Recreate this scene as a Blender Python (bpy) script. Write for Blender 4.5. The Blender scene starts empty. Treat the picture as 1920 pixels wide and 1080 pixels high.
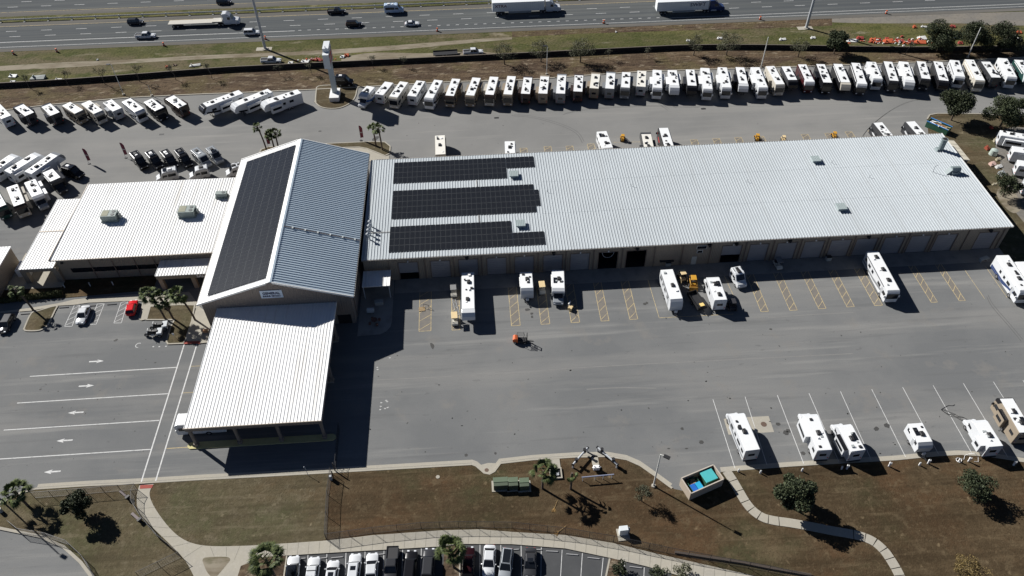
import bpy, bmesh, math, random
from math import radians as rad, sin, cos, pi, atan2, hypot
from mathutils import Vector, Matrix
import numpy as np

S = bpy.context.scene
C = S.collection
random.seed(7)

# ---------------------------------------------------------------- camera
CAMH = 110.0
FPX = 1448.5
yaw, pitch, roll = rad(-3.245), rad(45.115), rad(0.766)
cy_, sy_, cp_, sp_, cr_, sr_ = cos(yaw), sin(yaw), cos(pitch), sin(pitch), cos(roll), sin(roll)
_right = Vector((cy_, sy_, 0)); _fwd = Vector((-sy_*cp_, cy_*cp_, -sp_)); _down = _fwd.cross(_right)
RX = _right*cr_ + _down*sr_
DN = _down*cr_ - _right*sr_

def G(px, py, z=0.0):
    """survey: photo pixel -> map position at height z"""
    d = RX*((px-960)/FPX) + DN*((py-540)/FPX) + _fwd
    t = (z-CAMH)/d.z
    return (d.x*t, d.y*t)

def Q(ix, iy, x, y, z=0.0):
    return G(480*ix + x/4.0, 270*iy + y/4.0, z)

cd = bpy.data.cameras.new('camera'); cam = bpy.data.objects.new('camera', cd); C.objects.link(cam)
cd.sensor_width = 36; cd.lens = FPX/1920*36; cd.clip_start = 1; cd.clip_end = 8000
mw = Matrix((( RX.x, -DN.x, -_fwd.x, 0), (RX.y, -DN.y, -_fwd.y, 0), (RX.z, -DN.z, -_fwd.z, CAMH), (0, 0, 0, 1)))
cam.matrix_world = mw
S.camera = cam

# ---------------------------------------------------------------- light
SUN_EL, SUN_AZ = 34.6, 141.3          # azimuth counter-clockwise from +X, towards the sun
sd = Vector((cos(rad(SUN_AZ))*cos(rad(SUN_EL)), sin(rad(SUN_AZ))*cos(rad(SUN_EL)), sin(rad(SUN_EL))))
ld = bpy.data.lights.new('sun', 'SUN'); lo = bpy.data.objects.new('sun', ld); C.objects.link(lo)
ld.energy = 5.0; ld.angle = rad(0.5); ld.color = (1.0, 0.975, 0.935)
lo.rotation_euler = sd.to_track_quat('Z', 'Y').to_euler(); lo.location = (0, 0, 300)
W = bpy.data.worlds.new("World"); S.world = W; W.use_nodes = True
nt = W.node_tree; nt.nodes.clear()
wo = nt.nodes.new('ShaderNodeOutputWorld'); bg = nt.nodes.new('ShaderNodeBackground'); sk = nt.nodes.new('ShaderNodeTexSky')
sk.sky_type = 'NISHITA'; sk.sun_disc = False; sk.sun_elevation = rad(SUN_EL); sk.sun_rotation = rad(90-SUN_AZ)
sk.altitude = 50; sk.air_density = 0.35; sk.dust_density = 0.1
bg.inputs[1].default_value = 0.05
nt.links.new(sk.outputs[0], bg.inputs[0]); nt.links.new(bg.outputs[0], wo.inputs[0])
S.view_settings.view_transform = 'Standard'; S.view_settings.look = 'None'
S.view_settings.gamma = 1; S.view_settings.use_curve_mapping = False
S.view_settings.exposure = 0.56

# ---------------------------------------------------------------- materials
MATS = {}
def newmat(name):
    m = bpy.data.materials.new(name); m.use_nodes = True
    n = m.node_tree.nodes; b = n['Principled BSDF']
    return m, n, m.node_tree.links, b

def mat(name, col, rough=0.6, var=0.12, scale=1.5, metal=0.0, stretch=(1, 1, 1), spec=0.4):
    if name in MATS: return MATS[name]
    m, n, l, b = newmat(name)
    tc = n.new('ShaderNodeTexCoord'); mp = n.new('ShaderNodeMapping'); mp.inputs['Scale'].default_value = stretch
    no = n.new('ShaderNodeTexNoise'); no.inputs['Scale'].default_value = scale; no.inputs['Detail'].default_value = 6
    no.inputs['Roughness'].default_value = 0.65
    mx = n.new('ShaderNodeMix'); mx.data_type = 'RGBA'
    mx.inputs[6].default_value = tuple(max(0, c*(1-var)) for c in col) + (1,)
    mx.inputs[7].default_value = tuple(min(1, c*(1+var)) for c in col) + (1,)
    l.new(tc.outputs['Object'], mp.inputs[0]); l.new(mp.outputs[0], no.inputs[0])
    l.new(no.outputs[0], mx.inputs[0]); l.new(mx.outputs[2], b.inputs['Base Color'])
    b.inputs['Roughness'].default_value = rough; b.inputs['Metallic'].default_value = metal
    b.inputs['Specular IOR Level'].default_value = spec
    MATS[name] = m
    return m

def ground_mat(name, layers, rough=0.95, bump=0.0, bscale=3):
    """layers: (colour, noise scale, low, high, stretch) mixed one over the other"""
    m, n, l, b = newmat(name)
    geo = n.new('ShaderNodeNewGeometry')
    prev = None
    for k, (col, sc, lo_, hi_, st, op) in enumerate(layers):
        if prev is None:
            rgb = n.new('ShaderNodeRGB'); rgb.outputs[0].default_value = (*col, 1); prev = rgb.outputs[0]; continue
        mp = n.new('ShaderNodeMapping'); mp.inputs['Scale'].default_value = st; mp.inputs['Location'].default_value = (k*17.3, k*7.7, 0)
        no = n.new('ShaderNodeTexNoise'); no.inputs['Scale'].default_value = sc; no.inputs['Detail'].default_value = 5; no.inputs['Roughness'].default_value = 0.62
        mr = n.new('ShaderNodeMapRange'); mr.inputs[1].default_value = lo_; mr.inputs[2].default_value = hi_; mr.inputs[3].default_value = 0; mr.inputs[4].default_value = op
        mx = n.new('ShaderNodeMix'); mx.data_type = 'RGBA'; mx.inputs[7].default_value = (*col, 1)
        l.new(geo.outputs['Position'], mp.inputs[0]); l.new(mp.outputs[0], no.inputs[0]); l.new(no.outputs[0], mr.inputs[0])
        l.new(mr.outputs[0], mx.inputs[0]); l.new(prev, mx.inputs[6]); prev = mx.outputs[2]
    l.new(prev, b.inputs['Base Color'])
    b.inputs['Roughness'].default_value = rough; b.inputs['Specular IOR Level'].default_value = 0.06
    if bump:
        no = n.new('ShaderNodeTexNoise'); no.inputs['Scale'].default_value = bscale; no.inputs['Detail'].default_value = 4
        bp = n.new('ShaderNodeBump'); bp.inputs['Strength'].default_value = bump; bp.inputs['Distance'].default_value = 0.3
        l.new(geo.outputs['Position'], no.inputs[0]); l.new(no.outputs[0], bp.inputs['Height']); l.new(bp.outputs[0], b.inputs['Normal'])
    MATS[name] = m
    return m

U = (1, 1, 1)
asphalt = ground_mat('asphalt', [((.176, .178, .176), 0, 0, 0, U, 0),
    ((.142, .146, .148), .035, .42, .58, U, .9), ((.215, .212, .203), .05, .50, .64, (.22, 1.8, 1), .75),
    ((.25, .247, .235), .35, .56, .68, (.05, 1.0, 1), .65), ((.115, .117, .118), .5, .56, .68, (.08, 1.1, 1), .45),
    ((.20, .19, .175), .16, .58, .68, U, .5), ((.10, .10, .10), .9, .64, .70, (.5, 1, 1), .4),
    ((.11, .11, .11), 5, .45, .8, U, .35), ((.24, .235, .22), 7, .55, .8, U, .3),
    ((.05, .05, .05), .75, .715, .74, U, .55), ((.04, .04, .04), 1.9, .735, .75, U, .7)])
asphalt_road = ground_mat('dark_asphalt', [((.076, .083, .088), 0, 0, 0, U, 0),
    ((.125, .13, .125), .6, .42, .66, (.012, 1.0, 1), .75), ((.06, .063, .066), .9, .5, .7, (.01, 1.2, 1), .6),
    ((.13, .13, .125), 3, .5, .8, U, .2)])
asphalt_new = ground_mat('parking_asphalt', [((.068, .070, .073), 0, 0, 0, U, 0),
    ((.088, .09, .092), .2, .4, .65, U, .7), ((.055, .056, .06), 5, .5, .8, U, .35)])
def lawnmat(name, base, red, olive, straw):
    dk = tuple(c*.5 for c in base)
    return ground_mat(name, [(base, 0, 0, 0, U, 0), (red, .07, .46, .58, U, .85), (olive, .05, .50, .60, U, .9),
        (straw, .10, .55, .68, U, .7), (dk, .06, .53, .64, (.4, 1, 1), .5), (dk, .35, .52, .66, (.25, 1, 1), .5),
        (straw, .5, .55, .66, U, .6), (dk, .9, .50, .66, U, .4), (straw, 1.7, .52, .68, U, .4), (dk, 3.5, .5, .66, U, .5),
        (tuple(c*1.6 for c in straw), .6, .63, .72, U, .7), (dk, .5, .52, .66, (.05, 1, 1), .55), (straw, .8, .56, .67, (.1, 1, 1), .45)], bump=.3, bscale=5)
lawn = lawnmat('dry_lawn', (.076, .054, .031), (.086, .052, .028), (.058, .054, .028), (.125, .094, .056))
lawn_olive = lawnmat('olive_lawn', (.096, .080, .048), (.098, .072, .042), (.078, .077, .040), (.150, .126, .084))
verge = ground_mat('brown_mulch', [((.105, .075, .048), 0, 0, 0, U, 0),
    ((.065, .045, .032), .22, .45, .56, (.25, 1, 1), .85), ((.165, .128, .085), .35, .53, .66, (.3, 1.2, 1), .8),
    ((.10, .082, .042), .09, .5, .6, U, .75), ((.03, .022, .016), 1.0, .52, .64, (.35, 1.4, 1), .75),
    ((.26, .215, .155), .8, .57, .68, (.4, 1, 1), .75), ((.035, .028, .02), 2.6, .55, .7, U, .5)], bump=.7, bscale=1.5)
greengrass = ground_mat('green_grass', [((.075, .076, .030), 0, 0, 0, U, 0),
    ((.115, .108, .042), .05, .47, .58, (.4, 1, 1), .85), ((.120, .098, .062), .07, .48, .60, (.35, 1, 1), .85),
    ((.050, .060, .018), .30, .5, .62, (.6, 1, 1), .75), ((.03, .034, .014), 1.3, .5, .66, U, .65),
    ((.26, .225, .17), .25, .60, .72, (.4, 1, 1), .75), ((.15, .13, .07), 2.0, .55, .7, U, .5)], bump=.6, bscale=1.5)
asphalt_back = ground_mat('pale_asphalt', [((.215, .213, .205), 0, 0, 0, U, 0),
    ((.175, .175, .17), .03, .42, .60, U, .8), ((.27, .262, .245), .05, .50, .68, (.2, 1.8, 1), .7),
    ((.30, .29, .27), .3, .58, .72, (.06, 1.2, 1), .55), ((.15, .15, .148), 1.3, .60, .74, (.12, 1.2, 1), .3),
    ((.14, .14, .14), 5, .45, .8, U, .35), ((.28, .27, .26), 7, .55, .8, U, .3), ((.05, .05, .05), .9, .72, .74, U, .5)])
dirt = ground_mat('sandy_dirt', [((.25, .22, .17), 0, 0, 0, U, 0),
    ((.13, .105, .07), .3, .42, .62, (.25, 1, 1), .8), ((.07, .07, .03), .7, .55, .7, (.3, 1, 1), .7),
    ((.24, .21, .17), .9, .55, .75, U, .6)])
gravel = ground_mat('gravel', [((.17, .16, .145), 0, 0, 0, U, 0), ((.21, .19, .16), .15, .45, .6, U, .7), ((.1, .09, .075), 1.2, .5, .7, U, .5)])
concrete = ground_mat('concrete', [((.36, .335, .28), 0, 0, 0, U, 0), ((.33, .31, .27), .3, .45, .65, U, .7), ((.45, .42, .37), 2.5, .5, .75, U, .5), ((.26, .24, .2), .9, .62, .75, U, .5)])
whiteline = ground_mat('white_road_paint', [((.58, .58, .57), 0, 0, 0, U, 0), ((.33, .33, .325), 1.6, .50, .68, U, .75)], rough=.8)
yelline = ground_mat('yellow_road_paint', [((.50, .40, .22), 0, 0, 0, U, 0), ((.26, .23, .18), 1.6, .45, .65, U, .9)], rough=.8)
redline = ground_mat('red_tactile_paint', [((.32, .09, .075), 0, 0, 0, U, 0), ((.25, .09, .08), 2, .5, .7, U, .6)])
tanpatch = ground_mat('worn_tan_patch', [((.185, .17, .15), 0, 0, 0, U, 0), ((.15, .145, .14), 1, .45, .65, U, .8)])

def roofmat(name, col, stain=(.45, .4, .3), along='Y', amt=.25, rough=.45):
    m, n, l, b = newmat(name)
    geo = n.new('ShaderNodeNewGeometry'); mp = n.new('ShaderNodeMapping')
    mp.inputs['Scale'].default_value = (1.3, .05, .05) if along == 'Y' else (.05, 1.3, .05)
    no = n.new('ShaderNodeTexNoise'); no.inputs['Scale'].default_value = .8; no.inputs['Detail'].default_value = 6
    mr = n.new('ShaderNodeMapRange'); mr.inputs[1].default_value = .55; mr.inputs[2].default_value = .8; mr.inputs[4].default_value = amt
    no2 = n.new('ShaderNodeTexNoise'); no2.inputs['Scale'].default_value = .09; no2.inputs['Detail'].default_value = 4
    mr2 = n.new('ShaderNodeMapRange'); mr2.inputs[1].default_value = .3; mr2.inputs[2].default_value = .7
    m1 = n.new('ShaderNodeMix'); m1.data_type = 'RGBA'; m1.inputs[6].default_value = tuple(c*.93 for c in col)+(1,); m1.inputs[7].default_value = (*col, 1)
    m2 = n.new('ShaderNodeMix'); m2.data_type = 'RGBA'; m2.inputs[7].default_value = (*stain, 1)
    l.new(geo.outputs['Position'], mp.inputs[0]); l.new(mp.outputs[0], no.inputs[0]); l.new(no.outputs[0], mr.inputs[0])
    l.new(geo.outputs['Position'], no2.inputs[0]); l.new(no2.outputs[0], mr2.inputs[0]); l.new(mr2.outputs[0], m1.inputs[0])
    l.new(m1.outputs[2], m2.inputs[6]); l.new(mr.outputs[0], m2.inputs[0]); l.new(m2.outputs[2], b.inputs['Base Color'])
    b.inputs['Roughness'].default_value = rough; b.inputs['Specular IOR Level'].default_value = .3
    MATS[name] = m
    return m
m_roofw = roofmat('white_metal_roof', (.82, .82, .81), (.46, .41, .33), 'Y', .5)
m_roofl = roofmat('galvalume_metal_roof', (.45, .485, .505), (.33, .34, .335), 'Y', .35)
m_roofb = roofmat('blue_grey_metal_roof', (.42, .50, .57), (.42, .46, .48), 'X', .15)
m_ridge = mat('white_trim', (.80, .79, .76), .5, .05)

def wallmat(name, col, ribw=3.0):
    m, n, l, b = newmat(name)
    geo = n.new('ShaderNodeNewGeometry'); sx = n.new('ShaderNodeSeparateXYZ'); ad = n.new('ShaderNodeMath'); ad.operation = 'ADD'
    l.new(geo.outputs['Position'], sx.inputs[0]); l.new(sx.outputs[0], ad.inputs[0]); l.new(sx.outputs[1], ad.inputs[1])
    mu = n.new('ShaderNodeMath'); mu.operation = 'MULTIPLY'; mu.inputs[1].default_value = ribw*2*pi; l.new(ad.outputs[0], mu.inputs[0])
    si = n.new('ShaderNodeMath'); si.operation = 'SINE'; l.new(mu.outputs[0], si.inputs[0])
    bp = n.new('ShaderNodeBump'); bp.inputs['Strength'].default_value = .6; bp.inputs['Distance'].default_value = .04
    l.new(si.outputs[0], bp.inputs['Height']); l.new(bp.outputs[0], b.inputs['Normal'])
    no = n.new('ShaderNodeTexNoise'); no.inputs['Scale'].default_value = .5; no.inputs['Detail'].default_value = 5
    l.new(geo.outputs['Position'], no.inputs[0])
    mx = n.new('ShaderNodeMix'); mx.data_type = 'RGBA'; mx.inputs[6].default_value = tuple(c*.85 for c in col)+(1,); mx.inputs[7].default_value = tuple(min(1, c*1.1) for c in col)+(1,)
    l.new(no.outputs[0], mx.inputs[0]); l.new(mx.outputs[2], b.inputs['Base Color'])
    b.inputs['Roughness'].default_value = .6
    MATS[name] = m
    return m
m_wall = wallmat('tan_metal_wall', (.27, .225, .175)); m_wallb = wallmat('brown_metal_wall', (.22, .18, .15), 2.2)
m_door = wallmat('grey_roller_door', (.26, .255, .265), .01)
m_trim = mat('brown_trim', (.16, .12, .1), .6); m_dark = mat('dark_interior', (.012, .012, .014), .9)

def solarmat():
    m, n, l, b = newmat('solar_cells')
    uv = n.new('ShaderNodeUVMap'); br = n.new('ShaderNodeTexBrick'); br.offset = 0
    br.inputs['Color1'].default_value = (.014, .0155, .019, 1); br.inputs['Color2'].default_value = (.020, .022, .026, 1); br.inputs['Mortar'].default_value = (.085, .09, .095, 1)
    br.inputs['Scale'].default_value = 1; br.inputs['Mortar Size'].default_value = .022; br.inputs['Brick Width'].default_value = 1; br.inputs['Row Height'].default_value = 1
    l.new(uv.outputs[0], br.inputs[0]); l.new(br.outputs[0], b.inputs['Base Color'])
    b.inputs['Roughness'].default_value = .16; b.inputs['Specular IOR Level'].default_value = .25
    MATS['solar'] = m
    return m
m_solar = solarmat()

def leafmat(name, a, c, var=.35):
    m, n, l, b = newmat(name)
    geo = n.new('ShaderNodeNewGeometry'); oi = n.new('ShaderNodeObjectInfo')
    mx = n.new('ShaderNodeMix'); mx.data_type = 'RGBA'; mx.inputs[6].default_value = (*a, 1); mx.inputs[7].default_value = (*c, 1)
    l.new(geo.outputs['Random Per Island'], mx.inputs[0])
    hs = n.new('ShaderNodeHueSaturation'); ma = n.new('ShaderNodeMapRange'); ma.inputs[3].default_value = .8; ma.inputs[4].default_value = 1.2
    l.new(oi.outputs['Random'], ma.inputs[0]); l.new(ma.outputs[0], hs.inputs['Value']); l.new(mx.outputs[2], hs.inputs['Color'])
    l.new(hs.outputs[0], b.inputs['Base Color']); b.inputs['Roughness'].default_value = .65
    b.inputs['Specular IOR Level'].default_value = .2
    MATS[name] = m
    return m
m_oak = leafmat('oak_leaves', (.018, .026, .013), (.070, .082, .042))
m_dry = leafmat('dry_leaves', (.12, .085, .03), (.19, .14, .06))
m_sparse = leafmat('sparse_leaves', (.055, .058, .036), (.10, .10, .06))
m_palm = leafmat('palm_leaves', (.018, .03, .009), (.105, .13, .042))
m_hedge = leafmat('hedge_leaves', (.03, .036, .015), (.07, .075, .03))
m_bark = mat('bark', (.09, .068, .05), .9, .3, 6); m_palmbark = mat('palm_bark', (.10, .075, .058), .9, .3, 6)
m_glass = mat('tinted_glass', (.012, .014, .018), .08, .1, spec=.6)
m_rub = mat('black_rubber', (.018, .018, .018), .85); m_rim = mat('wheel_rim', (.35, .35, .36), .35, metal=.6)
m_blk = mat('black_plastic', (.022, .022, .024), .55); m_gry = mat('grey_metal', (.33, .35, .35), .5)
m_galv = mat('galvanised_steel', (.42, .44, .46), .45, .15, 4); m_whp = mat('white_paint', (.78, .78, .77), .4, .04)
m_or = mat('orange_plastic', (.55, .11, .03), .6); m_yel = mat('yellow_paint', (.52, .27, .03), .5); m_red = mat('red_paint', (.55, .02, .02), .35, .05)
m_mem = mat('roof_membrane', (.73, .74, .74), .55, .05, 1.2); m_memt = mat('aged_roof_membrane', (.70, .68, .62), .6, .08, 1.2)
BODY = {'white': (.57, .585, .60), 'cream': (.47, .44, .38), 'tan': (.27, .225, .17), 'brown': (.055, .04, .034), 'charcoal': (.04, .041, .045), 'black': (.012, .012, .014),
        'grey': (.20, .21, .22), 'silver': (.27, .29, .31), 'maroon': (.055, .012, .014), 'navy': (.03, .05, .13), 'red': (.55, .015, .02), 'blue': (.06, .16, .42),
        'paleblue': (.42, .52, .66), 'ltgrey': (.38, .395, .41), 'dkmaroon': (.022, .006, .008), 'green': (.02, .055, .05)}
def paint(c): return mat('paint_'+c, BODY[c], .18, .05, 1.0, spec=.3)

# ---------------------------------------------------------------- mesh builder
class MB:
    def __init__(s): s.v = []; s.f = []; s.m = []; s.uv = {}
    def add(s, vs, fs, m=0):
        k = len(s.v); s.v += [tuple(v) for v in vs]
        for f in fs: s.f.append(tuple(k+i for i in f)); s.m.append(m)
        return s
    def box(s, x0, y0, z0, x1, y1, z1, m=0, t=0.0):
        if x0 > x1: x0, x1 = x1, x0
        if y0 > y1: y0, y1 = y1, y0
        return s.add([(x0, y0, z0), (x1, y0, z0), (x1, y1, z0), (x0, y1, z0), (x0+t, y0+t, z1), (x1-t, y0+t, z1), (x1-t, y1-t, z1), (x0+t, y1-t, z1)],
              [(0, 3, 2, 1), (4, 5, 6, 7), (0, 1, 5, 4), (1, 2, 6, 5), (2, 3, 7, 6), (3, 0, 4, 7)], m)
    def hexa(s, b, t, m=0):
        return s.add(list(b)+list(t), [(0, 3, 2, 1), (4, 5, 6, 7), (0, 1, 5, 4), (1, 2, 6, 5), (2, 3, 7, 6), (3, 0, 4, 7)], m)
    def prism(s, poly, z0, z1, m=0):
        a = sum(poly[i][0]*poly[(i+1) % len(poly)][1]-poly[(i+1) % len(poly)][0]*poly[i][1] for i in range(len(poly)))
        if a < 0: poly = poly[::-1]
        n = len(poly)
        return s.add([(p[0], p[1], z0) for p in poly]+[(p[0], p[1], z1) for p in poly],
                     [tuple(range(n))[::-1], tuple(range(n, 2*n))]+[(i, (i+1) % n, n+(i+1) % n, n+i) for i in range(n)], m)
    def prof(s, pts, y0, y1, m=0, inset=0):
        """profile in x,z extruded along y"""
        n = len(pts)
        a = sum(pts[i][0]*pts[(i+1) % n][1]-pts[(i+1) % n][0]*pts[i][1] for i in range(n))
        if a < 0: pts = pts[::-1]
        return s.add([(p[0], y0, p[1]) for p in pts]+[(p[0], y1, p[1]) for p in pts],
                     [tuple(range(n)), tuple(range(n, 2*n))[::-1]]+[(i, n+i, n+(i+1) % n, (i+1) % n) for i in range(n)], m)
    def tube(s, p0, p1, r0, r1=None, n=8, m=0):
        r1 = r0 if r1 is None else r1
        p0 = Vector(p0); p1 = Vector(p1); d = (p1-p0)
        if d.length < 1e-6: return s
        d.normalize(); u = d.orthogonal().normalized(); w = d.cross(u)
        vs = []
        for p, r in ((p0, r0), (p1, r1)):
            for i in range(n):
                a = 2*pi*i/n; vs.append(p+u*(cos(a)*r)+w*(sin(a)*r))
        return s.add(vs, [(i, (i+1) % n, n+(i+1) % n, n+i) for i in range(n)]+[tuple(range(n))[::-1], tuple(range(n, 2*n))], m)
    def quad(s, a, b, c, d, m=0): return s.add([a, b, c, d], [(0, 1, 2, 3)], m)
    def build(s, name, mt, parent=None, world=False, bevel=0, seg=2, smooth=False):
        me = bpy.data.meshes.new(name)
        vs = s.v
        if world and parent is not None:
            L = parent.location; ca, sa = cos(-parent.rotation_euler.z), sin(-parent.rotation_euler.z)
            base = Vector((0, 0, 0)); q = parent
            ls = []
            while q is not None: ls.append(q); q = q.parent
            ls = ls[::-1]
            def tr(v):
                x, y, z = v
                for q in ls:
                    x -= q.location.x; y -= q.location.y; z -= q.location.z
                    a = -q.rotation_euler.z; x, y = x*cos(a)-y*sin(a), x*sin(a)+y*cos(a)
                return (x, y, z)
            vs = [tr(v) for v in vs]
        me.from_pydata(vs, [], s.f)
        if not isinstance(mt, (list, tuple)): mt = [mt]
        for x in mt: me.materials.append(x)
        me.polygons.foreach_set('material_index', s.m)
        if bevel:
            bm = bmesh.new(); bm.from_mesh(me)
            bmesh.ops.bevel(bm, geom=list(bm.edges), offset=bevel, offset_type='OFFSET', segments=seg, affect='EDGES', clamp_overlap=True, profile=.5)
            bm.to_mesh(me); bm.free()
        if smooth:
            me.polygons.foreach_set('use_smooth', [True]*len(me.polygons))
        me.update()
        o = bpy.data.objects.new(name, me); C.objects.link(o)
        if parent is not None: o.parent = parent
        return o

def tag(o, label, cat, group=None, kind=None):
    o['label'] = label; o['category'] = cat
    if group: o['group'] = group
    if kind: o['kind'] = kind
    return o
def thing(name, label, cat, loc=(0, 0, 0), rz=0, group=None):
    o = bpy.data.objects.new(name, None); C.objects.link(o)
    o.location = loc if len(loc) == 3 else (loc[0], loc[1], 0); o.rotation_euler = (0, 0, rz); o.empty_display_size = .3
    return tag(o, label, cat, group)
def struct(name, mb, m, label=None, bevel=0):
    o = mb.build(name, m, bevel=bevel); o['kind'] = 'structure'; o['label'] = label or name.replace('_', ' ')
    return o
def copy_tree(o, loc, rz, label, scale=None):
    def cp(a, par):
        c = a.copy(); C.objects.link(c)
        if par is not None: c.parent = par
        for ch in a.children: cp(ch, c)
        return c
    r = cp(o, None); r.location = loc if len(loc) == 3 else (*loc, 0); r.rotation_euler = (0, 0, rz); r['label'] = label
    if scale: r.scale = (scale,)*3 if not isinstance(scale, tuple) else scale
    return r
ORD = ['zeroth', 'first', 'second', 'third', 'fourth', 'fifth', 'sixth', 'seventh', 'eighth', 'ninth', 'tenth', 'eleventh', 'twelfth', 'thirteenth', 'fourteenth', 'fifteenth', 'sixteenth', 'seventeenth', 'eighteenth', 'nineteenth', 'twentieth']
TENS = {20: 'twenty', 30: 'thirty', 40: 'forty'}
def ordn(i):
    if i <= 20: return ORD[i]
    if i % 10 == 0: return TENS[i][:-1]+'ieth'
    return TENS[i//10*10]+'-'+ORD[i % 10]

def band(pts, w, z0, z1=None, side=0, closed=False, mb=None):
    """strip of width w along a polyline; z1 makes it a solid kerb. side -1/0/1 offsets it"""
    mb = mb or MB(); P = [Vector((p[0], p[1])) for p in pts]; n = len(P)
    a0, a1 = {0: (-w/2, w/2), 1: (0, w), -1: (-w, 0)}[side]
    L = []; R = []
    for i in range(n):
        if closed: t0 = (P[i]-P[i-1]).normalized(); t1 = (P[(i+1) % n]-P[i]).normalized()
        else:
            t0 = (P[i]-P[i-1]).normalized() if i else (P[1]-P[0]).normalized()
            t1 = (P[i+1]-P[i]).normalized() if i < n-1 else t0
        t = (t0+t1)
        if t.length < 1e-4: t = t0
        t.normalize(); nn = Vector((-t.y, t.x)); k = 1/max(.5, nn.dot(Vector((-t0.y, t0.x))))
        L.append(P[i]+nn*a1*k); R.append(P[i]+nn*a0*k)
    for i in range(n if closed else n-1):
        j = (i+1) % n
        a, b, c, d = R[i], R[j], L[j], L[i]
        if z1 is None: mb.quad((*a, z0), (*b, z0), (*c, z0), (*d, z0))
        else: mb.hexa([(*a, z0), (*b, z0), (*c, z0), (*d, z0)], [(*a, z1), (*b, z1), (*c, z1), (*d, z1)])
    return mb
def sheet(poly, z, mb=None):
    mb = mb or MB()
    a = sum(poly[i][0]*poly[(i+1) % len(poly)][1]-poly[(i+1) % len(poly)][0]*poly[i][1] for i in range(len(poly)))
    if a < 0: poly = poly[::-1]
    mb.add([(p[0], p[1], z) for p in poly], [tuple(range(len(poly)))])
    return mb
def smoothp(pts, n=4):
    """Catmull-Rom through map points"""
    out = []; P = [pts[0]]+list(pts)+[pts[-1]]
    for i in range(1, len(P)-2):
        p0, p1, p2, p3 = [Vector(p) for p in P[i-1:i+3]]
        for k in range(n):
            t = k/n
            q = .5*((2*p1)+(p2-p0)*t+(2*p0-5*p1+4*p2-p3)*t*t+(3*p1-p0-3*p2+p3)*t**3); out.append((q.x, q.y))
    out.append(tuple(pts[-1]))
    return out
def text_mesh(s, size, depth=.03, bold=0):
    cu = bpy.data.curves.new('lettering', 'FONT'); cu.body = s; cu.size = size; cu.extrude = depth; cu.offset = bold
    cu.align_x = 'CENTER'; cu.align_y = 'CENTER'; cu.resolution_u = 2
    o = bpy.data.objects.new('tmp', cu); C.objects.link(o)
    bpy.context.view_layer.update()
    me = bpy.data.meshes.new_from_object(o.evaluated_get(bpy.context.evaluated_depsgraph_get()))
    bpy.data.objects.remove(o); bpy.data.curves.remove(cu)
    return me
def lettering(s, size, m, parent, loc, rot, depth=.03, bold=0, sx=1.0):
    me = text_mesh(s, size, depth, bold); me.materials.clear(); me.materials.append(m)
    o = bpy.data.objects.new('lettering', me); C.objects.link(o); o.parent = parent; o.location = loc; o.rotation_euler = rot; o.scale = (sx, 1, 1)
    return o
# ================================================================ THE GROUND
X0, X1 = -420, 460
gm = MB(); gm.quad((-3000, -600, -.12), (3000, -600, -.12), (3000, 4000, -.12), (-3000, 4000, -.12))
struct('ground', gm, greengrass)

def px(pts, z=0): return [G(a, b, z) for a, b in pts]
# front kerb of the big lot, from left to right
kerb_front = px([(22, 934), (40, 924), (68, 917), (160, 911), (265, 906), (380, 899), (480, 894), (640, 885), (780, 877), (885, 871), (893, 874), (908, 887), (918, 889), (927, 884), (938, 869), (1000, 862),
    (1080, 857), (1140, 856), (1175, 862), (1200, 873), (1230, 894), (1260, 916)])
kerb_front2 = px([(1352, 884), (1400, 880), (1480, 874), (1560, 869), (1680, 862), (1760, 854), (1800, 852), (1850, 855), (1920, 866), (2050, 880), (2300, 885)])
kerb_back = px([(-260, 214), (0, 208), (100, 196), (232, 184), (350, 178), (479, 173), (592, 168), (670, 164), (840, 154), (982, 150), (1210, 134), (1440, 127), (1590, 122), (1750, 116), (1920, 108), (2300, 96)])
lotpoly = [(-420, 20)] + px([(-400, 985), (0, 992)])[:0] + [(-420, 50), (-100, 30), G(180, 1100), G(150, 1055), G(120, 1025), G(75, 1005), G(0, 990), G(-60, 984), G(-60, 950)] + kerb_front + [G(1275, 930), G(1330, 945), G(1365, 915)] + kerb_front2 + [(460, 66), (460, 192)] + kerb_back[::-1] + [(-420, 185)]
lot = MB(); sheet([(-420, 40), (460, 40), (460, 60)] + [(460, 192)] + kerb_back[::-1] + [(-420, 185)], 0.0, lot)
struct('parking_lot', lot, asphalt, 'large grey asphalt yard')
lot2 = MB(); sheet([(-420, 146.5), (460, 146.5), (460, 192)] + kerb_back[::-1] + [(-420, 185)], 0.004, lot2)
struct('parking_lot', lot2, asphalt_back, 'paler worn asphalt lane behind the buildings')

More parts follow.
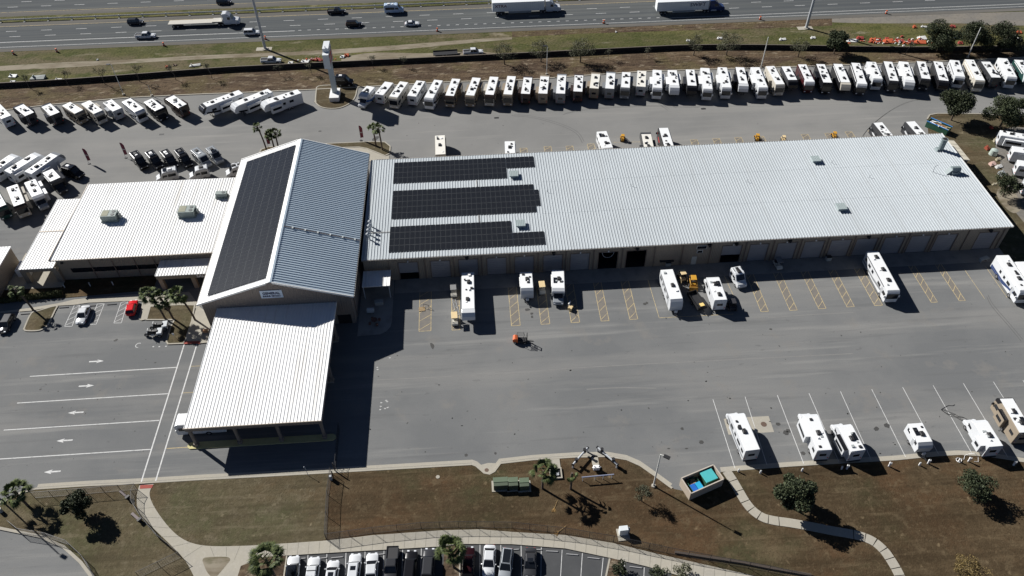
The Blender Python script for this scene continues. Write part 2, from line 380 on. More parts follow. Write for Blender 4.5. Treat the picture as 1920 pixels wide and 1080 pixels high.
# front lawn: raised slabs with kerbs
walkL = smoothp(px([(262, 911), (257, 930), (260, 958), (282, 985), (318, 1020), (348, 1052), (368, 1090)]))
walkR = smoothp(px([(289, 908), (281, 925), (288, 948), (312, 983), (338, 1008), (368, 1021), (410, 1025), (490, 1023)]))
lawnA = px([(68, 918), (160, 912), (262, 907)]) + walkL[1:] + px([(300, 1200), (190, 1200), (178, 1090), (152, 1055), (120, 1027), (75, 1007), (30, 998), (-10, 992), (-30, 985), (-20, 960), (22, 936)])
struct('lawn', sheet(lawnA, .10), lawn_olive)
struct('lawn', sheet(px([(291, 906), (380, 900), (480, 895), (618, 887), (614, 930), (611, 1012), (560, 1020), (480, 1023)]) + walkR[::-1][1:], .108), lawn_olive, 'olive patch of lawn left of the wire fence')
lawnB = [G(290, 905)] + px([(380, 899), (480, 894), (640, 885), (780, 877), (885, 872), (893, 875), (908, 888), (918, 890), (927, 885), (938, 870), (1000, 863), (1080, 858), (1140, 857), (1175, 863), (1200, 874), (1230, 895), (1262, 917), (1300, 925), (1345, 895), (1352, 885)]) + kerb_front2[1:] + [(460, 30), (460, -40), (60, -40)] + px([(1500, 1100), (1420, 1081), (1320, 1059), (1240, 1041), (1150, 1019), (1060, 1004), (960, 998), (900, 993), (830, 995), (700, 1004), (614, 1014), (560, 1021), (480, 1024)]) + walkR[::-1][1:]
struct('lawn', sheet(lawnB, .10), lawn)
k = MB()
band([G(-40, 960)]+kerb_front, .35, -.05, .15, 0, mb=k); band(kerb_front2, .35, -.05, .15, 0, mb=k); band([G(-200, 975), G(-60, 983), G(0, 991), G(30, 997), G(75, 1006), G(120, 1026), G(152, 1055), G(178, 1090), G(200, 1150)], .45, -.05, .16, mb=k)
band(kerb_back, .35, -.05, .16, mb=k)
struct('kerb', k, concrete, 'pale concrete kerb round the asphalt yard')
gp = MB(); off = [(p[0], p[1]+.62) for p in kerb_front[2:]]; band(off, .6, .006, mb=gp); band([(p[0], p[1]+.5) for p in kerb_front2], .55, .006, mb=gp)
struct('gutter', gp, concrete, 'concrete gutter strip along the front kerb')

# sidewalks
sw = MB(); sheet(walkL + [G(420, 1200)] + [G(520, 1100), G(540, 1042)][0:0] + [G(455, 1090), G(470, 1060), G(490, 1045)] + walkR[::-1], .14, sw)
lotedge = px([(520, 1043), (541, 1042), (640, 1036), (720, 1031.5), (830, 1025), (862, 1020.5), (960, 1021), (1060, 1029), (1145, 1047), (1210, 1062), (1280, 1082), (1330, 1100)])
upper = px([(480, 1023), (560, 1018), (614, 1014), (700, 1004), (830, 995), (900, 993), (960, 998), (1060, 1004), (1150, 1019), (1240, 1041), (1320, 1059), (1420, 1082), (1480, 1100)])
sheet([G(478, 1023.2)]+upper[1:]+lotedge[::-1]+[G(492, 1045.5)], .135, sw)
struct('pavement', sw, concrete, 'pale curving concrete pavement')
jt = MB()
for i in range(44):
    a = Vector(G(*[(600, 1015), (900, 993), (1150, 1019), (1400, 1078)][0])) if False else None
    t = i/43; xx = 520+t*860
    import bisect
    ux = [480, 560, 614, 700, 830, 900, 960, 1060, 1150, 1240, 1320, 1420]; uy = [1023, 1018, 1014, 1004, 995, 993, 998, 1004, 1019, 1041, 1059, 1082]
    lx = [520, 541, 640, 720, 830, 862, 960, 1060, 1145, 1210, 1280, 1330]; ly = [1043, 1042, 1036, 1031.5, 1025, 1020.5, 1021, 1029, 1047, 1062, 1082, 1100]
    ya = np.interp(xx, ux, uy)+.8; yb = np.interp(xx-2, lx, ly)-.8
    band([G(xx, ya), G(xx-2, yb)], .06, .141, mb=jt)
pw = [((258, 955), (291, 952)), ((268, 970), (303, 972)), ((285, 988), (320, 991)), ((303, 1007), (336, 1007)), ((322, 1026), (358, 1018)), ((343, 1048), (380, 1024)), ((395, 1026), (402, 1044)), ((425, 1026), (425, 1044)), ((450, 1025), (440, 1050))]
for a, b in pw: band([G(*a), G(*b)], .06, .146, mb=jt)
struct('pavement_joints', jt, mat('joint_grey', (.2, .19, .16), .9))
pl = MB(); tri = smoothp(px([(380, 1052), (383, 1047), (395, 1045), (425, 1045), (432, 1050), (425, 1060), (408, 1080), (400, 1085), (388, 1072), (380, 1052)]), 3); sheet(tri, .15, pl)
struct('planting_bed', pl, dirt, 'bare triangular bed in the pavement')
# bottom car park
cp = MB(); sheet(lotedge + [G(1300, 1300), G(530, 1300)], .004, cp)
sheet([G(415, 1082), G(425, 1070), G(470, 1062), G(478, 1100), G(420, 1120)], .16, MB())
struct('car_park', cp, asphalt_new, 'dark asphalt car park')
bed = MB(); sheet(px([(452, 1062), (490, 1046), (520, 1044), (538, 1043), (530, 1100), (440, 1100)]), .15, bed); sheet(px([(833, 1027), (860, 1022), (862, 1100), (830, 1100)]), .15, bed); sheet(px([(1143, 1048), (1166, 1051), (1160, 1110), (1130, 1110)]), .15, bed)
sheet(px([(1259, 1078), (1290, 1085), (1290, 1120), (1250, 1120)]), .15, bed)
struct('planting_bed', bed, verge, 'mulched bed at the end of the stalls')
bk = MB(); band(px([(538, 1043), (530, 1100)]), .2, 0, .17, mb=bk); band(px([(862, 1021), (862, 1100)]), .2, 0, .17, mb=bk); band(px([(1143, 1048), (1130, 1110)]), .25, 0, .17, mb=bk); band(px([(1166, 1051), (1160, 1110)]), .25, 0, .17, mb=bk)
struct('kerb', bk, concrete, 'kerb round the planting beds')
wl = MB()
for x, yy, dx in [(577.5, 1040, -3), (613, 1038, -3), (648.8, 1036, -2.5), (684.5, 1034, -2), (720, 1032, -2), (755, 1031, -1.5), (790, 1028, -1.5), (900, 1021, -.5), (939, 1022, 0), (977, 1022, 1), (1015, 1026, -1), (1054, 1031, -3.5), (1092, 1037, -4), (1131, 1046, -6), (1171, 1054, -3), (1208, 1064, -3)]:
    band([G(x, yy), G(x+dx, yy+60)], .09, .012, mb=wl)
struct('road_markings', wl, whiteline, 'white stall lines of the car park')

# back verge, wall line, grass to the highway
wall_line = px([(-260, 178), (0, 164), (120, 157), (240, 148), (400, 135.5), (480, 131), (720, 119.5), (960, 108), (1200, 96), (1300, 92), (1440, 92), (1700, 96), (1920, 94), (2300, 92)])
v = MB(); sheet(kerb_back + wall_line[::-1], .05, v); struct('verge', v, verge, 'brown mulched verge behind the parked row')
v = MB(); sheet(wall_line + [(460, 219.5), (-420, 217)], .03, v); struct('grass', v, greengrass, 'patchy grass between wall and highway')
dt = MB()
sheet(smoothp(px([(-200, 135), (0, 124), (120, 117), (240, 112), (400, 103), (520, 99), (700, 88), (900, 73), (960, 70)]))+smoothp(px([(960, 74), (900, 79), (700, 97), (520, 105), (400, 110), (240, 119), (120, 127), (0, 133), (-200, 148)])), .038, dt)
sheet(smoothp(px([(640, 108), (700, 99), (800, 100), (900, 97), (930, 104), (800, 112), (700, 116), (640, 116)])), .038, dt)
struct('dirt_track', dt, dirt, 'sandy wheel track through the grass')
dt = MB(); sheet(smoothp(px([(1560, 33), (1640, 30), (1800, 25), (1920, 22), (2300, 10)]))+smoothp(px([(2300, 40), (1920, 48), (1800, 44), (1640, 44), (1560, 42)])), .04, dt)
struct('dirt_track', dt, gravel, 'pale sandy shoulder at the right')
dt = MB(); sheet(smoothp(px([(960, 52), (1100, 48), (1300, 42), (1450, 38), (1560, 34)]))+smoothp(px([(1560, 48), (1450, 53), (1300, 57), (1100, 63), (960, 70)])), .037, dt)
struct('verge', dt, verge, 'bare brown strip beside the highway')

# highway
hw = MB(); hw.box(X0*3, 217.8, -.06, X1*3, 236.9, .06)
struct('highway', hw, asphalt_road, 'dark asphalt highway, near carriageway')
hw = MB(); hw.box(X0*3, 240.8, -.06, X1*3, 262.5, .061)
struct('highway', hw, asphalt_road, 'dark asphalt highway, far carriageway')
sh = MB(); sh.quad((-700, 217.8, .066), (900, 217.8, .066), (900, 219.6, .066), (-700, 219.6, .066)); sh.quad((-700, 234.0, .066), (900, 234.0, .066), (900, 236.8, .066), (-700, 236.8, .066)); sh.quad((-700, 240.9, .066), (900, 240.9, .066), (900, 243.6, .066), (-700, 243.6, .066))
struct('road_shoulder', sh, ground_mat('shoulder_asphalt', [((.115, .11, .10), 0, 0, 0, U, 0), ((.16, .15, .135), .5, .45, .65, (.02, 1, 1), .7), ((.08, .08, .08), 1.5, .5, .7, (.1, 1, 1), .5)]))
md = MB(); md.box(X0*3, 236.95, -.06, X1*3, 240.75, .09); struct('grass', md, greengrass, 'green median strip of the highway')
hl = MB(); hy = MB()
def hline(y, x0=-700, x1=900, w=.18): hl.quad((x0, y-w/2, .074), (x1, y-w/2, .074), (x1, y+w/2, .074), (x0, y+w/2, .074))
hline(220.6, w=.16)
hline(223.7, -700, -52, .22); hline(222.3, 62, 900, .18)
x = -51
while x < 60: hline(223.9+(x+51)*-.01, x, x+.95, .2); x += 2.8
for i in range(-60, 80):
    x = i*10.45+.3
    hline(227.2, x-2, x+1.2, .17); hline(230.7, x-4.4, x-1.2, .17)
    hline(247.6, x, x+3.2, .17); hline(251.3, x+3, x+6.2, .17); hline(254.9, x+2, x+5.2, .17)
for y in (234.0, 243.9): hy.quad((-700, y-.09, .074), (900, y-.09, .074), (900, y+.09, .074), (-700, y+.09, .074))
struct('road_markings', hl, whiteline, 'white lane lines of the highway'); struct('road_markings', hy, yelline, 'yellow edge lines of the highway')

# lot markings
wl = MB(); yl = MB(); rl = MB(); tp = MB()
def pl2(a, b, w=.12, z=.010, mb=None): band([G(*a), G(*b)], w, z, mb=mb or wl)
for a, b in [((56, 705.8), (331, 688.8)), ((32, 755.8), (315, 738.2)), ((7, 806.5), (298.8, 788.2)), ((-15, 861.7), (282.5, 842.6))]: pl2(a, b, .17)
for a, b in [((345.5, 645.5), (264.5, 905)), ((369.5, 644.5), (291.5, 903))]: pl2(a, b, .22, .012)
for a, b in [((1336.7, 748.7), (1378, 878)), ((1397, 744), (1438, 872)), ((1457.5, 741), (1507, 869.5)), ((1516.8, 737.5), (1573, 866)), ((1575.8, 733.8), (1634, 863)), ((1634.5, 730), (1698, 857)), ((1692.5, 726), (1760, 852)), ((1749.5, 722.5), (1822, 850)), ((1806.2, 718.7), (1890, 858)), ((1862.5, 715.7), (1960, 870)), ((1918, 713), (2030, 878))]: pl2(a, b, .10)
# accessible stalls
def qd(a, b, c, d, n, lst, w=.10, mb=None, z=.010):
    mb = mb or wl
    for s_, e_ in ((a, b), (b, c), (c, d), (d, a)): band([s_, e_], w, z, mb=mb)
    a, b, c, d = map(Vector, (a, b, c, d))
    for i in range(n):
        t0 = (i+.1)/n; t1 = (i+.85)/n
        p = a.lerp(d, min(1, t1)); q = b.lerp(c, t0)
        band([p, q], w*.9, z+.002, mb=mb)
for L in [[(558, 128), (600, 128), (540, 288), (484, 288)], [(730, 120), (782, 118), (722, 272), (668, 274)], [(908, 108), (958, 100), (910, 262), (854, 263)]]:
    p = [Q(0, 2, *q) for q in L]; qd(p[0], p[1], p[2], p[3], 4, 0)
pl2((37, 585), (16, 618), .1)
def arrow(cx, cy, right):
    g0 = Vector(G(cx, cy)); s_ = 1 if right else -1
    f = lambda x, y: (g0.x+s_*x, g0.y+y, .010)
    wl.quad(*( [f(-1.35, -.14), f(.25, -.14), f(.25, .14), f(-1.35, .14)] if right else [f(-1.35, .14), f(.25, .14), f(.25, -.14), f(-1.35, -.14)]))
    t = [f(.05, -.42), f(1.35, 0), f(.05, .42), f(.25, 0)]
    wl.add(t, [(0, 1, 2, 3) if right else (3, 2, 1, 0)])
for a in [(181, 677.5, 1), (162, 723.5, 1), (142, 773.5, 0), (121, 826, 0), (98, 884.5, 0)]: arrow(*a)
# small faded ring mark by the black machines
ring = [Vector(Q(0, 2, 1040, 430)) + Vector((cos(a)*.55, sin(a)*.55)) for a in [rad(60+i*24) for i in range(10)]]; band(ring, .12, .010, mb=wl)
for L in [(1150, 440), (1195, 440), (1245, 437)]: c_ = Q(0, 2, *L); wl.quad((c_[0]-.15, c_[1]-.1, .01), (c_[0]+.15, c_[1]-.1, .01), (c_[0]+.15, c_[1]+.1, .01), (c_[0]-.15, c_[1]+.1, .01))
# yellow hatched bays in front of the long building
def hatch(xl, xr, ytop, ybot, n=6):
    a, b, c, d = (xl, ytop), (xr, ytop), (xr, ybot), (xl, ybot)
    qd(a, b, c, d, n, 0, .11, yl)
    sheet([a, b, c, d], .007, tp)
front_y0 = G(785, 622)[1]
for l, r in [(785.5, 808.5), (1114 - 158+4, 974+0)][:1]: pass
for (lx_, rx_, yb) in [(787, 807.5, 621), (0, 0, 0)][:1]:
    pass
def hb(lpx, rpx, ypx, top=112.5):
    a = G(lpx, ypx); b = G(rpx, ypx-.6); hatch(a[0], b[0], top, (a[1]+b[1])/2)
for t in [(785.5, 808, 621), (847.5, 862.5, 619), (959, 975.5, 611), (1014.5, 1031, 608), (1071, 1087, 605), (1127, 1142, 602), (1181, 1196, 599), (1427, 1441, 584.5), (1481, 1495, 582), (1535, 1549, 579), (1588, 1602, 575.5), (1640, 1655, 573), (1746, 1758, 567), (1798.5, 1810, 564)]: hb(*t)
for a, b in [((1205, 492), (1236, 596)), ((1236, 596), (1375, 589)), ((1350, 500), (1378, 560)), ((1808, 505), (1846.5, 560.5)), ((1848, 500), (1888, 557.5))]: pl2(a, b, .10, mb=yl)
for (a, b) in [((372, 646.5), (356, 687))]: pass
pl2((356, 687), (377, 686), .1, mb=yl); pl2((341, 737), (363, 735.5), .1, mb=yl); pl2((312, 841), (352, 838.5), .13, mb=yl)
# hatches behind the long building
for (x, y) in [(981, 282), (1026, 279), (1067, 278), (1107, 274), (1300, 266), (1342, 264), (1383, 262), (1425, 260), (1508, 256), (1552, 254), (1590, 251), (1633, 249)]:
    a = G(x-6, y-4); hatch(a[0], a[0]+1.7, a[1], a[1]-5, 3)
band([G(1150, 267), G(1200, 266)], .1, .01, mb=yl)
sheet(px([(346.5, 641), (375.5, 640.5), (375.5, 645), (345, 646)]), .165, rl); sheet(px([(263.5, 910.5), (288, 909.5), (285.5, 916), (262.5, 917.5)]), .152, rl)
struct('road_markings', wl, whiteline, 'white stall lines and lane arrows of the yard'); struct('road_markings', yl, yelline, 'yellow hatched bays of the yard')
struct('worn_bay_surface', tp, tanpatch, 'tan worn surface inside the hatched bays'); struct('tactile_strip', rl, redline, 'red strips at both ends of the crossing')
# dump pad, oil stains, drains
cpad = MB(); sheet(px([(1357, 785.5), (1367, 784), (1441, 780), (1451.5, 810), (1366, 815)]), .006, cpad); struct('concrete_pad', cpad, concrete, 'tan concrete pad in the stalls')
st = MB()
def blot(cx, cy, rx, ry, rot=0, z=.012, mb=None):
    c_ = G(cx, cy); n = 14; random.seed(int(cx*7+cy)); pts = []
    for i in range(n):
        a = 2*pi*i/n; r_ = random.uniform(.75, 1.15); x_ = cos(a)*rx*r_; y_ = sin(a)*ry*r_
        pts.append((c_[0]+x_*cos(rot)-y_*sin(rot), c_[1]+x_*sin(rot)+y_*cos(rot)))
    sheet(pts, z, mb or st)
for b_ in [(989, 580.5, .55, .35), (997, 588, .3, .3), (997.5, 594, .25, .35), (1474, 812, .5, .55, .6), (1478, 808, .4, .4), (1459, 795, .45, .35), (1663, 798, .55, .5, .5), (1643, 804, .5, .4, .5), (1315, 829, .4, .35), (1506, 850, .4, .4), (1279, 804, .3, .3), (1287, 841, .3, .15), (1254, 841, .3, .12), (874, 853, .3, .3), (929, 850, .2, .25), (1046, 572, .3, .2),
           (810, 648, .35, .9, .3), (704, 260, .7, 1.3, -.7), (1213, 568, .3, .3), (1209, 570, .35, .35), (1445, 617, .3, .2), (217, 638, .4, .3, .4), (291, 680, .25, .15, .3), (76, 730, .25, .2), (600, 246, .5, .3)]: blot(*b_)
struct('stains', st, mat('oil_stain', (.055, .054, .052), .8, .3, 3), 'dark oil stains on the asphalt')
stc = MB(); random.seed(5)
for i in range(150):
    x_ = random.uniform(690, 1900); y_ = random.uniform(590, 860)
    if random.random() < .3: y_ = random.uniform(225, 290)
    blot(x_, y_, random.uniform(.06, .22), random.uniform(.05, .14), random.uniform(0, 3), .0105, stc)
for i in range(30): blot(random.uniform(30, 330), random.uniform(650, 880), random.uniform(.06, .2), random.uniform(.05, .12), random.uniform(0, 3), .0105, stc)
struct('stains', stc, mat('small_stain', (.06, .06, .058), .8, .3, 3), 'scattered small dark drips on the asphalt')
dr = MB()
for (a, b, w_) in [(931, 221, 1.1), (1319, 204, 1.1), (303, 252, 1.1)]:
    c_ = G(a, b); dr.box(c_[0]-.6, c_[1]-.35, .0, c_[0]+.6, c_[1]+.35, .012)
struct('drain_grates', dr, m_blk, 'dark drain grates in the asphalt')
# tyre arcs
ta = MB()
for P in [[(1610, 268), (1625, 245), (1650, 222), (1680, 202), (1710, 190), (1745, 184)], [(960, 217), (1000, 221), (1050, 235), (1080, 250), (1092, 268)], [(1225, 188), (1240, 198), (1252, 207)], [(1235, 187), (1252, 194), (1268, 202)], [(1850, 556), (1860, 575), (1890, 610), (1915, 640)], [(1055, 215), (1100, 206), (1200, 200), (1310, 202)]]:
    c_ = smoothp(px(P), 6); band(c_, .16, .008, mb=ta); band([(p[0]+.5, p[1]+.5) for p in c_], .14, .008, mb=ta)
struct('tyre_marks', ta, mat('tyre_mark', (.115, .115, .112), .9, .3, 3), 'faint curved tyre marks')
# paler seams and worn streaks
sm = MB()
for P in [[(480+905/4, 712.5), (960, 700), (1050, 692), (1200, 683), (1265, 680), (1440, 671), (1600, 663)], [(0, 260), (200, 250), (480, 236), (800, 222), (1200, 204), (1600, 196)], [(1100, 730), (1160, 727), (1230, 728)], [(1440, 596), (1520, 590), (1600, 586)]]:
    band(smoothp(px(P), 4), .22, .007, mb=sm)
struct('worn_streaks', sm, mat('pale_wear', (.19, .187, .18), .95, .2, .6), 'pale worn seams in the asphalt')
# faint white stencil blotches near the lone dark shadow
wb = MB()
for (a, b) in [(715, 755), (724, 751), (714, 762), (722, 766), (727, 764), (713, 768), (726, 753), (707.5, 689), (708, 693), (731, 671)]: blot(a, b, .2, .15, 0, .011, wb)
struct('road_markings', wb, mat('worn_white', (.38, .38, .37), .9, .3, 4), 'flaked white paint on the asphalt')

# islands
def island(name, pts, m, h=.12, kerbm=True, lab=None, sm_=3):
    P = smoothp(px(pts), sm_) if sm_ else px(pts)
    mb = MB(); sheet(P, h, mb); struct(name, mb, m, lab)
    if kerbm:
        kb = MB(); band(P, .28, -.03, h+.035, closed=True, mb=kb); struct('kerb', kb, concrete, 'kerb round '+(lab or name))
r1 = lambda x, y: (x/4, 540+y/4)
island('lawn', [r1(183, 312), r1(192, 285), r1(238, 192), r1(300, 170), r1(424, 136), r1(412, 175), r1(365, 270), r1(330, 305), r1(285, 322), r1(200, 323), r1(183, 312)], lawn_olive, lab='grass island in the left car park')
struct('pavement', sheet([G(*r1(*p)) for p in [(-400, 210), (0, 180), (240, 150), (430, 118), (560, 88), (640, 80), (666, 112), (560, 128), (425, 136), (240, 172), (0, 192), (-400, 225)]], .10), concrete, 'pavement in front of the office')
struct('pavement', sheet([G(*r1(*p)) for p in [(640, 80), (1000, 50), (1300, 40), (1420, 30), (1500, 140), (1470, 155), (1340, 128), (1300, 80), (1130, 98), (1075, 95), (1030, 105), (960, 100), (666, 112)]], .09), concrete, 'shaded pavement at the sales entrance')
struct('pavement', sheet([G(*r1(*p)) for p in [(1040, 235), (1075, 95), (1130, 100), (1300, 80), (1345, 128), (1122, 140), (1100, 238), (1060, 247)]], .14), concrete, 'pale kerb corner beside the red car')
island('lawn', [r1(1100, 240), r1(1128, 140), r1(1345, 128), r1(1462, 130), r1(1440, 250), r1(1395, 385), r1(1375, 418), r1(1262, 422), r1(1250, 405), r1(1280, 300), r1(1310, 240)], lawn_olive, lab='grass island under the palm trio', sm_=0)
struct('pavement', sheet([G(*r1(*p)) for p in [(1400, 404), (1400, 380), (1445, 250), (1480, 130), (1570, 200), (1650, 330), (1560, 412), (1505, 418)]], .15), concrete, 'pale walkway beside the front canopy')
r12 = lambda x, y: (480+x/4, y/4)
island('verge', [r12(446, 770), r12(452, 690), r12(470, 648), r12(600, 640), r12(745, 642), r12(754, 690), r12(735, 745), r12(690, 785), r12(620, 812), r12(540, 815), r12(480, 800), r12(446, 770)], lawn_olive, lab='grass island of the pylon sign')
z8 = lambda x, y: (440+x/6, 225+y/6)
island('lawn', [z8(270, 395), z8(300, 335), z8(380, 306), z8(700, 290), z8(1060, 268), z8(1560, 246), z8(1690, 252), z8(1750, 300), z8(1745, 380), z8(1690, 405), z8(1600, 368), z8(1490, 325), z8(1400, 308), z8(1230, 312), z8(900, 360), z8(300, 440)], lawn_olive, lab='grass island behind the gabled hall', sm_=0)
struct('pavement', sheet([G(*z8(*p)) for p in [(1100, 325), (1230, 314), (1400, 312), (1490, 330), (1600, 374), (1690, 410), (1740, 400), (1740, 450), (1540, 470), (1300, 470)]], .09), concrete, 'pale concrete behind the gabled hall')
# right hand dirt ground
rp = px([(1738, 222), (1743, 216), (1757, 213.5), (1840, 214), (1912, 220), (1990, 232), (2250, 260)]) + [(230, 60)] + [G(2100, 560)] + [(118, 104), (112, 107), (108.6, 113.4), (108.6, 142)]
rp = px([(1738, 224), (1743, 216), (1757, 213.5), (1840, 214), (1912, 220), (1990, 232), (2250, 260)]) + [(300, 120), (118, 108.5), (109, 108.5), (109.2, 146.3)]
struct('verge', sheet(rp, .07), lawn_olive, 'dry ground right of the long building')
kb = MB(); band(px([(1738, 224), (1743, 216), (1757, 213.5), (1840, 214), (1912, 220), (1990, 232), (2250, 260)]), .3, -.03, .17, mb=kb); struct('kerb', kb, concrete, 'kerb of the right hand verge')
struct('gravel_yard', sheet(px([(1868, 248), (1900, 238), (2050, 250), (2250, 300), (2250, 620), (1930, 430), (1905, 400), (1888, 360), (1880, 320), (1866, 275)]), .078), gravel, 'gravel yard at the right edge')
# sand patches by tree
sp = MB(); sheet(smoothp(px([(1870, 355), (1885, 350), (1905, 365), (1915, 390), (1900, 400), (1880, 385), (1868, 365)])), .079, sp)
struct('sand_patch', sp, dirt)
# stepping path
path = px([(1362, 884), (1374, 902), (1385, 921), (1397, 941), (1411, 958), (1430, 971), (1452, 977), (1480, 981), (1520, 988), (1560, 996), (1600, 1003), (1622, 1009), (1640, 1018), (1656, 1032), (1668, 1048), (1679, 1066), (1686, 1080), (1692, 1095)])
P = smoothp(path, 6); segs = [(0, 6), (6, 12), (12, 18), (18, 23), (23, 28), (28, 33), (33, 38), (38, 60), (60, 66), (66, 72), (72, 78), (78, 84), (84, 90), (90, 96), (96, 102)]
pm = MB(); gapm = MB(); Wd = 1.5
band(P, Wd-.05, .108, mb=gapm)
for a, b in segs:
    q = P[a:b+1]
    if len(q) < 2: continue
    q = [Vector(v) for v in q]
    q[0] = q[0] + (q[1]-q[0]).normalized()*.06; q[-1] = q[-1] - (q[-1]-q[-2]).normalized()*.06
    band(q, Wd, .09, .17, mb=pm)
struct('path', pm, concrete, 'curving path of concrete slabs'); struct('path_gap_shade', gapm, mat('gap_shade', (.03, .025, .02), .95))  # dark underlay paints in the shade between the slabs
# ================================================================ BUILDINGS
def ribbed(name, x0, x1, y0, y1, zf, m, parent, along='Y', pitch_=.6, h=.07, w=.07, thick=.12):
    """metal roof sheet with real standing ribs. zf(x, y) gives the height"""
    mb = MB()
    c = [(x0, y0), (x1, y0), (x1, y1), (x0, y1)]
    mb.hexa([(x, y, zf(x, y)-thick) for x, y in c], [(x, y, zf(x, y)) for x, y in c])
    if along == 'Y':
        n = int((x1-x0)/pitch_)
        for i in range(n+1):
            x = x0+w+(x1-x0-2*w)*i/n; a, b = y0, y1
            mb.add([(x-w, a, zf(x-w, a)-.005), (x+w, a, zf(x+w, a)-.005), (x+w*.4, a, zf(x, a)+h), (x-w*.4, a, zf(x, a)+h),
                    (x-w, b, zf(x-w, b)-.005), (x+w, b, zf(x+w, b)-.005), (x+w*.4, b, zf(x, b)+h), (x-w*.4, b, zf(x, b)+h)],
                   [(0, 1, 2, 3), (7, 6, 5, 4), (1, 5, 6, 2), (2, 6, 7, 3), (3, 7, 4, 0)])
    else:
        n = int((y1-y0)/pitch_)
        for i in range(n+1):
            y = y0+w+(y1-y0-2*w)*i/n; a, b = x0, x1
            mb.add([(a, y-w, zf(a, y)-.005), (a, y+w, zf(a, y)-.005), (a, y+w*.4, zf(a, y)+h), (a, y-w*.4, zf(a, y)+h),
                    (b, y-w, zf(b, y)-.005), (b, y+w, zf(b, y)-.005), (b, y+w*.4, zf(b, y)+h), (b, y-w*.4, zf(b, y)+h)],
                   [(3, 2, 1, 0), (4, 5, 6, 7), (2, 6, 5, 1), (3, 7, 6, 2), (0, 4, 7, 3)])
    return mb.build(name, m, parent, world=True)

def wallwith(mb, x0, x1, y, z0, z1, holes, d=.3):
    """front wall (towards -Y) between x0..x1 with rectangular holes (x0,x1,z0,z1) sorted by x"""
    cur = x0
    for (a, b, c, e) in holes:
        mb.box(cur, y, z0, a, y+d, z1)
        if e < z1: mb.box(a, y, e, b, y+d, z1)
        if c > z0: mb.box(a, y, z0, b, y+d, c)
        cur = b
    mb.box(cur, y, z0, x1, y+d, z1)

def solar_array(rects, zf, parent, pw, ph, name='solar_array', lift=.16):
    """array of panels; rects in map coords; each cell one panel"""
    me = bpy.data.meshes.new(name); vs = []; fs = []; uvs = []; mi = []
    for (x0, x1, y0, y1) in rects:
        nx = max(1, round((x1-x0)/pw)); ny = max(1, round((y1-y0)/ph))
        dx = (x1-x0)/nx; dy = (y1-y0)/ny
        for i in range(nx):
            for j in range(ny):
                a, b = x0+i*dx+.02, x0+(i+1)*dx-.02; c, d = y0+j*dy+.02, y0+(j+1)*dy-.02
                k = len(vs)
                P = [(a, c), (b, c), (b, d), (a, d)]
                vs += [(x, y, zf(x, y)+lift-.05) for x, y in P]+[(x, y, zf(x, y)+lift) for x, y in P]
                fs += [(k+4, k+5, k+6, k+7), (k, k+1, k+5, k+4), (k+1, k+2, k+6, k+5), (k+2, k+3, k+7, k+6), (k+3, k, k+4, k+7)]
                uvs += [[(0, 0), (1, 0), (1, 1), (0, 1)]]+[[(.5, .5)]*4]*4; mi += [0, 0, 0, 0, 0]
    L = parent.matrix_basis.translation if parent else Vector()
    par = parent; off = Vector((0, 0, 0))
    while par is not None: off += par.location; par = par.parent
    me.from_pydata([(v[0]-off.x, v[1]-off.y, v[2]-off.z) for v in vs], [], fs)
    ul = me.uv_layers.new(name='UVMap'); flat = []
    for f in uvs:
        for u in f: flat += [u[0], u[1]]
    ul.data.foreach_set('uv', flat); me.materials.append(m_solar)
    o = bpy.data.objects.new(name, me); C.objects.link(o); o.parent = parent
    return o

# ---- long service building
LB = thing('service_building', 'long low tan service building with pale ribbed roof and many roller doors', 'building', (43, 113.5, 0))
LX0, LX1 = -23.3, 109.0
zl = lambda x, y: 6.2+(y-113.2)*.022
rf = ribbed('roof', LX0, LX1, 113.15, 145.6, zl, m_roofl, LB, 'Y', .585, .10, .08)
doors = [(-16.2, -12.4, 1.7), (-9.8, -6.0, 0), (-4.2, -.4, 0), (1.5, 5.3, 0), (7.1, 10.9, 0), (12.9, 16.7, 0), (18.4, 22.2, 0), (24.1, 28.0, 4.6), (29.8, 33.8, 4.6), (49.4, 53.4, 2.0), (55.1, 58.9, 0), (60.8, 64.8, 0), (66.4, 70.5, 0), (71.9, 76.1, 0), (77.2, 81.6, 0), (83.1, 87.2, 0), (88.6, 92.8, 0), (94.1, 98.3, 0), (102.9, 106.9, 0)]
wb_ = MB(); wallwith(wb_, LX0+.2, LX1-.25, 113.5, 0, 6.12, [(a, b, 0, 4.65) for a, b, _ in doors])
wb_.box(LX0+.2, 145.0, 0, LX1-.25, 145.3, 6.78); wb_.add([(LX1-.55, 113.8, 0), (LX1-.25, 113.8, 0), (LX1-.25, 145, 0), (LX1-.55, 145, 0), (LX1-.55, 113.8, 6.1), (LX1-.25, 113.8, 6.1), (LX1-.25, 145, 6.78), (LX1-.55, 145, 6.78)], [(0, 3, 2, 1), (4, 5, 6, 7), (0, 1, 5, 4), (1, 2, 6, 5), (2, 3, 7, 6), (3, 0, 4, 7)])
wb_.build('wall', m_wall, LB, True)
fl = MB(); fl.box(LX0+.3, 113.6, 0, LX1-.6, 121, .02); fl.box(LX0+.3, 120.5, 0, LX1-.6, 120.7, 6.2); fl.build('interior', m_dark, LB, True)
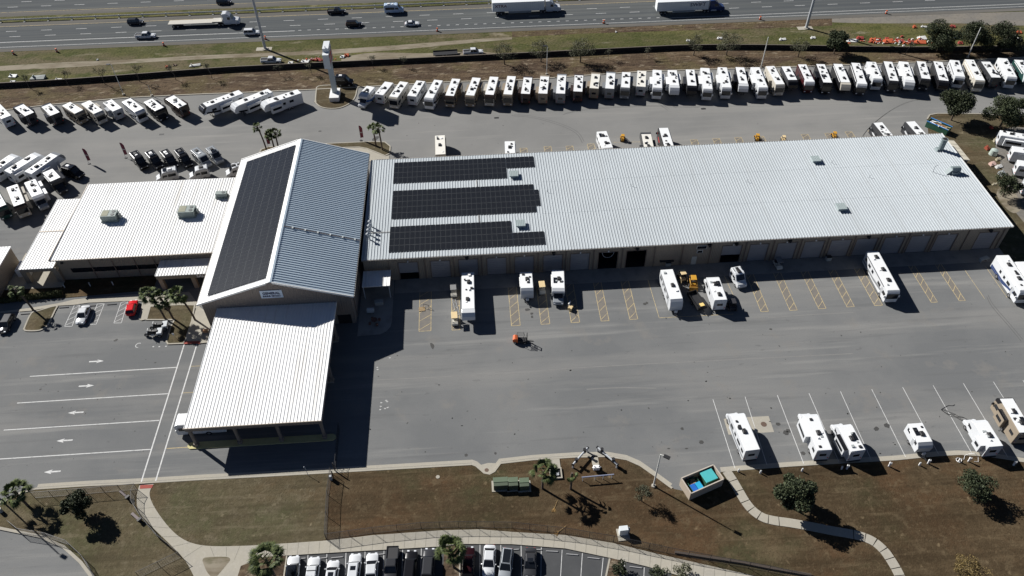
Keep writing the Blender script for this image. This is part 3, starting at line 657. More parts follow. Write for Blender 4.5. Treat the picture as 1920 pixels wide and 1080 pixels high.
for a, b, op in doors:
    if op < 4:
        dm = MB(); dm.box(a, 113.62, op+.02, b, 113.7, 4.64)
        z = op+.3
        while z < 4.5: dm.box(a+.02, 113.59, z, b-.02, 113.62, z+.05); z += .5
        d_ = dm.build('roller_door', m_door, LB, True)
    jm = MB(); jm.box(a-.13, 113.42, 0, a, 113.5, 4.78); jm.box(b, 113.42, 0, b+.13, 113.5, 4.78); jm.box(a, 113.42, 4.65, b, 113.5, 4.78); jm.build('door_frame', m_trim, LB, True)
xs = [-18.1, -11, -5.2, .4, 6.1, 11.8, 17.4, 23.1, 28.9, 35.5, 41.2, 47, 54.2, 59.9, 65.6, 71.2, 76.7, 82.3, 88, 93.5, 100.4, 107.9]
for x in xs:
    MB().box(x-.08, 113.3, 0, x+.08, 113.42, 6.0).build('downpipe', m_trim, LB, True)
for x in [-2.5, 14.9, 31.8, 46.5, 52.0, 63.0, 79.3, 104.8]:
    MB().box(x-.35, 113.1, 5.15, x+.35, 113.5, 5.5).tube((x, 113.1, 5.2), (x, 112.9, 5.05), .2).build('floodlight', m_blk, LB, True)
for x in [-14.3, -7.9, 3.4, 9, 20.3, 26, 51.5, 57, 62.5, 68.5, 74, 85.2, 90.8, 96.2]:
    MB().box(x-.12, 113.25, 4.85, x+.12, 113.5, 5.1).build('wall_lamp', m_whp, LB, True)
gut = MB(); gut.box(LX0, 113.0, 5.98, LX1, 113.15, 6.16); gut.build('gutter', mat('gutter_grey', (.30, .28, .25), .5), LB, True)
gb = MB(); gb.box(LX0+1, 145.6, 6.75, LX1, 145.75, 6.98); n_ = 0
gb.build('gutter', mat('gutter_grey', (.30, .28, .25), .5), LB, True)
for x0_, x1_, z0_, z1_ in [(44.1, 46.0, 4.3, 5.0), (44.3, 45.3, 3.2, 3.8)]:
    w_ = MB().box(x0_-.08, 113.42, z0_-.08, x1_+.08, 113.5, z1_+.08).build('window', m_ridge, LB, True); MB().box(x0_, 113.38, z0_, x1_, 113.42, z1_).build('pane', m_glass, w_, True)
MB().box(43.45, 113.42, 0, 44.45, 113.5, 2.15).build('entrance_door', mat('pale_door', (.5, .5, .46), .5), LB, True)
MB().box(36.8, 113.1, 1.35, 39.7, 113.5, 1.6).build('wall_shelf', m_blk, LB, True)
tr_ = MB(); tr_.add([(LX1, 113.1, 5.95), (LX1+.1, 113.1, 5.95), (LX1+.1, 145.7, 6.7), (LX1, 145.7, 6.7), (LX1, 113.1, 6.3), (LX1+.1, 113.1, 6.3), (LX1+.1, 145.7, 7.02), (LX1, 145.7, 7.02)], [(0, 3, 2, 1), (4, 5, 6, 7), (0, 1, 5, 4), (1, 2, 6, 5), (2, 3, 7, 6), (3, 0, 4, 7)]); tr_.build('rake_trim', m_ridge, LB, True)
# apron
ap = MB(); ap.box(-17.3, 109.6, 0, 109, 113.5, .015); struct('apron', ap, ground_mat('apron_concrete', [((.27, .26, .24), 0, 0, 0, U, 0), ((.2, .19, .18), .4, .45, .65, U, .7), ((.12, .12, .12), .8, .6, .75, U, .5)]), 'concrete apron along the doors')
A1 = [(-18.0, 7.0, 136.7, 144.1), (7.1, 13.4, 140.2, 144.1)]
A2 = [(-17.8, 12.5, 124.9, 134.1), (12.55, 13.5, 126.9, 132.2)]
A3 = [(-18.0, 6.9, 114.9, 122.5), (7.0, 13.4, 114.9, 118.8)]
for A, lb in ((A1, 'upper solar array, stepped at its right end'), (A2, 'middle solar array'), (A3, 'lower solar array, stepped at its right end')):
    o = solar_array(A, zl, rf, 1.05, 1.88); o['label'] = lb
# seams, conduits, antennas on the roof
cm = MB()
for y in (124.4, 134.9): cm.box(13.8, y, zl(0, y)+.0, 108.8, y+.05, zl(0, y)+.02)
cm.build('seam', m_roofl, rf, True)
for q_ in ((-22.5, 120.9, 6.45, -18.0, 121.0, 6.55), (.3, 122.6, 6.5, .4, 124.8, 6.6), (.2, 134.2, 6.8, .3, 136.6, 6.88)): MB().box(*q_).build('conduit', mat('conduit', (.35, .33, .3), .5), rf, True)
def roof_hood(x, y, name='roof_vent', s=1.0, lab=None):
    z = zl(x, y); mb = MB(); mb.box(x-.7*s, y-.7*s, z, x+.7*s, y+.7*s, z+.55)
    mb.box(x-1.0*s, y-1.05*s, z+.55, x+1.0*s, y+1.05*s, z+.75, t=.06)
    for i in range(6): mb.box(x-.95*s+i*.36*s, y-1.0*s, z+.75, x-.87*s+i*.36*s, y+1.0*s, z+.79)
    o = mb.build(name, mat('vent_grey', (.30, .35, .35), .5), rf, True); o['label'] = lab or 'grey louvred roof hood'
for x, y in [(8.5, 137.4), (8.8, 121.0), (76.2, 137.6), (76.0, 121.2)]: roof_hood(x, y)
for x, y in [(15.3, 131.3), (33.8, 131.9), (59, 131.5), (86, 131.0), (79.6, 136.6)]:
    z = zl(x, y); MB().tube((x, y, z), (x, y, z+.6), .04).tube((x, y, z+.6), (x+.3, y, z+.65), .035).build('vent_pipe', m_gry, rf, True)
z = zl(105.9, 139.6); MB().tube((105.9, 139.6, z), (105.9, 139.6, z+2.6), .62, n=16).tube((105.9, 139.6, z+2.6), (105.9, 139.6, z+2.9), .72, .72, n=16).tube((105.9, 139.6, z+2.9), (105.9, 139.6, z+2.92), .5, n=16).box(104.7, 138.8, z, 105.6, 140.2, z+.5, t=.2).build('exhaust_stack', mat('stack_grey', (.19, .23, .235), .55), rf, True)
o = MB().tube((105.9, 139.6, z+2.93), (105.9, 139.6, z+2.95), .5, n=16).build('stack_mouth', m_dark, rf, True)
x, y = 105.0, 131.2; z = zl(x, y); mb = MB(); mb.box(x-.9, y-.9, z, x+.9, y+.9, z+.7); mb.tube((x-.9, y, z+.95), (x+1.0, y, z+.95), .7, n=14); mb.add([(x-1.9, y-.6, z), (x-.9, y-.6, z), (x-.9, y-.6, z+1.2), (x-1.9, y+.6, z), (x-.9, y+.6, z), (x-.9, y+.6, z+1.2)], [(0, 1, 2), (5, 4, 3), (0, 2, 5, 3)]); mb.build('exhaust_fan', mat('stack_grey', (.19, .23, .235), .55), rf, True)
mb = MB().tube((100.6, 131.8, zl(0, 131.8)), (100.6, 131.8, zl(0, 131.8)+1.6), .07).tube((100.6, 131.8, zl(0, 131.8)+1.6), (101.2, 131.8, zl(0, 131.8)+1.9), .07); mb.build('flue_pipe', m_galv, rf, True)
# side shed on the right
SH = MB(); zs = 4.0
sd_ = thing('side_shed', 'small tan lean-to shed against the far right end of the long building', 'shed', (110.9, 143, 0))
SHY0, SHY1 = 138.2, 146.2
mb = MB().hexa([(109.1, SHY0, 4.9), (113.2, SHY0, 4.3), (113.2, SHY1, 4.3), (109.1, SHY1, 4.9)], [(109.1, SHY0, 5.02), (113.2, SHY0, 4.42), (113.2, SHY1, 4.42), (109.1, SHY1, 5.02)])
for i in range(6):
    y = SHY0+.1+i*1.55; mb.hexa([(109.1, y, 5.0), (113.2, y, 4.4), (113.2, y+.1, 4.4), (109.1, y+.1, 5.0)], [(109.1, y, 5.07), (113.2, y, 4.47), (113.2, y+.1, 4.47), (109.1, y+.1, 5.07)])
mb.build('roof', mat('shed_roof', (.62, .57, .46), .5), sd_, True)
MB().box(109.2, SHY0+.2, .05, 112.9, SHY0+.4, 4.3).box(112.7, SHY0+.4, .05, 112.9, SHY1-.2, 4.25).build('wall', m_wall, sd_, True)

# ---- gabled hall
GH = thing('gabled_hall', 'tall gabled hall with solar panels on its left slope and a blue-grey ribbed right slope', 'building', (-38.05, 124.5, 0))
GX0, GX1, GY0, GY1, RX_, RZ, EZ = -52.4, -23.7, 101.9, 147.1, -38.05, 12.35, 7.55
kk = (RZ-EZ)/(RX_-GX0)
zL = lambda x, y: EZ+(x-GX0)*kk
zR = lambda x, y: EZ+(GX1-x)*kk
rl_ = ribbed('roof', GX0, RX_-.0, GY0, GY1, zL, m_roofw, GH, 'X', .555, .08, .07); rl_['label'] = 'white left roof slope with solar panels'
rr_ = ribbed('roof', RX_+.0, GX1, GY0, GY1, zR, m_roofb, GH, 'X', .61, .13, .11); rr_['label'] = 'blue-grey right roof slope'
mb = MB(); mb.hexa([(RX_-.75, GY0-.03, zL(RX_-.75, 0)+.02), (RX_, GY0-.03, RZ+.02), (RX_, GY1+.03, RZ+.02), (RX_-.75, GY1+.03, zL(RX_-.75, 0)+.02)], [(RX_-.75, GY0-.03, zL(RX_-.75, 0)+.1), (RX_, GY0-.03, RZ+.13), (RX_, GY1+.03, RZ+.13), (RX_-.75, GY1+.03, zL(RX_-.75, 0)+.1)])
mb.build('ridge_cap', m_ridge, GH, True)
mb = MB(); mb.hexa([(RX_+.002, GY0-.03, RZ+.02), (RX_+.35, GY0-.03, zR(RX_+.35, 0)+.02), (RX_+.35, GY1+.03, zR(RX_+.35, 0)+.02), (RX_+.002, GY1+.03, RZ+.02)], [(RX_+.002, GY0-.03, RZ+.135), (RX_+.35, GY0-.03, zR(RX_+.35, 0)+.16), (RX_+.35, GY1+.03, zR(RX_+.35, 0)+.16), (RX_+.002, GY1+.03, RZ+.135)]); mb.build('ridge_cap', m_roofb, GH, True)
def rake(x0, z0, x1, z1, y, d, nm='rake_trim', m=m_ridge):
    MB().hexa([(x0, y, z0-.22), (x1, y, z1-.22), (x1, y+d, z1-.22), (x0, y+d, z0-.22)], [(x0, y, z0+.16), (x1, y, z1+.16), (x1, y+d, z1+.16), (x0, y+d, z0+.16)]).build(nm, m, GH, True)
rake(GX0, EZ, RX_-.76, RZ-.25, GY0-.16, .15); rake(RX_+.36, RZ-.12, GX1, EZ, GY0-.16, .15)
rake(GX0, EZ, RX_-.76, RZ-.25, GY1+.01, .15); rake(RX_+.36, RZ-.12, GX1, EZ, GY1+.01, .15)
wy = GY0+.35
wm = MB()
def gablewall(y, d):
    a, b = GX0+.65, GX1-.65
    pts = [(a, 0), (b, 0), (b, zR(b, 0)-.14), (RX_, RZ-.14), (a, zL(a, 0)-.14)]
    wm.prof(pts, y, y+d)
gablewall(wy, .3); gablewall(GY1-.65, .3)
wm.box(GX0+.65, wy+.3, 0, GX0+.95, GY1-.65, zL(GX0+.65, 0)-.15); wm.box(GX1-.95, wy+.3, 0, GX1-.65, GY1-.65, zR(GX1-.65, 0)-.15)
wm.build('wall', m_wallb, GH, True)
o = solar_array([(-50.6, -39.05, 103.3, 145.3)], zL, rl_, 1.65, 1.07, lift=.2); o['label'] = 'large dark solar array covering the left slope'
# conduit down the right slope
cm = MB(); yv = 117.3
cm.hexa([(RX_+.4, yv, zR(RX_+.4, 0)+.14), (GX1, yv-.0, EZ+.14), (GX1, yv+.1, EZ+.14), (RX_+.4, yv+.1, zR(RX_+.4, 0)+.14)], [(RX_+.4, yv, zR(RX_+.4, 0)+.24), (GX1, yv-.0, EZ+.24), (GX1, yv+.1, EZ+.24), (RX_+.4, yv+.1, zR(RX_+.4, 0)+.24)]); cm.build('conduit', m_trim, rr_, True)
for i in range(6):
    x = RX_+2+i*2.3; MB().box(x-.15, yv-.2, zR(x, 0)+.02, x+.15, yv+.3, zR(x, 0)+.3).build('conduit_block', m_gry, rr_, True)
MB().box(GX1+.01, GY0, EZ-.25, GX1+.14, GY1, EZ-.05).build('gutter', mat('gutter_grey', (.30, .28, .25), .5), GH, True)
MB().box(GX0-.14, GY0, EZ-.25, GX0-.01, GY1, EZ-.05).build('gutter', mat('gutter_grey', (.30, .28, .25), .5), GH, True)
for y in [104, 110, 116, 122, 128, 134, 140]: MB().box(GX1-.64, y, 0, GX1-.5, y+.12, EZ-.2).build('downpipe', m_trim, GH, True)
MB().box(-27.6, wy-.06, .0, -25.1, wy-.003, 2.4).build('roller_door', m_dark, GH, True)
# flues between the roofs
for i, (x, y) in enumerate([(-21.9, 120.3), (-21.85, 121.6), (-21.8, 122.9), (-21.95, 119.0)]):
    t_ = MB().tube((x, y, 6.3), (x, y, 7.5), .16).tube((x, y, 7.5), (x-.3, y, 7.9), .16).tube((x-.45, y, 7.75), (x+.0, y, 8.15), .28).build('flue_pipe', m_galv, rf, True)
# sign on the front gable
sg = thing('shop_sign', 'pale blue-white sign reading GENERAL high on the front gable wall', 'sign', (-38.5, wy-.12, 9.05))
MB().box(-2.0, -.06, -.95, 2.0, .10, .95).build('sign_board', mat('sign_white', (.62, .70, .80), .5, .03), sg, bevel=.02)
m_navy = mat('navy_letters', (.012, .018, .07), .5)
lettering('GENERAL', .80, m_navy, sg, (0, -.09, .28), (pi/2, 0, 0), .02, .02, .92)
mb = MB()
for i in range(4): mb.box(-1.6+i*.36, -.1, -.62, -1.34+i*.36, -.06, -.22)
mb.box(-.1, -.1, -.62, 1.6, -.06, -.22); mb.build('sign_band', m_navy, sg)
lettering('RV CENTER', .34, mat('sign_white', (.62, .70, .80), .5), sg, (.75, -.11, -.42), (pi/2, 0, 0), .01, .005)

# ---- front canopy
CN = thing('drive_through_canopy', 'large white ribbed drive-through canopy standing in front of the gabled hall', 'canopy', (-38.2, 88, 0))
CX0, CX1, CY0, CY1 = -49.25, -27.1, 75.4, 102.2
zc = lambda x, y: 6.0-(y-75.4)*.004
ribbed('roof', CX0, CX1, CY0, CY1, lambda x, y: 6.0, m_roofw, CN, 'Y', .555, .085, .075)
MB().box(CX0+.05, CY0+.03, 5.05, CX1-.05, CY0+.2, 5.87).box(CX0+.05, CY0+.2, 5.05, CX0+.22, CY1, 5.87).box(CX1-.22, CY0+.2, 5.05, CX1-.05, CY1, 5.87).build('fascia', m_wallb, CN, True)
MB().box(CX0-.05, CY0-.1, 5.82, CX1+.05, CY0+.0, 6.05).build('edge_trim', mat('tan_trim', (.45, .38, .3), .5), CN, True)
MB().box(CX0+.25, CY0+.25, 5.2, CX1-.25, CY1-.05, 5.3).build('ceiling', m_wallb, CN, True)
for x, _ in [(-48.9, 0), (-41.7, 0), (-34.8, 0), (-27.6, 0)]:
    for y in (76.1, 88.3, 98.0):
        MB().box(x-.22, y-.22, .1, x+.22, y+.22, 5.19).box(x-.35, y-.35, .1, x+.35, y+.35, .9).build('post', m_wallb, CN, True)
isl = MB(); P = [(-50.3, 76.1)]+[(-50.2+.5*(1-cos(a))*.6-.0, 76.05+.55*sin(a)) for a in []]
isl.prism([(-50.5, 76.1), (-50.35, 76.5), (-50.0, 76.75), (-26.3, 76.75), (-25.9, 76.5), (-25.75, 76.1), (-25.9, 75.7), (-26.3, 75.45), (-50.0, 75.45), (-50.35, 75.7)], 0, .17)
struct('traffic_island', isl, mat('yellow_kerb', (.50, .45, .22), .8, .2), 'yellow painted kerb island under the canopy edge')
MB_ = MB()
isl2 = MB()
for y in (88.3, 98): isl2.prism([(-48.9, y-.5), (-27.3, y-.5), (-27.3, y+.5), (-48.9, y+.5)], 0, .16)
struct('traffic_island', isl2, concrete, 'islands below the canopy')

# ---- office wing
OF = thing('office_building', 'low office wing with a broad white ribbed roof left of the gabled hall', 'building', (-69, 130, 0))
zo = lambda x, y: 6.0+(y-118)*.012
orf = ribbed('roof', -85.25, GX0-.0+.6, 118.0, 142.35, zo, m_roofw, OF, 'Y', .555, .085, .075)
mb = MB(); mb.box(-84.7, 118.6, 0, -53, 118.9, 1.9); mb.box(-84.7, 118.6, 3.1, -53, 118.9, 5.85); mb.box(-84.7, 118.6, 1.9, -82.6, 118.9, 3.1)
mb.box(-84.7, 118.9, 0, -84.4, 142, 5.85); mb.box(-84.4, 141.7, 0, -53, 142, 6.1); mb.build('wall', m_wall, OF, True)
for a, b in [(-82.5, -78.35), (-78.1, -73.9), (-73.7, -69.5), (-69.3, -65.2)]:
    w_ = MB().box(a, 118.62, 1.9, b, 118.66, 3.1).build('window', m_glass, OF, True)
MB().box(-65.1, 118.64, 0, -53.2, 118.68, 3.3).build('entrance_glazing', m_glass, OF, True)
MB().box(-85.3, 117.88, 5.78, -53, 118.0, 6.02).build('gutter', mat('tan_trim', (.45, .38, .3), .5), OF, True)
MB().box(-85.37, 117.9, 5.8, -85.25, 142.4, 6.3).build('rake_trim', mat('tan_trim', (.45, .38, .3), .5), OF, True)
for x in (-78.2, -73.8, -69.4, -65.6): MB().box(x-.05, 118.45, 0, x+.07, 118.6, 5.8).build('downpipe', m_trim, OF, True)
for x, z in [(-75.5, 5.2), (-83.5, 4.6)]: MB().box(x-.25, 118.3, z, x+.25, 118.6, z+.3).build('wall_lamp', m_blk, OF, True)
def hvac(x, y, z, sx, sy, sz, nm, par, dark=False):
    o = MB().box(x-sx/2, y-sy/2, z+.35, x+sx/2, y+sy/2, z+.35+sz).box(x-sx/2-.15, y-sy/2-.1, z, x+sx/2+.15, y+sy/2+.1, z+.35).build('rooftop_unit', mat('hvac_green_grey', (.22, .26, .245), .6, .2, 1.5), par, True)
    o['label'] = nm
    return o
m_fan = m_blk
for (x, y, sx, sy, nm) in [(-76.6, 130.0, 3.1, 2.2, 'left rooftop air handler'), (-60.7, 130.2, 3.3, 2.3, 'right rooftop air handler')]:
    z = zo(x, y); o = hvac(x, y, z, sx, sy, 1.25, nm, orf)
    mb = MB()
    for dy in (-.5, .5): mb.tube((x+sx/2-.7, y+dy, z+1.6), (x+sx/2-.7, y+dy, z+1.66), .38, n=14)
    mb.build('fan_grille', mat('fan_grille', (.09, .1, .1), .6), orf, True)
    MB().box(x-sx/2+.15, y-sy/2+.2, z+1.6, x-.1, y+sy/2-.2, z+1.64).build('panel', mat('rusty_panel', (.27, .27, .20), .8, .35, 2), orf, True)
    MB().box(x+sx/2, y-.5, z+.4, x+sx/2+.6, y+.5, z+1.3, t=.1).build('duct', mat('hvac_dark', (.10, .12, .12), .6), orf, True)
x, y = -54.7, 135.6; z = zo(x, y); hvac(x, y, z, 2.3, 1.1, .9, 'small rooftop condenser', orf); MB().tube((x+.5, y, z+1.25), (x+.5, y, z+1.3), .36, n=14).build('fan_grille', mat('fan_grille', (.09, .1, .1), .6), orf, True)
# low side roof of the office
zq = lambda x, y: 4.0
lr = ribbed('low_roof', -92.25, -85.38, 118.0, 140.4, zq, m_roofw, OF, 'Y', .555, .085, .075)
MB().box(-92.2, 129.4, 4.0, -85.4, 129.65, 4.1).build('seam', mat('tan_trim', (.45, .38, .3), .5), OF, True)
MB().box(-92.2, 118.05, 3.1, -85.0, 118.3, 3.88).box(-92.2, 118.3, 3.1, -91.95, 140.3, 3.88).box(-92.2, 118.05, .05, -91.2, 119.05, 3.1).box(-86.0, 118.05, .05, -84.8, 119.05, 3.1).box(-92.2, 126, .05, -91.9, 140.3, 3.1).box(-92.2, 125.7, .05, -85.0, 126, 3.1).build('portico_wall', m_wall, OF, True)
MB().box(-92.2, 139.9, 0, -85.0, 140.2, 3.88).build('wall', m_wall, OF, True)
# sales entrance canopy
EC = thing('entrance_canopy', 'white ribbed entrance canopy lettered SALES tucked between office and gabled hall', 'canopy', (-58.5, 116, 0))
ribbed('roof', -64.3, -52.7, 113.9, 118.5, lambda x, y: 4.1, m_roofw, EC, 'Y', .555, .085, .075)
MB().box(-64.2, 113.95, 3.1, -52.9, 114.15, 3.97).box(-64.2, 114.15, 3.1, -64.0, 118.5, 3.97).build('fascia', m_wall, EC, True)
for x in (-63.7, -57.3): MB().box(x-.4, 114.2, 0, x+.4, 115.0, 3.95, t=.02).build('pillar', mat('tan_brick', (.36, .27, .2), .85, .2, 4), EC, True)
lettering('SALES', 1.0, mat('white_letters', (.85, .85, .85), .5), EC, (-55.0+58.5, 113.9-116, 3.52), (pi/2, 0, 0), .03, .02)
# green car under portico seen as pale body
# ---- neighbouring small building at the left edge
NB = thing('small_building', 'small tan building with a white ribbed roof, cut by the left edge', 'building', (-101, 117, 0))
ribbed('roof', -108, -95.9, 112, 124.75, lambda x, y: 4.5, m_roofw, NB, 'Y', .61, .06, .06)
MB().box(-107.8, 112.2, 0, -96.1, 124.6, 4.37).build('wall', m_wall, NB, True)
# white condenser box by the office
AC = thing('condenser_unit', 'white box with a round black fan between the office wing and the small building', 'machine', (-93.6, 121.6, 0))
MB().box(-1.1, -1.5, 0, 1.4, 1.5, 1.9).build('casing', m_whp, AC, bevel=.04); MB().tube((.1, .5, 1.9), (.1, .5, 1.95), .45, n=16).tube((-.7, -1.1, 1.9), (-.7, -1.1, 1.94), .18).build('fan_grille', m_blk, AC)
# pavements at left
struct('pavement', MB().box(-96, 116.5, 0, -84.7, 127.5, .06), concrete, 'concrete pad under the office portico')
struct('verge', sheet([(-100, 113.2), (-85, 113.2), (-66, 114.2), (-66, 118.5), (-84.7, 118.5), (-84.7, 116.4), (-100, 116.4)], .08), lawn, 'planted strip in front of the office')

# ---- awning and patio beside the hall
AW = thing('lean_to_awning', 'small blue-shaded lean-to awning in the corner between hall and service building', 'awning', (-20.4, 111, 0))
ribbed('roof', -23.2, -17.75, 108.25, 112.7, lambda x, y: 3.6, m_roofw, AW, 'Y', .61, .06, .06)
for x in (-23.0, -18.0): MB().box(x-.08, 108.4, 0, x+.08, 108.56, 3.5).build('post', m_galv, AW, True)
pt = MB(); sheet([(-23.9, 98.6), (-19.6, 98.8), (-18.5, 99.4), (-17.7, 100.6), (-17.5, 102), (-17.5, 113.4), (-23.9, 113.4)], .10, pt); struct('patio', pt, ground_mat('patio_concrete', [((.30, .29, .27), 0, 0, 0, U, 0), ((.2, .19, .18), .4, .45, .65, U, .7)]), 'concrete patio in the corner of hall and service building')
bl = thing('table', 'small round table with stools on the shaded patio', 'table', (-20.8, 102.0, .1))
MB().tube((0, 0, .7), (0, 0, .76), .6, n=14).tube((0, 0, 0), (0, 0, .7), .06).build('tabletop', mat('brown_wood', (.14, .07, .05), .7), bl)
for i in range(4):
    a = i*pi/2+.5; MB().box(cos(a)*1.0-.2, sin(a)*1.0-.2, 0, cos(a)*1.0+.2, sin(a)*1.0+.2, .45).build('stool', mat('brown_wood', (.14, .07, .05), .7), bl)
gr = thing('barbecue_grill', 'small grill on the shaded patio under the hall wall', 'grill', (-21.7, 104.6, .1)); MB().box(-.7, -.35, .3, .7, .35, .9).tube((-.65, 0, .95), (.65, 0, .95), .33).build('body', m_galv, gr); MB().box(-.6, -.3, 0, -.5, .3, .3).box(.5, -.3, 0, .6, .3, .3).build('leg', m_blk, gr)
bx = thing('storage_box', 'grey storage box on the shaded patio', 'box', (-20.2, 106.8, .1), .1); MB().box(-.8, -.4, 0, .8, .4, .8).build('body', mat('box_grey', (.3, .3, .28), .7), bx, bevel=.03); MB().box(-.84, -.44, .8, .84, .44, .88).build('lid', m_gry, bx)

# ---- dumpster enclosure
p = [G(1262, 921, .1), G(1292, 937, .1), G(1367, 911, .1), G(1340, 885, .1)]
tp_ = [G(1277.5, 896.5, 2.1), G(1296, 925, 2.1), G(1357, 898, 2.1), G(1337.5, 871.5, 2.1)]
DE = thing('dumpster_enclosure', 'open-topped tan walled enclosure holding the skips at the edge of the yard', 'enclosure', (*[sum(q[i] for q in tp_)/4 for i in (0, 1)], 0))
for i in range(4):
    a, b = Vector(tp_[i]), Vector(tp_[(i+1) % 4])
    mb = band([a, b], .15, .05, 2.1, side=0); mb.build('wall', mat('tan_block', (.40, .34, .27), .8, .1, 2), DE, True)
    mb = band([a, b], .17, 2.1, 2.15, side=0); mb.build('coping', mat('pale_cap', (.45, .40, .34), .7), DE, True)
u = (Vector(tp_[3])-Vector(tp_[0])).normalized(); w_ = (Vector(tp_[1])-Vector(tp_[0])).normalized(); ang = atan2(u.y, u.x); o0 = Vector(tp_[0]); LW = (Vector(tp_[3])-Vector(tp_[0])).length; WW = (Vector(tp_[1])-Vector(tp_[0])).length
def inenc(a, b): q = o0+u*LW*a+w_*WW*b; return (q.x, q.y, .1)
struct('concrete_pad', sheet([tuple((o0+u*LW*a+w_*WW*b)) for a, b in ((0, 0), (1, 0), (1, 1), (0, 1))], .12), concrete, 'slab inside the skip enclosure')
gcol = mat('green_skip', (.03, .10, .06), .6, .25); tcol = mat('turquoise_lid', (.07, .40, .41), .5, .15, 1.2)
d1 = thing('dumpster', 'big green skip with a bright turquoise lid in the right half of the enclosure', 'dumpster', inenc(.73, .42), ang)
MB().box(-1.0, -.95, .15, 1.0, .95, 1.75, t=-.06).build('body', gcol, d1, bevel=.02); MB().box(-1.1, -1.05, 1.76, 1.1, 1.05, 1.85, t=.04).build('lid', tcol, d1, bevel=.02)
d2 = thing('dumpster', 'open green skip with scrap and two blue lids in the enclosure', 'dumpster', inenc(.28, .52), ang)
mb = MB(); mb.box(-.95, -1.1, .1, -.87, 1.1, 1.4); mb.box(.87, -1.1, .1, .95, 1.1, 1.4); mb.box(-.87, -1.1, .1, .87, -1.02, 1.4); mb.box(-.87, 1.02, .1, .87, 1.1, 1.4); mb.box(-.87, -1.02, .1, .87, 1.02, .2); mb.build('body', gcol, d2)
MB().box(-.93, -1.1, 1.42, -.06, .15, 1.48).build('lid', mat('blue_lid', (.02, .12, .45), .4), d2); MB().box(.02, -1.1, 1.42, .93, .15, 1.48).build('lid', mat('cyan_lid', (.03, .33, .55), .4), d2)
random.seed(3); mb = MB()
for i in range(14):
    x, y = random.uniform(-.6, .6), random.uniform(.25, .9); s_ = random.uniform(.1, .25); mb.box(x-s_, y-s_*.6, .9, x+s_, y+s_*.6, .95+random.uniform(.1, .35))
mb.build('scrap', mat('cardboard', (.35, .22, .12), .8, .4, 4), d2)
# ================================================================ VEHICLES
def wheel(par, x, y, r=.42, w=.28, n=14):
    o = MB().tube((x, y-w/2, r), (x, y+w/2, r), r, n=n).build('wheel', m_rub, par)
    s_ = 1 if y > 0 else -1
    MB().tube((x, y+s_*(w/2-.02), r), (x, y+s_*(w/2+.015), r), r*.55, n=10).build('rim', m_rim, o)
    return o
RVN = {'classA': 'motorhome', 'classC': 'motorhome', 'trailer': 'travel_trailer', 'fifth': 'fifth_wheel_trailer', 'van': 'camper_van'}
CATN = {'classA': 'motorhome', 'classC': 'motorhome', 'trailer': 'travel trailer', 'fifth': 'fifth wheel', 'van': 'camper van'}

def roof_stuff(t, L, x0, x1, H, rnd, dens=1.0, acs=None, Wd=2.5, dark=True, solar=False):
    """AC shrouds, vents, skylights, aerial on the roof between x0 and x1"""
    z = H+.03; n = acs if acs is not None else (2 if x1-x0 > 6 else 1)
    shr = m_blk if dark else mat('grey_shroud', (.4, .41, .42), .5)
    for i in range(n):
        x = x0+(x1-x0)*((i+.5)/n)+rnd.uniform(-.4, .4); y = rnd.uniform(-.15, .15)
        MB().box(x-.5, y-.36, z, x+.5, y+.36, z+.3, t=.1).build('air_conditioner', shr, t, bevel=.03, seg=1)
    for i in range(int(rnd.uniform(3, 6)*dens)):
        x = rnd.uniform(x0+.4, x1-.4); y = rnd.choice([-.6, -.35, .3, .55, .7])
        s_ = rnd.uniform(.16, .28)
        MB().box(x-s_, y-s_, z, x+s_, y+s_, z+rnd.uniform(.08, .2), t=.03).build('roof_vent', rnd.choice([m_blk, m_blk, m_whp, m_gry]), t)
    if solar:
        x = rnd.uniform(x0+1.2, x1-1.2)
        MB().box(x-.75, -.95, z+.02, x+.75, -.25, z+.07).build('solar_panel', m_glass, t)
    if rnd.random() < .5:
        x = rnd.uniform(x0+.5, x1-.5); MB().tube((x, .3, z), (x, .3, z+.25), .28, .1, n=10).build('satellite_dome', m_whp, t)

def side_windows(t, x0, x1, z0, z1, Wd, rnd, n, par_y=None):
    for s_ in (-1, 1):
        y = s_*Wd/2
        for i in range(n):
            if rnd.random() < .15: continue
            a = x0+(x1-x0)*(i+.15)/n; b = a+(x1-x0)/n*rnd.uniform(.45, .7)
            MB().box(a, y-.012, z0, b, y+.012, z1).build('window', m_glass, t)

def swoosh(t, x0, x1, Wd, col, col2=None, rnd=random, z=1.2):
    for s_ in (-1, 1):
        y = s_*(Wd/2+.006); mb = MB()
        pts = [(x0, z-.25), (x0, z+.15), (x0+(x1-x0)*.45, z+.1), (x0+(x1-x0)*.75, z+.55), (x1, z+1.1), (x1, z+.7), (x0+(x1-x0)*.78, z+.1), (x0+(x1-x0)*.5, z-.3)]
        mb.prof([(p, q) for p, q in pts], y-.005, y+.005); mb.build('stripe', paint(col), t)
        if col2:
            mb = MB(); mb.prof([(p, q-.42) for p, q in pts[:4]]+[(pts[7][0], pts[7][1]-.3)], y-.004, y+.004); mb.build('stripe', paint(col2), t)

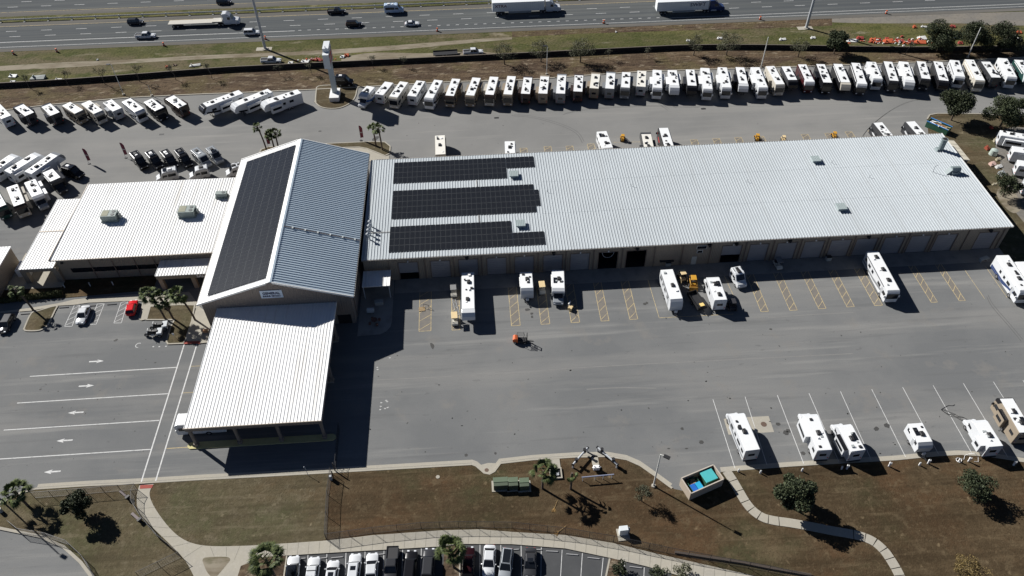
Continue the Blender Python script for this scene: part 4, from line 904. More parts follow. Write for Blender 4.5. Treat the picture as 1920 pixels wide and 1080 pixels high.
def rv(kind, L, label, group, loc, rz, body='white', H=None, slides=(), roofc='white', stripe=None, stripe2=None, seed=0, low=None, cap=None, acs=None, solar=False, dens=1.0, rearwin=True, roofdark=False):
    rnd = random.Random(seed)
    Wd = 2.5 if kind != 'van' else 2.05
    H = H or {'classA': 3.6, 'classC': 3.25, 'trailer': 3.2, 'fifth': 3.75, 'van': 2.75}[kind]
    nm = RVN[kind]
    t = thing(nm, label, CATN[kind], (*loc, 0), rz, group)
    P = paint(body); h = L/2
    rm = m_mem if roofc == 'white' else m_memt if roofc == 'aged' else paint(roofc)
    if kind == 'classA':
        pts = [(-h, .5), (-h, H-.1), (-h+.12, H), (h-.5, H), (h-.12, H-.35), (h-.02, 2.0), (h, 1.2), (h-.08, .5)]
        MB().prof(pts, -Wd/2, Wd/2).build('body', P, t, bevel=.07, seg=2)
        MB().box(-h+.12, -Wd/2+.14, H-.01, h-.55, Wd/2-.14, H+.03).build('roof', rm, t)
        if cap: MB().prof([(h-1.5, H+.02), (h-.5, H+.025), (h-.09, H-.34), (h-.04, 2.6), (h-1.0, 2.7)], -Wd/2-.01, Wd/2+.01).build('front_cap', paint(cap), t, bevel=.05)
        MB().hexa([(h-.0, -1.12, 1.5), (h-.0, 1.12, 1.5), (h-.06, 1.12, 1.5), (h-.06, -1.12, 1.5)], [(h-.02, -1.12, 2.75), (h-.02, 1.12, 2.75), (h-.2, 1.12, 2.75), (h-.2, -1.12, 2.75)]).build('windshield', m_glass, t)
        MB().box(h-1.7, -Wd/2-.012, 1.6, h-.6, -Wd/2+.01, 2.4).build('window', m_glass, t); MB().box(h-1.7, Wd/2-.01, 1.6, h-.6, Wd/2+.012, 2.4).build('window', m_glass, t)
        for s_ in (-1, 1):
            MB().box(h-.02, s_*.85-.2, .85, h+.03, s_*.85+.2, 1.1).build('headlight', mat('headlight', (.7, .72, .75), .15), t)
            MB().box(h-.35, s_*(Wd/2+.05), 1.7, h-.2, s_*(Wd/2+.35), 2.2).build('mirror', m_blk if body != 'white' else m_whp, t)
        for x in (h-2.2, -h+3.0):
            for s_ in (-1, 1): wheel(t, x, s_*(Wd/2-.13), .48, .32)
        xr0, xr1 = -h+.4, h-1.4
    elif kind == 'fifth':
        pts = [(-h, .6), (-h, H-.25), (h-1.6, H), (h-.7, H-.12), (h-.15, H-.75), (h, H-1.5), (h-.12, 1.75), (h-2.7, 1.7), (h-2.9, .6)]
        MB().prof(pts, -Wd/2, Wd/2).build('body', P, t, bevel=.06, seg=2)
        MB().hexa([(-h+.1, -Wd/2+.1, H-.26), (h-1.6, -Wd/2+.1, H-.02), (h-1.6, Wd/2-.1, H-.02), (-h+.1, Wd/2-.1, H-.26)], [(-h+.1, -Wd/2+.1, H-.2), (h-1.6, -Wd/2+.1, H+.03), (h-1.6, Wd/2-.1, H+.03), (-h+.1, Wd/2-.1, H-.2)]).build('roof', rm, t)
        MB().prof([(h-1.5, H+.01), (h-.68, H-.1), (h-.13, H-.73), (h+.01, H-1.5), (h-.11, 2.1), (h-.5, 2.2), (h-1.1, H-.6)], -Wd/2-.01, Wd/2+.01).build('front_cap', paint(cap or body), t, bevel=.05)
        for s_ in (-1, 1): MB().box(h-2.4, s_*.8-.06, 0, h-2.28, s_*.8+.06, 1.75).build('landing_leg', m_blk, t)
        MB().tube((h-1.0, 0, 1.75), (h-1.0, 0, 1.2), .12).build('kingpin', m_blk, t)
        for x in (-.8-h*.25, .15-h*.25):
            for s_ in (-1, 1): wheel(t, x, s_*(Wd/2-.12), .38, .24)
        xr0, xr1 = -h+.4, h-1.6
    elif kind == 'trailer':
        pts = [(-h, .55), (-h, H-.08), (-h+.1, H), (h-.7, H), (h-.25, H-.4), (h, 1.9), (h-.2, .6)]
        MB().prof(pts, -Wd/2, Wd/2).build('body', P, t, bevel=.05, seg=2)
        MB().box(-h+.1, -Wd/2+.1, H-.01, h-.72, Wd/2-.1, H+.03).build('roof', rm, t)
        MB().tube((h-.4, -.8, .55), (h+1.2, 0, .5), .06).tube((h-.4, .8, .55), (h+1.2, 0, .5), .06).box(h+1.15, -.1, .42, h+1.4, .1, .6).build('hitch', m_blk, t)
        MB().tube((h+.3, -.16, .55), (h+.3, -.16, 1.05), .15).tube((h+.3, .16, .55), (h+.3, .16, 1.05), .15).build('gas_bottles', m_whp, t)
        for x in ((-.6, .3) if L > 6 else (-.2,)):
            for s_ in (-1, 1): wheel(t, x, s_*(Wd/2-.1), .36, .24)
        xr0, xr1 = -h+.3, h-.9
    elif kind == 'classC':
        pts = [(-h, .55), (-h, H-.08), (-h+.1, H), (h-2.1, H), (h-1.5, H-.3), (h-1.45, 2.35), (h-1.8, 2.15), (h-2.4, 2.05), (h-2.4, .55)]
        MB().prof(pts, -Wd/2, Wd/2).build('body', P, t, bevel=.06, seg=2)
        MB().box(-h+.1, -Wd/2+.1, H-.01, h-2.15, Wd/2-.1, H+.03).build('roof', rm, t)
        cc = [(h-2.35, .45), (h-2.35, 2.1), (h-1.75, 2.08), (h-1.05, 1.38), (h-.15, 1.18), (h, .95), (h-.02, .45)]
        cb = MB().prof(cc, -1.0, 1.0).build('cab', paint(low or body), t, bevel=.08, seg=2)
        MB().hexa([(h-1.70, -.86, 2.05), (h-1.02, -.86, 1.40), (h-1.02, .86, 1.40), (h-1.70, .86, 2.05)], [(h-1.68, -.86, 2.10), (h-1.0, -.86, 1.44), (h-1.0, .86, 1.44), (h-1.68, .86, 2.10)]).build('windshield', m_glass, t)
        for s_ in (-1, 1):
            MB().box(h-2.2, s_*1.0-.02, 1.35, h-1.3, s_*1.0+.02, 1.9).build('window', m_glass, t)
            MB().box(h-.03, s_*.75-.16, .8, h+.03, s_*.75+.16, 1.0).build('headlight', mat('headlight', (.7, .72, .75), .15), t)
            wheel(t, h-1.1, s_*.9, .4, .28); wheel(t, -h+1.9, s_*(Wd/2-.14), .4, .3)
        xr0, xr1 = -h+.3, h-2.3
    else:
        pts = [(-h, .35), (-h+.02, H-.25), (-h+.15, H), (h-2.2, H), (h-1.75, H-.12), (h-.95, 1.5), (h-.15, 1.2), (h, .85), (h-.03, .35)]
        MB().prof(pts, -Wd/2, Wd/2).build('body', P, t, bevel=.13, seg=3)
        MB().hexa([(h-1.68, -.82, H-.26), (h-1.02, -.82, 1.60), (h-1.02, .82, 1.60), (h-1.68, .82, H-.26)], [(h-1.62, -.82, H-.20), (h-.96, -.82, 1.63), (h-.96, .82, 1.63), (h-1.62, .82, H-.20)]).build('windshield', m_glass, t)
        for s_ in (-1, 1):
            MB().box(-h+.4, s_*Wd/2-.02, 1.35, h-2.8, s_*Wd/2+.02, 2.1).build('window', m_glass, t); MB().box(h-2.6, s_*Wd/2-.015, 1.45, h-1.7, s_*Wd/2+.015, 2.0).build('window', m_glass, t)
            MB().box(h-.12, s_*.72-.15, .85, h+.02, s_*.72+.15, 1.05).build('headlight', mat('headlight', (.7, .72, .75), .15), t)
            MB().box(h-1.75, s_*(Wd/2+.02), 1.4, h-1.6, s_*(Wd/2+.25), 1.7).build('mirror', m_blk, t)
            wheel(t, h-1.05, s_*(Wd/2-.12), .36, .24); wheel(t, -h+1.25, s_*(Wd/2-.12), .36, .24)
        MB().box(-h-.01, -.75, 1.45, -h+.03, .75, 2.1).build('rear_window', m_glass, t)
        mb = MB()
        for s_ in (-1, 1): mb.box(-h+.5, s_*.8-.03, H+.05, h-2.6, s_*.8+.03, H+.12)
        mb.build('roof_rack', m_blk, t)
        MB().box(-h+1.0, -.4, H-.01, -h+2.0, .4, H+.22, t=.1).build('air_conditioner', m_blk if seed % 3 else m_whp, t, bevel=.03)
        MB().box(h-3.6, -.3, H-.01, h-3.0, .3, H+.12, t=.03).build('roof_vent', m_whp if body != 'white' else m_blk, t)
        if seed % 2 == 0: MB().box(-h+2.2, -.65, H+.1, -h+3.0, .65, H+.14).build('solar_panel', m_glass, t)
        return t
    # windows, door, awning, slides
    occ = {1: [], -1: []}
    for (s_, a, b) in slides:
        xa, xb = -h+L*a, -h+L*b; y0 = s_*(Wd/2-.02); y1 = s_*(Wd/2+.72); zt = min(H-.45, 3.0)
        o = MB().box(xa, y0, .95, xb, y1, zt).build('slide_out', P, t, bevel=.03, seg=1)
        MB().box(xa-.03, y0+s_*.04, zt+.001, xb+.03, y1+s_*.03, zt+.05).build('slide_topper', paint('black') if roofdark else (rm if body == 'white' else paint(body)), o)
        MB().box(xa+.4, y1-.01, 1.7, xb-.4, y1+.012, 2.35).build('window', m_glass, o)
        occ[s_].append((xa, xb))
    for s_ in (-1, 1):
        x = xr0+.3
        while x < xr1-.6:
            w2 = rnd.uniform(.6, 1.3)
            if all(x+w2 < a-.1 or x > b+.1 for a, b in occ[s_]) and rnd.random() < .75:
                MB().box(x, s_*Wd/2-.012, 1.75 if kind != 'fifth' else 1.95, x+w2, s_*Wd/2+.012, 2.4 if kind != 'fifth' else 2.6).build('window', m_glass, t)
            x += w2+rnd.uniform(.5, 1.2)
    if stripe: swoosh(t, -h+.2, h-(.4 if kind == 'classA' else 1.0), Wd, stripe, stripe2, rnd)
    if not any(b-a > 0 for a, b in occ[-1]):
        MB().tube((xr0+.8, -Wd/2-.07, H-.3), (xr1-.5, -Wd/2-.07, H-.3), .07).build('awning', mat('awning_black', (.05, .05, .055), .7) if rnd.random() < .5 else m_whp, t)
    MB().box(xr1-1.1, -Wd/2-.014, .8, xr1-.45, -Wd/2+.01, 2.6).build('door', paint('ltgrey' if body == 'white' else body), t)
    if rearwin: MB().box(-h-.012, -.55, 1.7, -h+.01, .55, 2.3).build('rear_window', m_glass, t)
    for s_ in (-1, 1): MB().box(-h-.015, s_*1.0-.08, 1.0, -h+.01, s_*1.0+.08, 1.3).build('tail_light', m_red, t)
    MB().box(-h-.15, -1.1, .45, -h, 1.1, .62).build('bumper', m_blk, t)
    mb = MB()
    for yy in (.75, 1.05): mb.tube((-h-.06, yy, .9), (-h-.06, yy, H-.05), .02, n=5)
    for zz in (1.1, 1.5, 1.9, 2.3, 2.7): mb.tube((-h-.06, .75, zz), (-h-.06, 1.05, zz), .018, n=5)
    mb.build('ladder', m_galv, t)
    roof_stuff(t, L, xr0, xr1, H if kind != 'fifth' else H-.08, rnd, dens, acs, Wd, solar=solar)
    return t

def place(far, near, front='near', z=3.6, ext=.5):
    """roof end mid points (map coords) -> location, heading, length"""
    a, b = Vector(far), Vector(near)
    f, r_ = (b, a) if front == 'near' else (a, b)
    d = (f-r_); L = d.length; d.normalize()
    L2 = L+ext; c_ = r_+d*(L2/2)
    return (c_.x, c_.y), atan2(d.y, d.x), L2

def car(kind, label, loc, rz, col='white', L=4.6, Wd=1.85, group=None, name=None, cat=None, extra=None):
    nm = {'sedan': 'car', 'suv': 'car', 'hatch': 'car', 'pickup': 'pickup_truck', 'wagon': 'car'}[kind]
    t = thing(name or nm, label, cat or ('pickup' if kind == 'pickup' else 'car'), (*loc, 0), rz, group)
    P = paint(col); h = L/2; w = Wd/2
    hz = {'sedan': .92, 'hatch': .95, 'suv': 1.05, 'wagon': .95, 'pickup': 1.12}[kind]
    pts = [(-h, .32), (-h, hz-.12), (-h+.12, hz), (h-1.25, hz), (h-.25, hz-.17), (h-.02, hz-.34), (h, .32)]
    # plan-rounded lower body from stacked outlines
    def outline(x0, x1, ww, r):
        o = []
        for (cx, cy, a0) in ((x1-r, ww-r*.8, 0), (x0+r, ww-r*.8, 90), (x0+r, -ww+r*.8, 180), (x1-r, -ww+r*.8, 270)):
            for k in range(4):
                a = rad(a0+k*30); o.append((cx+r*cos(a), cy+r*.8*sin(a)))
        return o
    def topz(x):
        for (xa, za), (xb, zb) in zip(pts[2:-1], pts[3:]):
            if xa <= x <= xb: return za+(zb-za)*(x-xa)/(xb-xa)
        return hz if x < 0 else pts[-2][1]
    mb = MB(); R_ = .42; lv = []
    for zf_, ins in ((.30, .06), (.45, 0), (.72, 0), (.94, .05), (1.0, .14)):
        ol = outline(-h+ins, h-ins, w-ins*.8, R_)
        lv.append([(x, y, .3+(topz(x)-.3)*(zf_-.3)/.7) for x, y in ol])
    n = len(lv[0]); vs = sum(lv, []); fs = []
    for a in range(len(lv)-1):
        for i in range(n): fs.append((a*n+i, a*n+(i+1) % n, (a+1)*n+(i+1) % n, (a+1)*n+i))
    # top as strips between the left and right halves so the bonnet slopes
    top = (len(lv)-1)*n
    order = sorted(range(n), key=lambda i: vs[top+i][0])
    lft = [i for i in order if vs[top+i][1] > 0]; rgt = [i for i in order if vs[top+i][1] < 0]
    for i in range(len(lft)-1): fs.append((top+rgt[i], top+rgt[i+1], top+lft[i+1], top+lft[i]))
    fs.append(tuple(range(n))[::-1])
    mb.add(vs, fs); b = mb.build('body', P, t, smooth=False)
    for p_ in b.data.polygons: p_.use_smooth = True
    # greenhouse
    if kind == 'sedan': b0, b1, t0, t1, H = -h+.55, h-1.3, -h+1.25, h-2.15, 1.44
    elif kind == 'hatch': b0, b1, t0, t1, H = -h+.15, h-1.15, -h+.55, h-1.95, 1.5
    elif kind == 'wagon': b0, b1, t0, t1, H = -h+.1, h-1.25, -h+.4, h-2.05, 1.55
    elif kind == 'suv': b0, b1, t0, t1, H = -h+.1, h-1.35, -h+.35, h-1.95, 1.78
    else: b0, b1, t0, t1, H = -h+2.05, h-1.45, -h+2.3, h-2.15, 1.85
    wb_, wt = w-.07, w-.26
    zb = hz-.03
    MB().hexa([(b0, -wb_, zb), (b1, -wb_, zb), (b1, wb_, zb), (b0, wb_, zb)], [(t0, -wt, H-.03), (t1, -wt, H-.03), (t1, wt, H-.03), (t0, wt, H-.03)]).build('windows', m_glass, t, bevel=.05)
    rmb = MB(); rmb.hexa([(t0-.06, -wt-.05, H-.07), (t1+.06, -wt-.05, H-.07), (t1+.06, wt+.05, H-.07), (t0-.06, wt+.05, H-.07)], [(t0+.06, -wt+.08, H+.01), (t1-.06, -wt+.08, H+.01), (t1-.06, wt-.08, H+.01), (t0+.06, wt-.08, H+.01)])
    for s_ in (-1, 1):
        for (xb, xt) in ((b0, t0), (b1, t1), ((b0+b1)/2-.2, (t0+t1)/2-.1)):
            rmb.tube((xb, s_*(wb_+.0), zb), (xt, s_*(wt+.01), H-.05), .045, n=5)
    rmb.build('roof', paint({'suvb': 'black'}.get(col, col)) if extra != 'darkroof' else m_glass, t)
    if extra == 'sunroof': MB().box((t0+t1)/2+.1, -.4, H+.012, (t0+t1)/2+.75, .4, H+.02).build('sunroof', m_glass, t)
    if extra == 'glassroof': MB().box(t0+.15, -wt+.12, H+.012, t1-.1, wt-.12, H+.02).build('sunroof', m_glass, t)
    if extra in ('rack', 'bars'):
        m3 = MB()
        for x in ((t0+t1)/2-.6, (t0+t1)/2+.5): m3.box(x-.04, -wt, H+.01, x+.04, wt, H+.07)
        m3.build('roof_bars', m_blk if col == 'white' else m_galv, t)
    if kind == 'pickup':
        MB().box(-h+.12, -w+.17, hz-.02, -h+1.98, w-.17, hz+.015).build('bed', m_blk, t)
        m3 = MB()
        for s_ in (-1, 1): m3.box(-h+.08, s_*(w-.14)-.06, hz, -h+2.0, s_*(w-.14)+.06, hz+.14)
        m3.box(-h+.04, -w+.12, hz, -h+.12, w-.12, hz+.14); m3.build('bed_rails', P, t)
    for s_ in (-1, 1):
        MB().box(h-.22, s_*(w-.42)-.17, hz-.34, h-.02, s_*(w-.42)+.17, hz-.2).build('headlight', mat('headlight', (.7, .72, .75), .15), t)
        MB().box(-h-.01, s_*(w-.4)-.14, hz-.28, -h+.1, s_*(w-.4)+.14, hz-.14).build('tail_light', m_red, t)
        MB().box(b1-.45, s_*(w-.02), hz-.02, b1-.28, s_*(w+.18), hz+.14).build('mirror', P, t, bevel=.03)
        for x in (h-.9, -h+.95): wheel(t, x, s_*(w-.1), .34 if kind != 'pickup' else .4, .22)
    MB().box(h-.06, -.5, .4, h+.01, .5, .58).build('grille', m_blk, t)
    return t
# ================================================================ THE RECREATIONAL VEHICLES
def rvq(q, i, far, near, kind, front, label, group, **kw):
    H = kw.pop('H', None) or {'classA': 3.6, 'classC': 3.25, 'trailer': 3.2, 'fifth': 3.7, 'van': 2.75}[kind]
    ext = kw.pop('ext', {'classA': .55, 'classC': 2.0, 'trailer': .7, 'fifth': 1.0, 'van': 1.7}[kind])
    a = Q(*q, *far, H); b = Q(*q, *near, H)
    loc, rz, L = place(a, b, front, H, ext)
    return rv(kind, L, label, group, loc, rz, H=H, seed=i, **kw)

GL = 'parked row at the back left'
B2 = ((-1, .15, .45),); S1 = ((1, .12, .42), (-1, .3, .65)); S2 = ((1, .1, .38), (1, .5, .78), (-1, .25, .6))
rowL = [((0, 0), (-60, 770), (48, 880), 'trailer', 'far', 'white', (), {}, 'white travel trailer'),
 ((0, 0), (135, 790), (220, 852), 'fifth', 'far', 'charcoal', S1, {}, 'charcoal fifth wheel with two slide-outs'),
 ((0, 0), (338, 783), (412, 850), 'fifth', 'far', 'charcoal', S1, {}, 'charcoal fifth wheel with slide-outs'),
 ((0, 0), (495, 778), (592, 838), 'classA', 'near', 'tan', ((1, .2, .7),), {}, 'tan motorhome with a wide slide-out'),
 ((0, 0), (640, 765), (737, 840), 'classA', 'near', 'cream', ((1, .2, .5),), {'stripe': 'brown', 'solar': True}, 'cream and brown motorhome'),
 ((0, 0), (805, 758), (882, 823), 'trailer', 'far', 'ltgrey', ((1, .3, .6),), {}, 'light grey travel trailer'),
 ((0, 0), (945, 748), (1045, 827), 'classA', 'near', 'white', (), {'stripe': 'charcoal'}, 'white motorhome with a dark windscreen'),
 ((0, 0), (1110, 750), (1198, 818), 'classA', 'near', 'black', ((1, .1, .4), (1, .55, .8)), {'solar': True}, 'black motorhome with slide-outs and a crowded roof'),
 ((0, 0), (1265, 722), (1370, 790), 'fifth', 'far', 'brown', ((-1, .15, .5),), {}, 'dark brown fifth wheel'),
 ((0, 0), (1805, 682), (1505, 800), 'fifth', 'near', 'white', ((1, .3, .6),), {'cap': 'charcoal', 'stripe': 'black', 'ext': .4}, 'long white angled fifth wheel with a dark nose and side, leftmost of three'),
 ((1, 0), (105, 672), (-175, 790), 'fifth', 'near', 'white', ((1, .35, .7),), {'stripe': 'black', 'stripe2': 'black', 'cap': 'white', 'ext': .4}, 'long white angled fifth wheel, nose to lower left, middle of three'),
 ((1, 0), (325, 678), (50, 775), 'fifth', 'near', 'white', ((1, .55, .85),), {'cap': 'white', 'ext': .4}, 'long white fifth wheel nearest the pylon sign, nose to the lower left')]
for i, (q, f_, n_, kd, fr, col, sl, kw, lb) in enumerate(rowL):
    lab = lb if i >= 9 else f'{lb}, {ordn(i+1)} from the left in the back row'
    rvq(q, 100+i, f_, n_, kd, fr, lab, GL, body=col, slides=sl, **kw)

GR = 'long parked row right of the pylon sign'
A = lambda x, y: (x, y)
rowR = [((1, 0), (862, 648), (800, 716), 'classC', 'near', 'white', (), {'stripe': 'blue', 'stripe2': 'navy', 'ext': 1.6}, 'short white and blue motorhome'),
 ((1, 0), (998, 617), (922, 710), 'trailer', 'far', 'white', (), {'stripe': 'grey'}, 'white travel trailer with a small rear window'),
 ((1, 0), (1112, 613), (1030, 727), 'classA', 'near', 'cream', (), {}, 'cream motorhome with a big dark windscreen'),
 ((1, 0), (1237, 607), (1167, 722), 'trailer', 'far', 'white', (), {'stripe': 'grey'}, 'plain white trailer'),
 ((1, 0), (1370, 600), (1296, 734), 'classA', 'near', 'white', (), {'stripe': 'charcoal'}, 'white motorhome with two roof units'),
 ((1, 0), (1502, 590), (1452, 718), 'classA', 'near', 'tan', S1, {'cap': 'brown'}, 'brown-nosed motorhome with slide-outs'),
 ((1, 0), (1655, 582), (1604, 715), 'classA', 'near', 'tan', S1, {}, 'tan motorhome with slide-outs'),
 ((1, 0), (1787, 575), (1750, 710), 'classA', 'near', 'cream', S1, {'cap': 'brown'}, 'cream motorhome with slide-outs'),
 ((1, 0), (1918, 570), (1888, 708), 'classA', 'near', 'tan', S1, {}, 'tan motorhome with a grey nose'),
 ((2, 0), (121, 574), (100, 699), 'fifth', 'far', 'brown', S1, {}, 'dark brown fifth wheel'),
 ((2, 0), (247, 566), (231, 697), 'fifth', 'far', 'tan', S1, {}, 'tan-ended fifth wheel'),
 ((2, 0), (375, 557), (364, 697), 'fifth', 'far', 'grey', S1, {}, 'grey fifth wheel'),
 ((2, 0), (503, 557), (494, 682), 'fifth', 'far', 'brown', S1, {}, 'brown fifth wheel'),
 ((2, 0), (630, 547), (616, 658), 'fifth', 'far', 'tan', ((1, .2, .5),), {'roofc': 'aged'}, 'taupe fifth wheel with an aged roof'),
 ((2, 0), (743, 541), (733, 660), 'fifth', 'far', 'grey', S1, {}, 'silver-grey fifth wheel'),
 ((2, 0), (858, 541), (850, 656), 'classA', 'near', 'grey', S1, {}, 'grey motorhome'),
 ((2, 0), (975, 532), (968, 651), 'trailer', 'far', 'ltgrey', ((-1, .2, .5),), {'roofc': 'aged'}, 'light grey trailer with four dark roof boxes'),
 ((2, 0), (1090, 524), (1092, 658), 'classA', 'near', 'white', S1, {}, 'white motorhome'),
 ((2, 0), (1204, 520), (1221, 650), 'fifth', 'near', 'white', S1, {}, 'white fifth wheel with a rounded white cap'),
 ((2, 0), (1336, 516), (1352, 651), 'fifth', 'near', 'charcoal', S1, {'cap': 'black'}, 'black-nosed fifth wheel'),
 ((2, 0), (1448, 509), (1470, 666), 'classA', 'near', 'white', S1, {}, 'long white motorhome'),
 ((2, 0), (1578, 504), (1612, 655), 'classA', 'near', 'white', S1, {'stripe': 'charcoal'}, 'white motorhome with charcoal stripes'),
 ((2, 0), (1710, 498), (1738, 637), 'fifth', 'near', 'black', S1, {'cap': 'white'}, 'black fifth wheel with a white cap'),
 ((2, 0), (1824, 503), (1885, 655), 'classA', 'near', 'white', S1, {'stripe': 'black'}, 'white and black motorhome'),
 ((3, 0), (15, 495), (92, 632), 'classA', 'near', 'cream', S1, {}, 'cream motorhome'),
 ((3, 0), (134, 492), (190, 608), 'fifth', 'near', 'charcoal', ((1, .2, .6),), {'cap': 'black'}, 'charcoal fifth wheel'),
 ((3, 0), (255, 482), (315, 612), 'classA', 'near', 'maroon', ((1, .2, .7),), {'cap': 'white'}, 'maroon sided motorhome'),
 ((3, 0), (393, 480), (448, 619), 'classA', 'near', 'black', ((1, .15, .6), (-1, .3, .6)), {'solar': True}, 'black motorhome'),
 ((3, 0), (525, 473), (585, 626), 'fifth', 'near', 'black', ((1, .15, .7),), {'cap': 'cream'}, 'black fifth wheel with a cream cap'),
 ((3, 0), (656, 471), (708, 628), 'classA', 'near', 'charcoal', ((1, .2, .6),), {'cap': 'white'}, 'charcoal and white motorhome'),
 ((3, 0), (775, 463), (825, 589), 'classA', 'near', 'white', ((1, .15, .45), (-1, .3, .6)), {}, 'white motorhome with a dark windscreen'),
 ((3, 0), (899, 461), (946, 605), 'classA', 'near', 'charcoal', ((1, .15, .5),), {'stripe': 'white'}, 'charcoal motorhome with white stripes'),
 ((3, 0), (1020, 456), (1066, 610), 'fifth', 'near', 'white', ((1, .15, .5), (-1, .3, .6)), {'cap': 'white'}, 'white fifth wheel'),
 ((3, 0), (1148, 460), (1186, 590), 'classA', 'near', 'charcoal', ((1, .15, .5),), {}, 'charcoal motorhome'),
 ((3, 0), (1277, 457), (1322, 612), 'fifth', 'near', 'black', ((1, .15, .5),), {'cap': 'black'}, 'all-black fifth wheel'),
 ((3, 0), (1400, 451), (1442, 573), 'classA', 'near', 'white', ((1, .15, .5),), {'stripe': 'grey'}, 'white motorhome with grey stripes'),
 ((3, 0), (1510, 446), (1592, 602), 'classA', 'near', 'cream', ((1, .15, .5),), {}, 'long cream motorhome'),
 ((3, 0), (1626, 455), (1716, 577), 'fifth', 'far', 'charcoal', ((-1, .15, .5),), {}, 'charcoal fifth wheel'),
 ((3, 0), (1760, 436), (1832, 576), 'classA', 'near', 'white', ((1, .15, .5),), {'stripe': 'tan'}, 'white motorhome with tan stripes'),
 ((3, 0), (1882, 443), (1960, 565), 'fifth', 'near', 'green', (), {'cap': 'white'}, 'dark teal sided fifth wheel'),
 ((3, 0), (2005, 435), (2090, 550), 'classA', 'near', 'white', ((1, .15, .5),), {}, 'white motorhome cut by the right edge')]
for i, (q, f_, n_, kd, fr, col, sl, kw, lb) in enumerate(rowR):
    rvq(q, 200+i, f_, n_, kd, fr, f'{lb}, {ordn(i+1)} to the right of the pylon sign', GR, body=col, slides=sl, **kw)

GG = 'motorhomes and trailers left of the office wing'
for i, (f_, n_, kd, fr, col, sl, kw, lb) in enumerate([
 ((-70, 195), (105, 85), 'fifth', 'near', 'white', ((-1, .3, .6),), {}, 'white fifth wheel cut by the left edge, behind the two full ones'),
 ((50, 205), (275, 75), 'fifth', 'near', 'white', ((-1, .05, .3),), {'stripe': 'grey'}, 'white fifth wheel, middle one of three pointing to the upper right'),
 ((205, 210), (420, 70), 'fifth', 'near', 'white', ((-1, .25, .5),), {'cap': 'grey'}, 'white fifth wheel with a grey cap, beside the black van'),
 ((355, 200), (418, 268), 'classC', 'near', 'charcoal', ((1, .1, .7),), {}, 'dark sided overcab motorhome with white roof below the black van'),
 ((222, 275), (282, 385), 'classC', 'near', 'white', ((1, .1, .35), (1, .5, .75)), {'low': 'silver'}, 'white overcab motorhome with a silver bonnet'),
 ((88, 312), (145, 455), 'classA', 'near', 'cream', ((1, .1, .4), (1, .5, .8)), {'roofc': 'white', 'cap': 'brown'}, 'cream motorhome with a brown nose and slide-outs'),
 ((-60, 350), (5, 470), 'classA', 'near', 'green', (), {}, 'dark motorhome mostly cut by the left edge'),
 ((-250, 190), (-80, 90), 'fifth', 'near', 'white', (), {}, 'white fifth wheel beyond the left edge')][:7]):
    rvq((0, 1), 300+i, f_, n_, kd, fr, lb, GG, body=col, slides=sl, **kw)
rvq((0, 1), 330, (470, 155), (545, 175), 'van', 'near', 'black camper van beside the white fifth wheel, nose to the right', GG, body='black', ext=1.8)
GV = 'camper vans parked left of the gabled hall'
vans = [((995, 52), (1050, 112), 'black'), ((1112, 48), (1165, 108), 'black'), ((1222, 42), (1278, 105), 'black'), ((1330, 32), (1388, 98), 'black'), ((1452, 30), (1530, 98), 'silver'), ((1566, 18), (1620, 70), 'silver')]
for i, (f_, n_, c_) in enumerate(vans):
    rvq((0, 1), 341+i*2 - (i % 2), f_, n_, 'van', 'near', f'{c_} camper van, {ordn(i+1)} from the left in the upper row of vans', GV, body=c_, ext=1.1)
for i, (f_, n_, lb) in enumerate([((1320, 178), (1190, 205), 'white camper van facing left, leftmost of the three in the lower row'), ((1555, 165), (1440, 188), 'white camper van facing left, middle of the three in the lower row'), ((1800, 150), (1715, 168), 'white camper van facing left, partly hidden by the gabled roof')]):
    rvq((0, 1), 360+i, f_, n_, 'van', 'near', lb, GV, body='white', ext=1.1)

GB = 'vehicles behind the long building'
def rvp(i, far, near, kind, front, label, group, **kw):
    return rvq((0, 0), i, (far[0]*4, far[1]*4), (near[0]*4, near[1]*4), kind, front, label, group, **kw)
rvp(400, (825, 254), (826, 290), 'trailer', 'far', 'plain beige trailer just right of the twin palms, behind the solar roof', GB, body='cream', roofc='aged', acs=1)
rvp(401, (956, 265), (957, 292), 'trailer', 'far', 'white trailer peeking out behind the roof edge above the upper solar array', GB, body='white', acs=1)
rvp(402, (1128, 246), (1141, 280), 'classC', 'near', 'white motorhome with dark roof panels behind the roof edge', GB, body='white', solar=True, ext=1.5)
rvp(403, (1211, 249), (1219, 285), 'fifth', 'far', 'grey sided fifth wheel with an aged roof behind the roof edge', GB, body='charcoal', roofc='aged', slides=S1)
rvp(404, (1244, 240), (1257, 283), 'classA', 'far', 'black motorhome with orange swirls behind the roof edge', GB, body='black', stripe='red', stripe2='tan')
rvp(405, (1646, 230), (1672, 262), 'classA', 'far', 'charcoal motorhome behind the far right part of the roof, left one of two', GB, body='charcoal', stripe='white')
rvp(406, (1707, 228), (1737, 262), 'classA', 'far', 'dark motorhome beside the scrap container behind the roof', GB, body='charcoal', stripe='white')

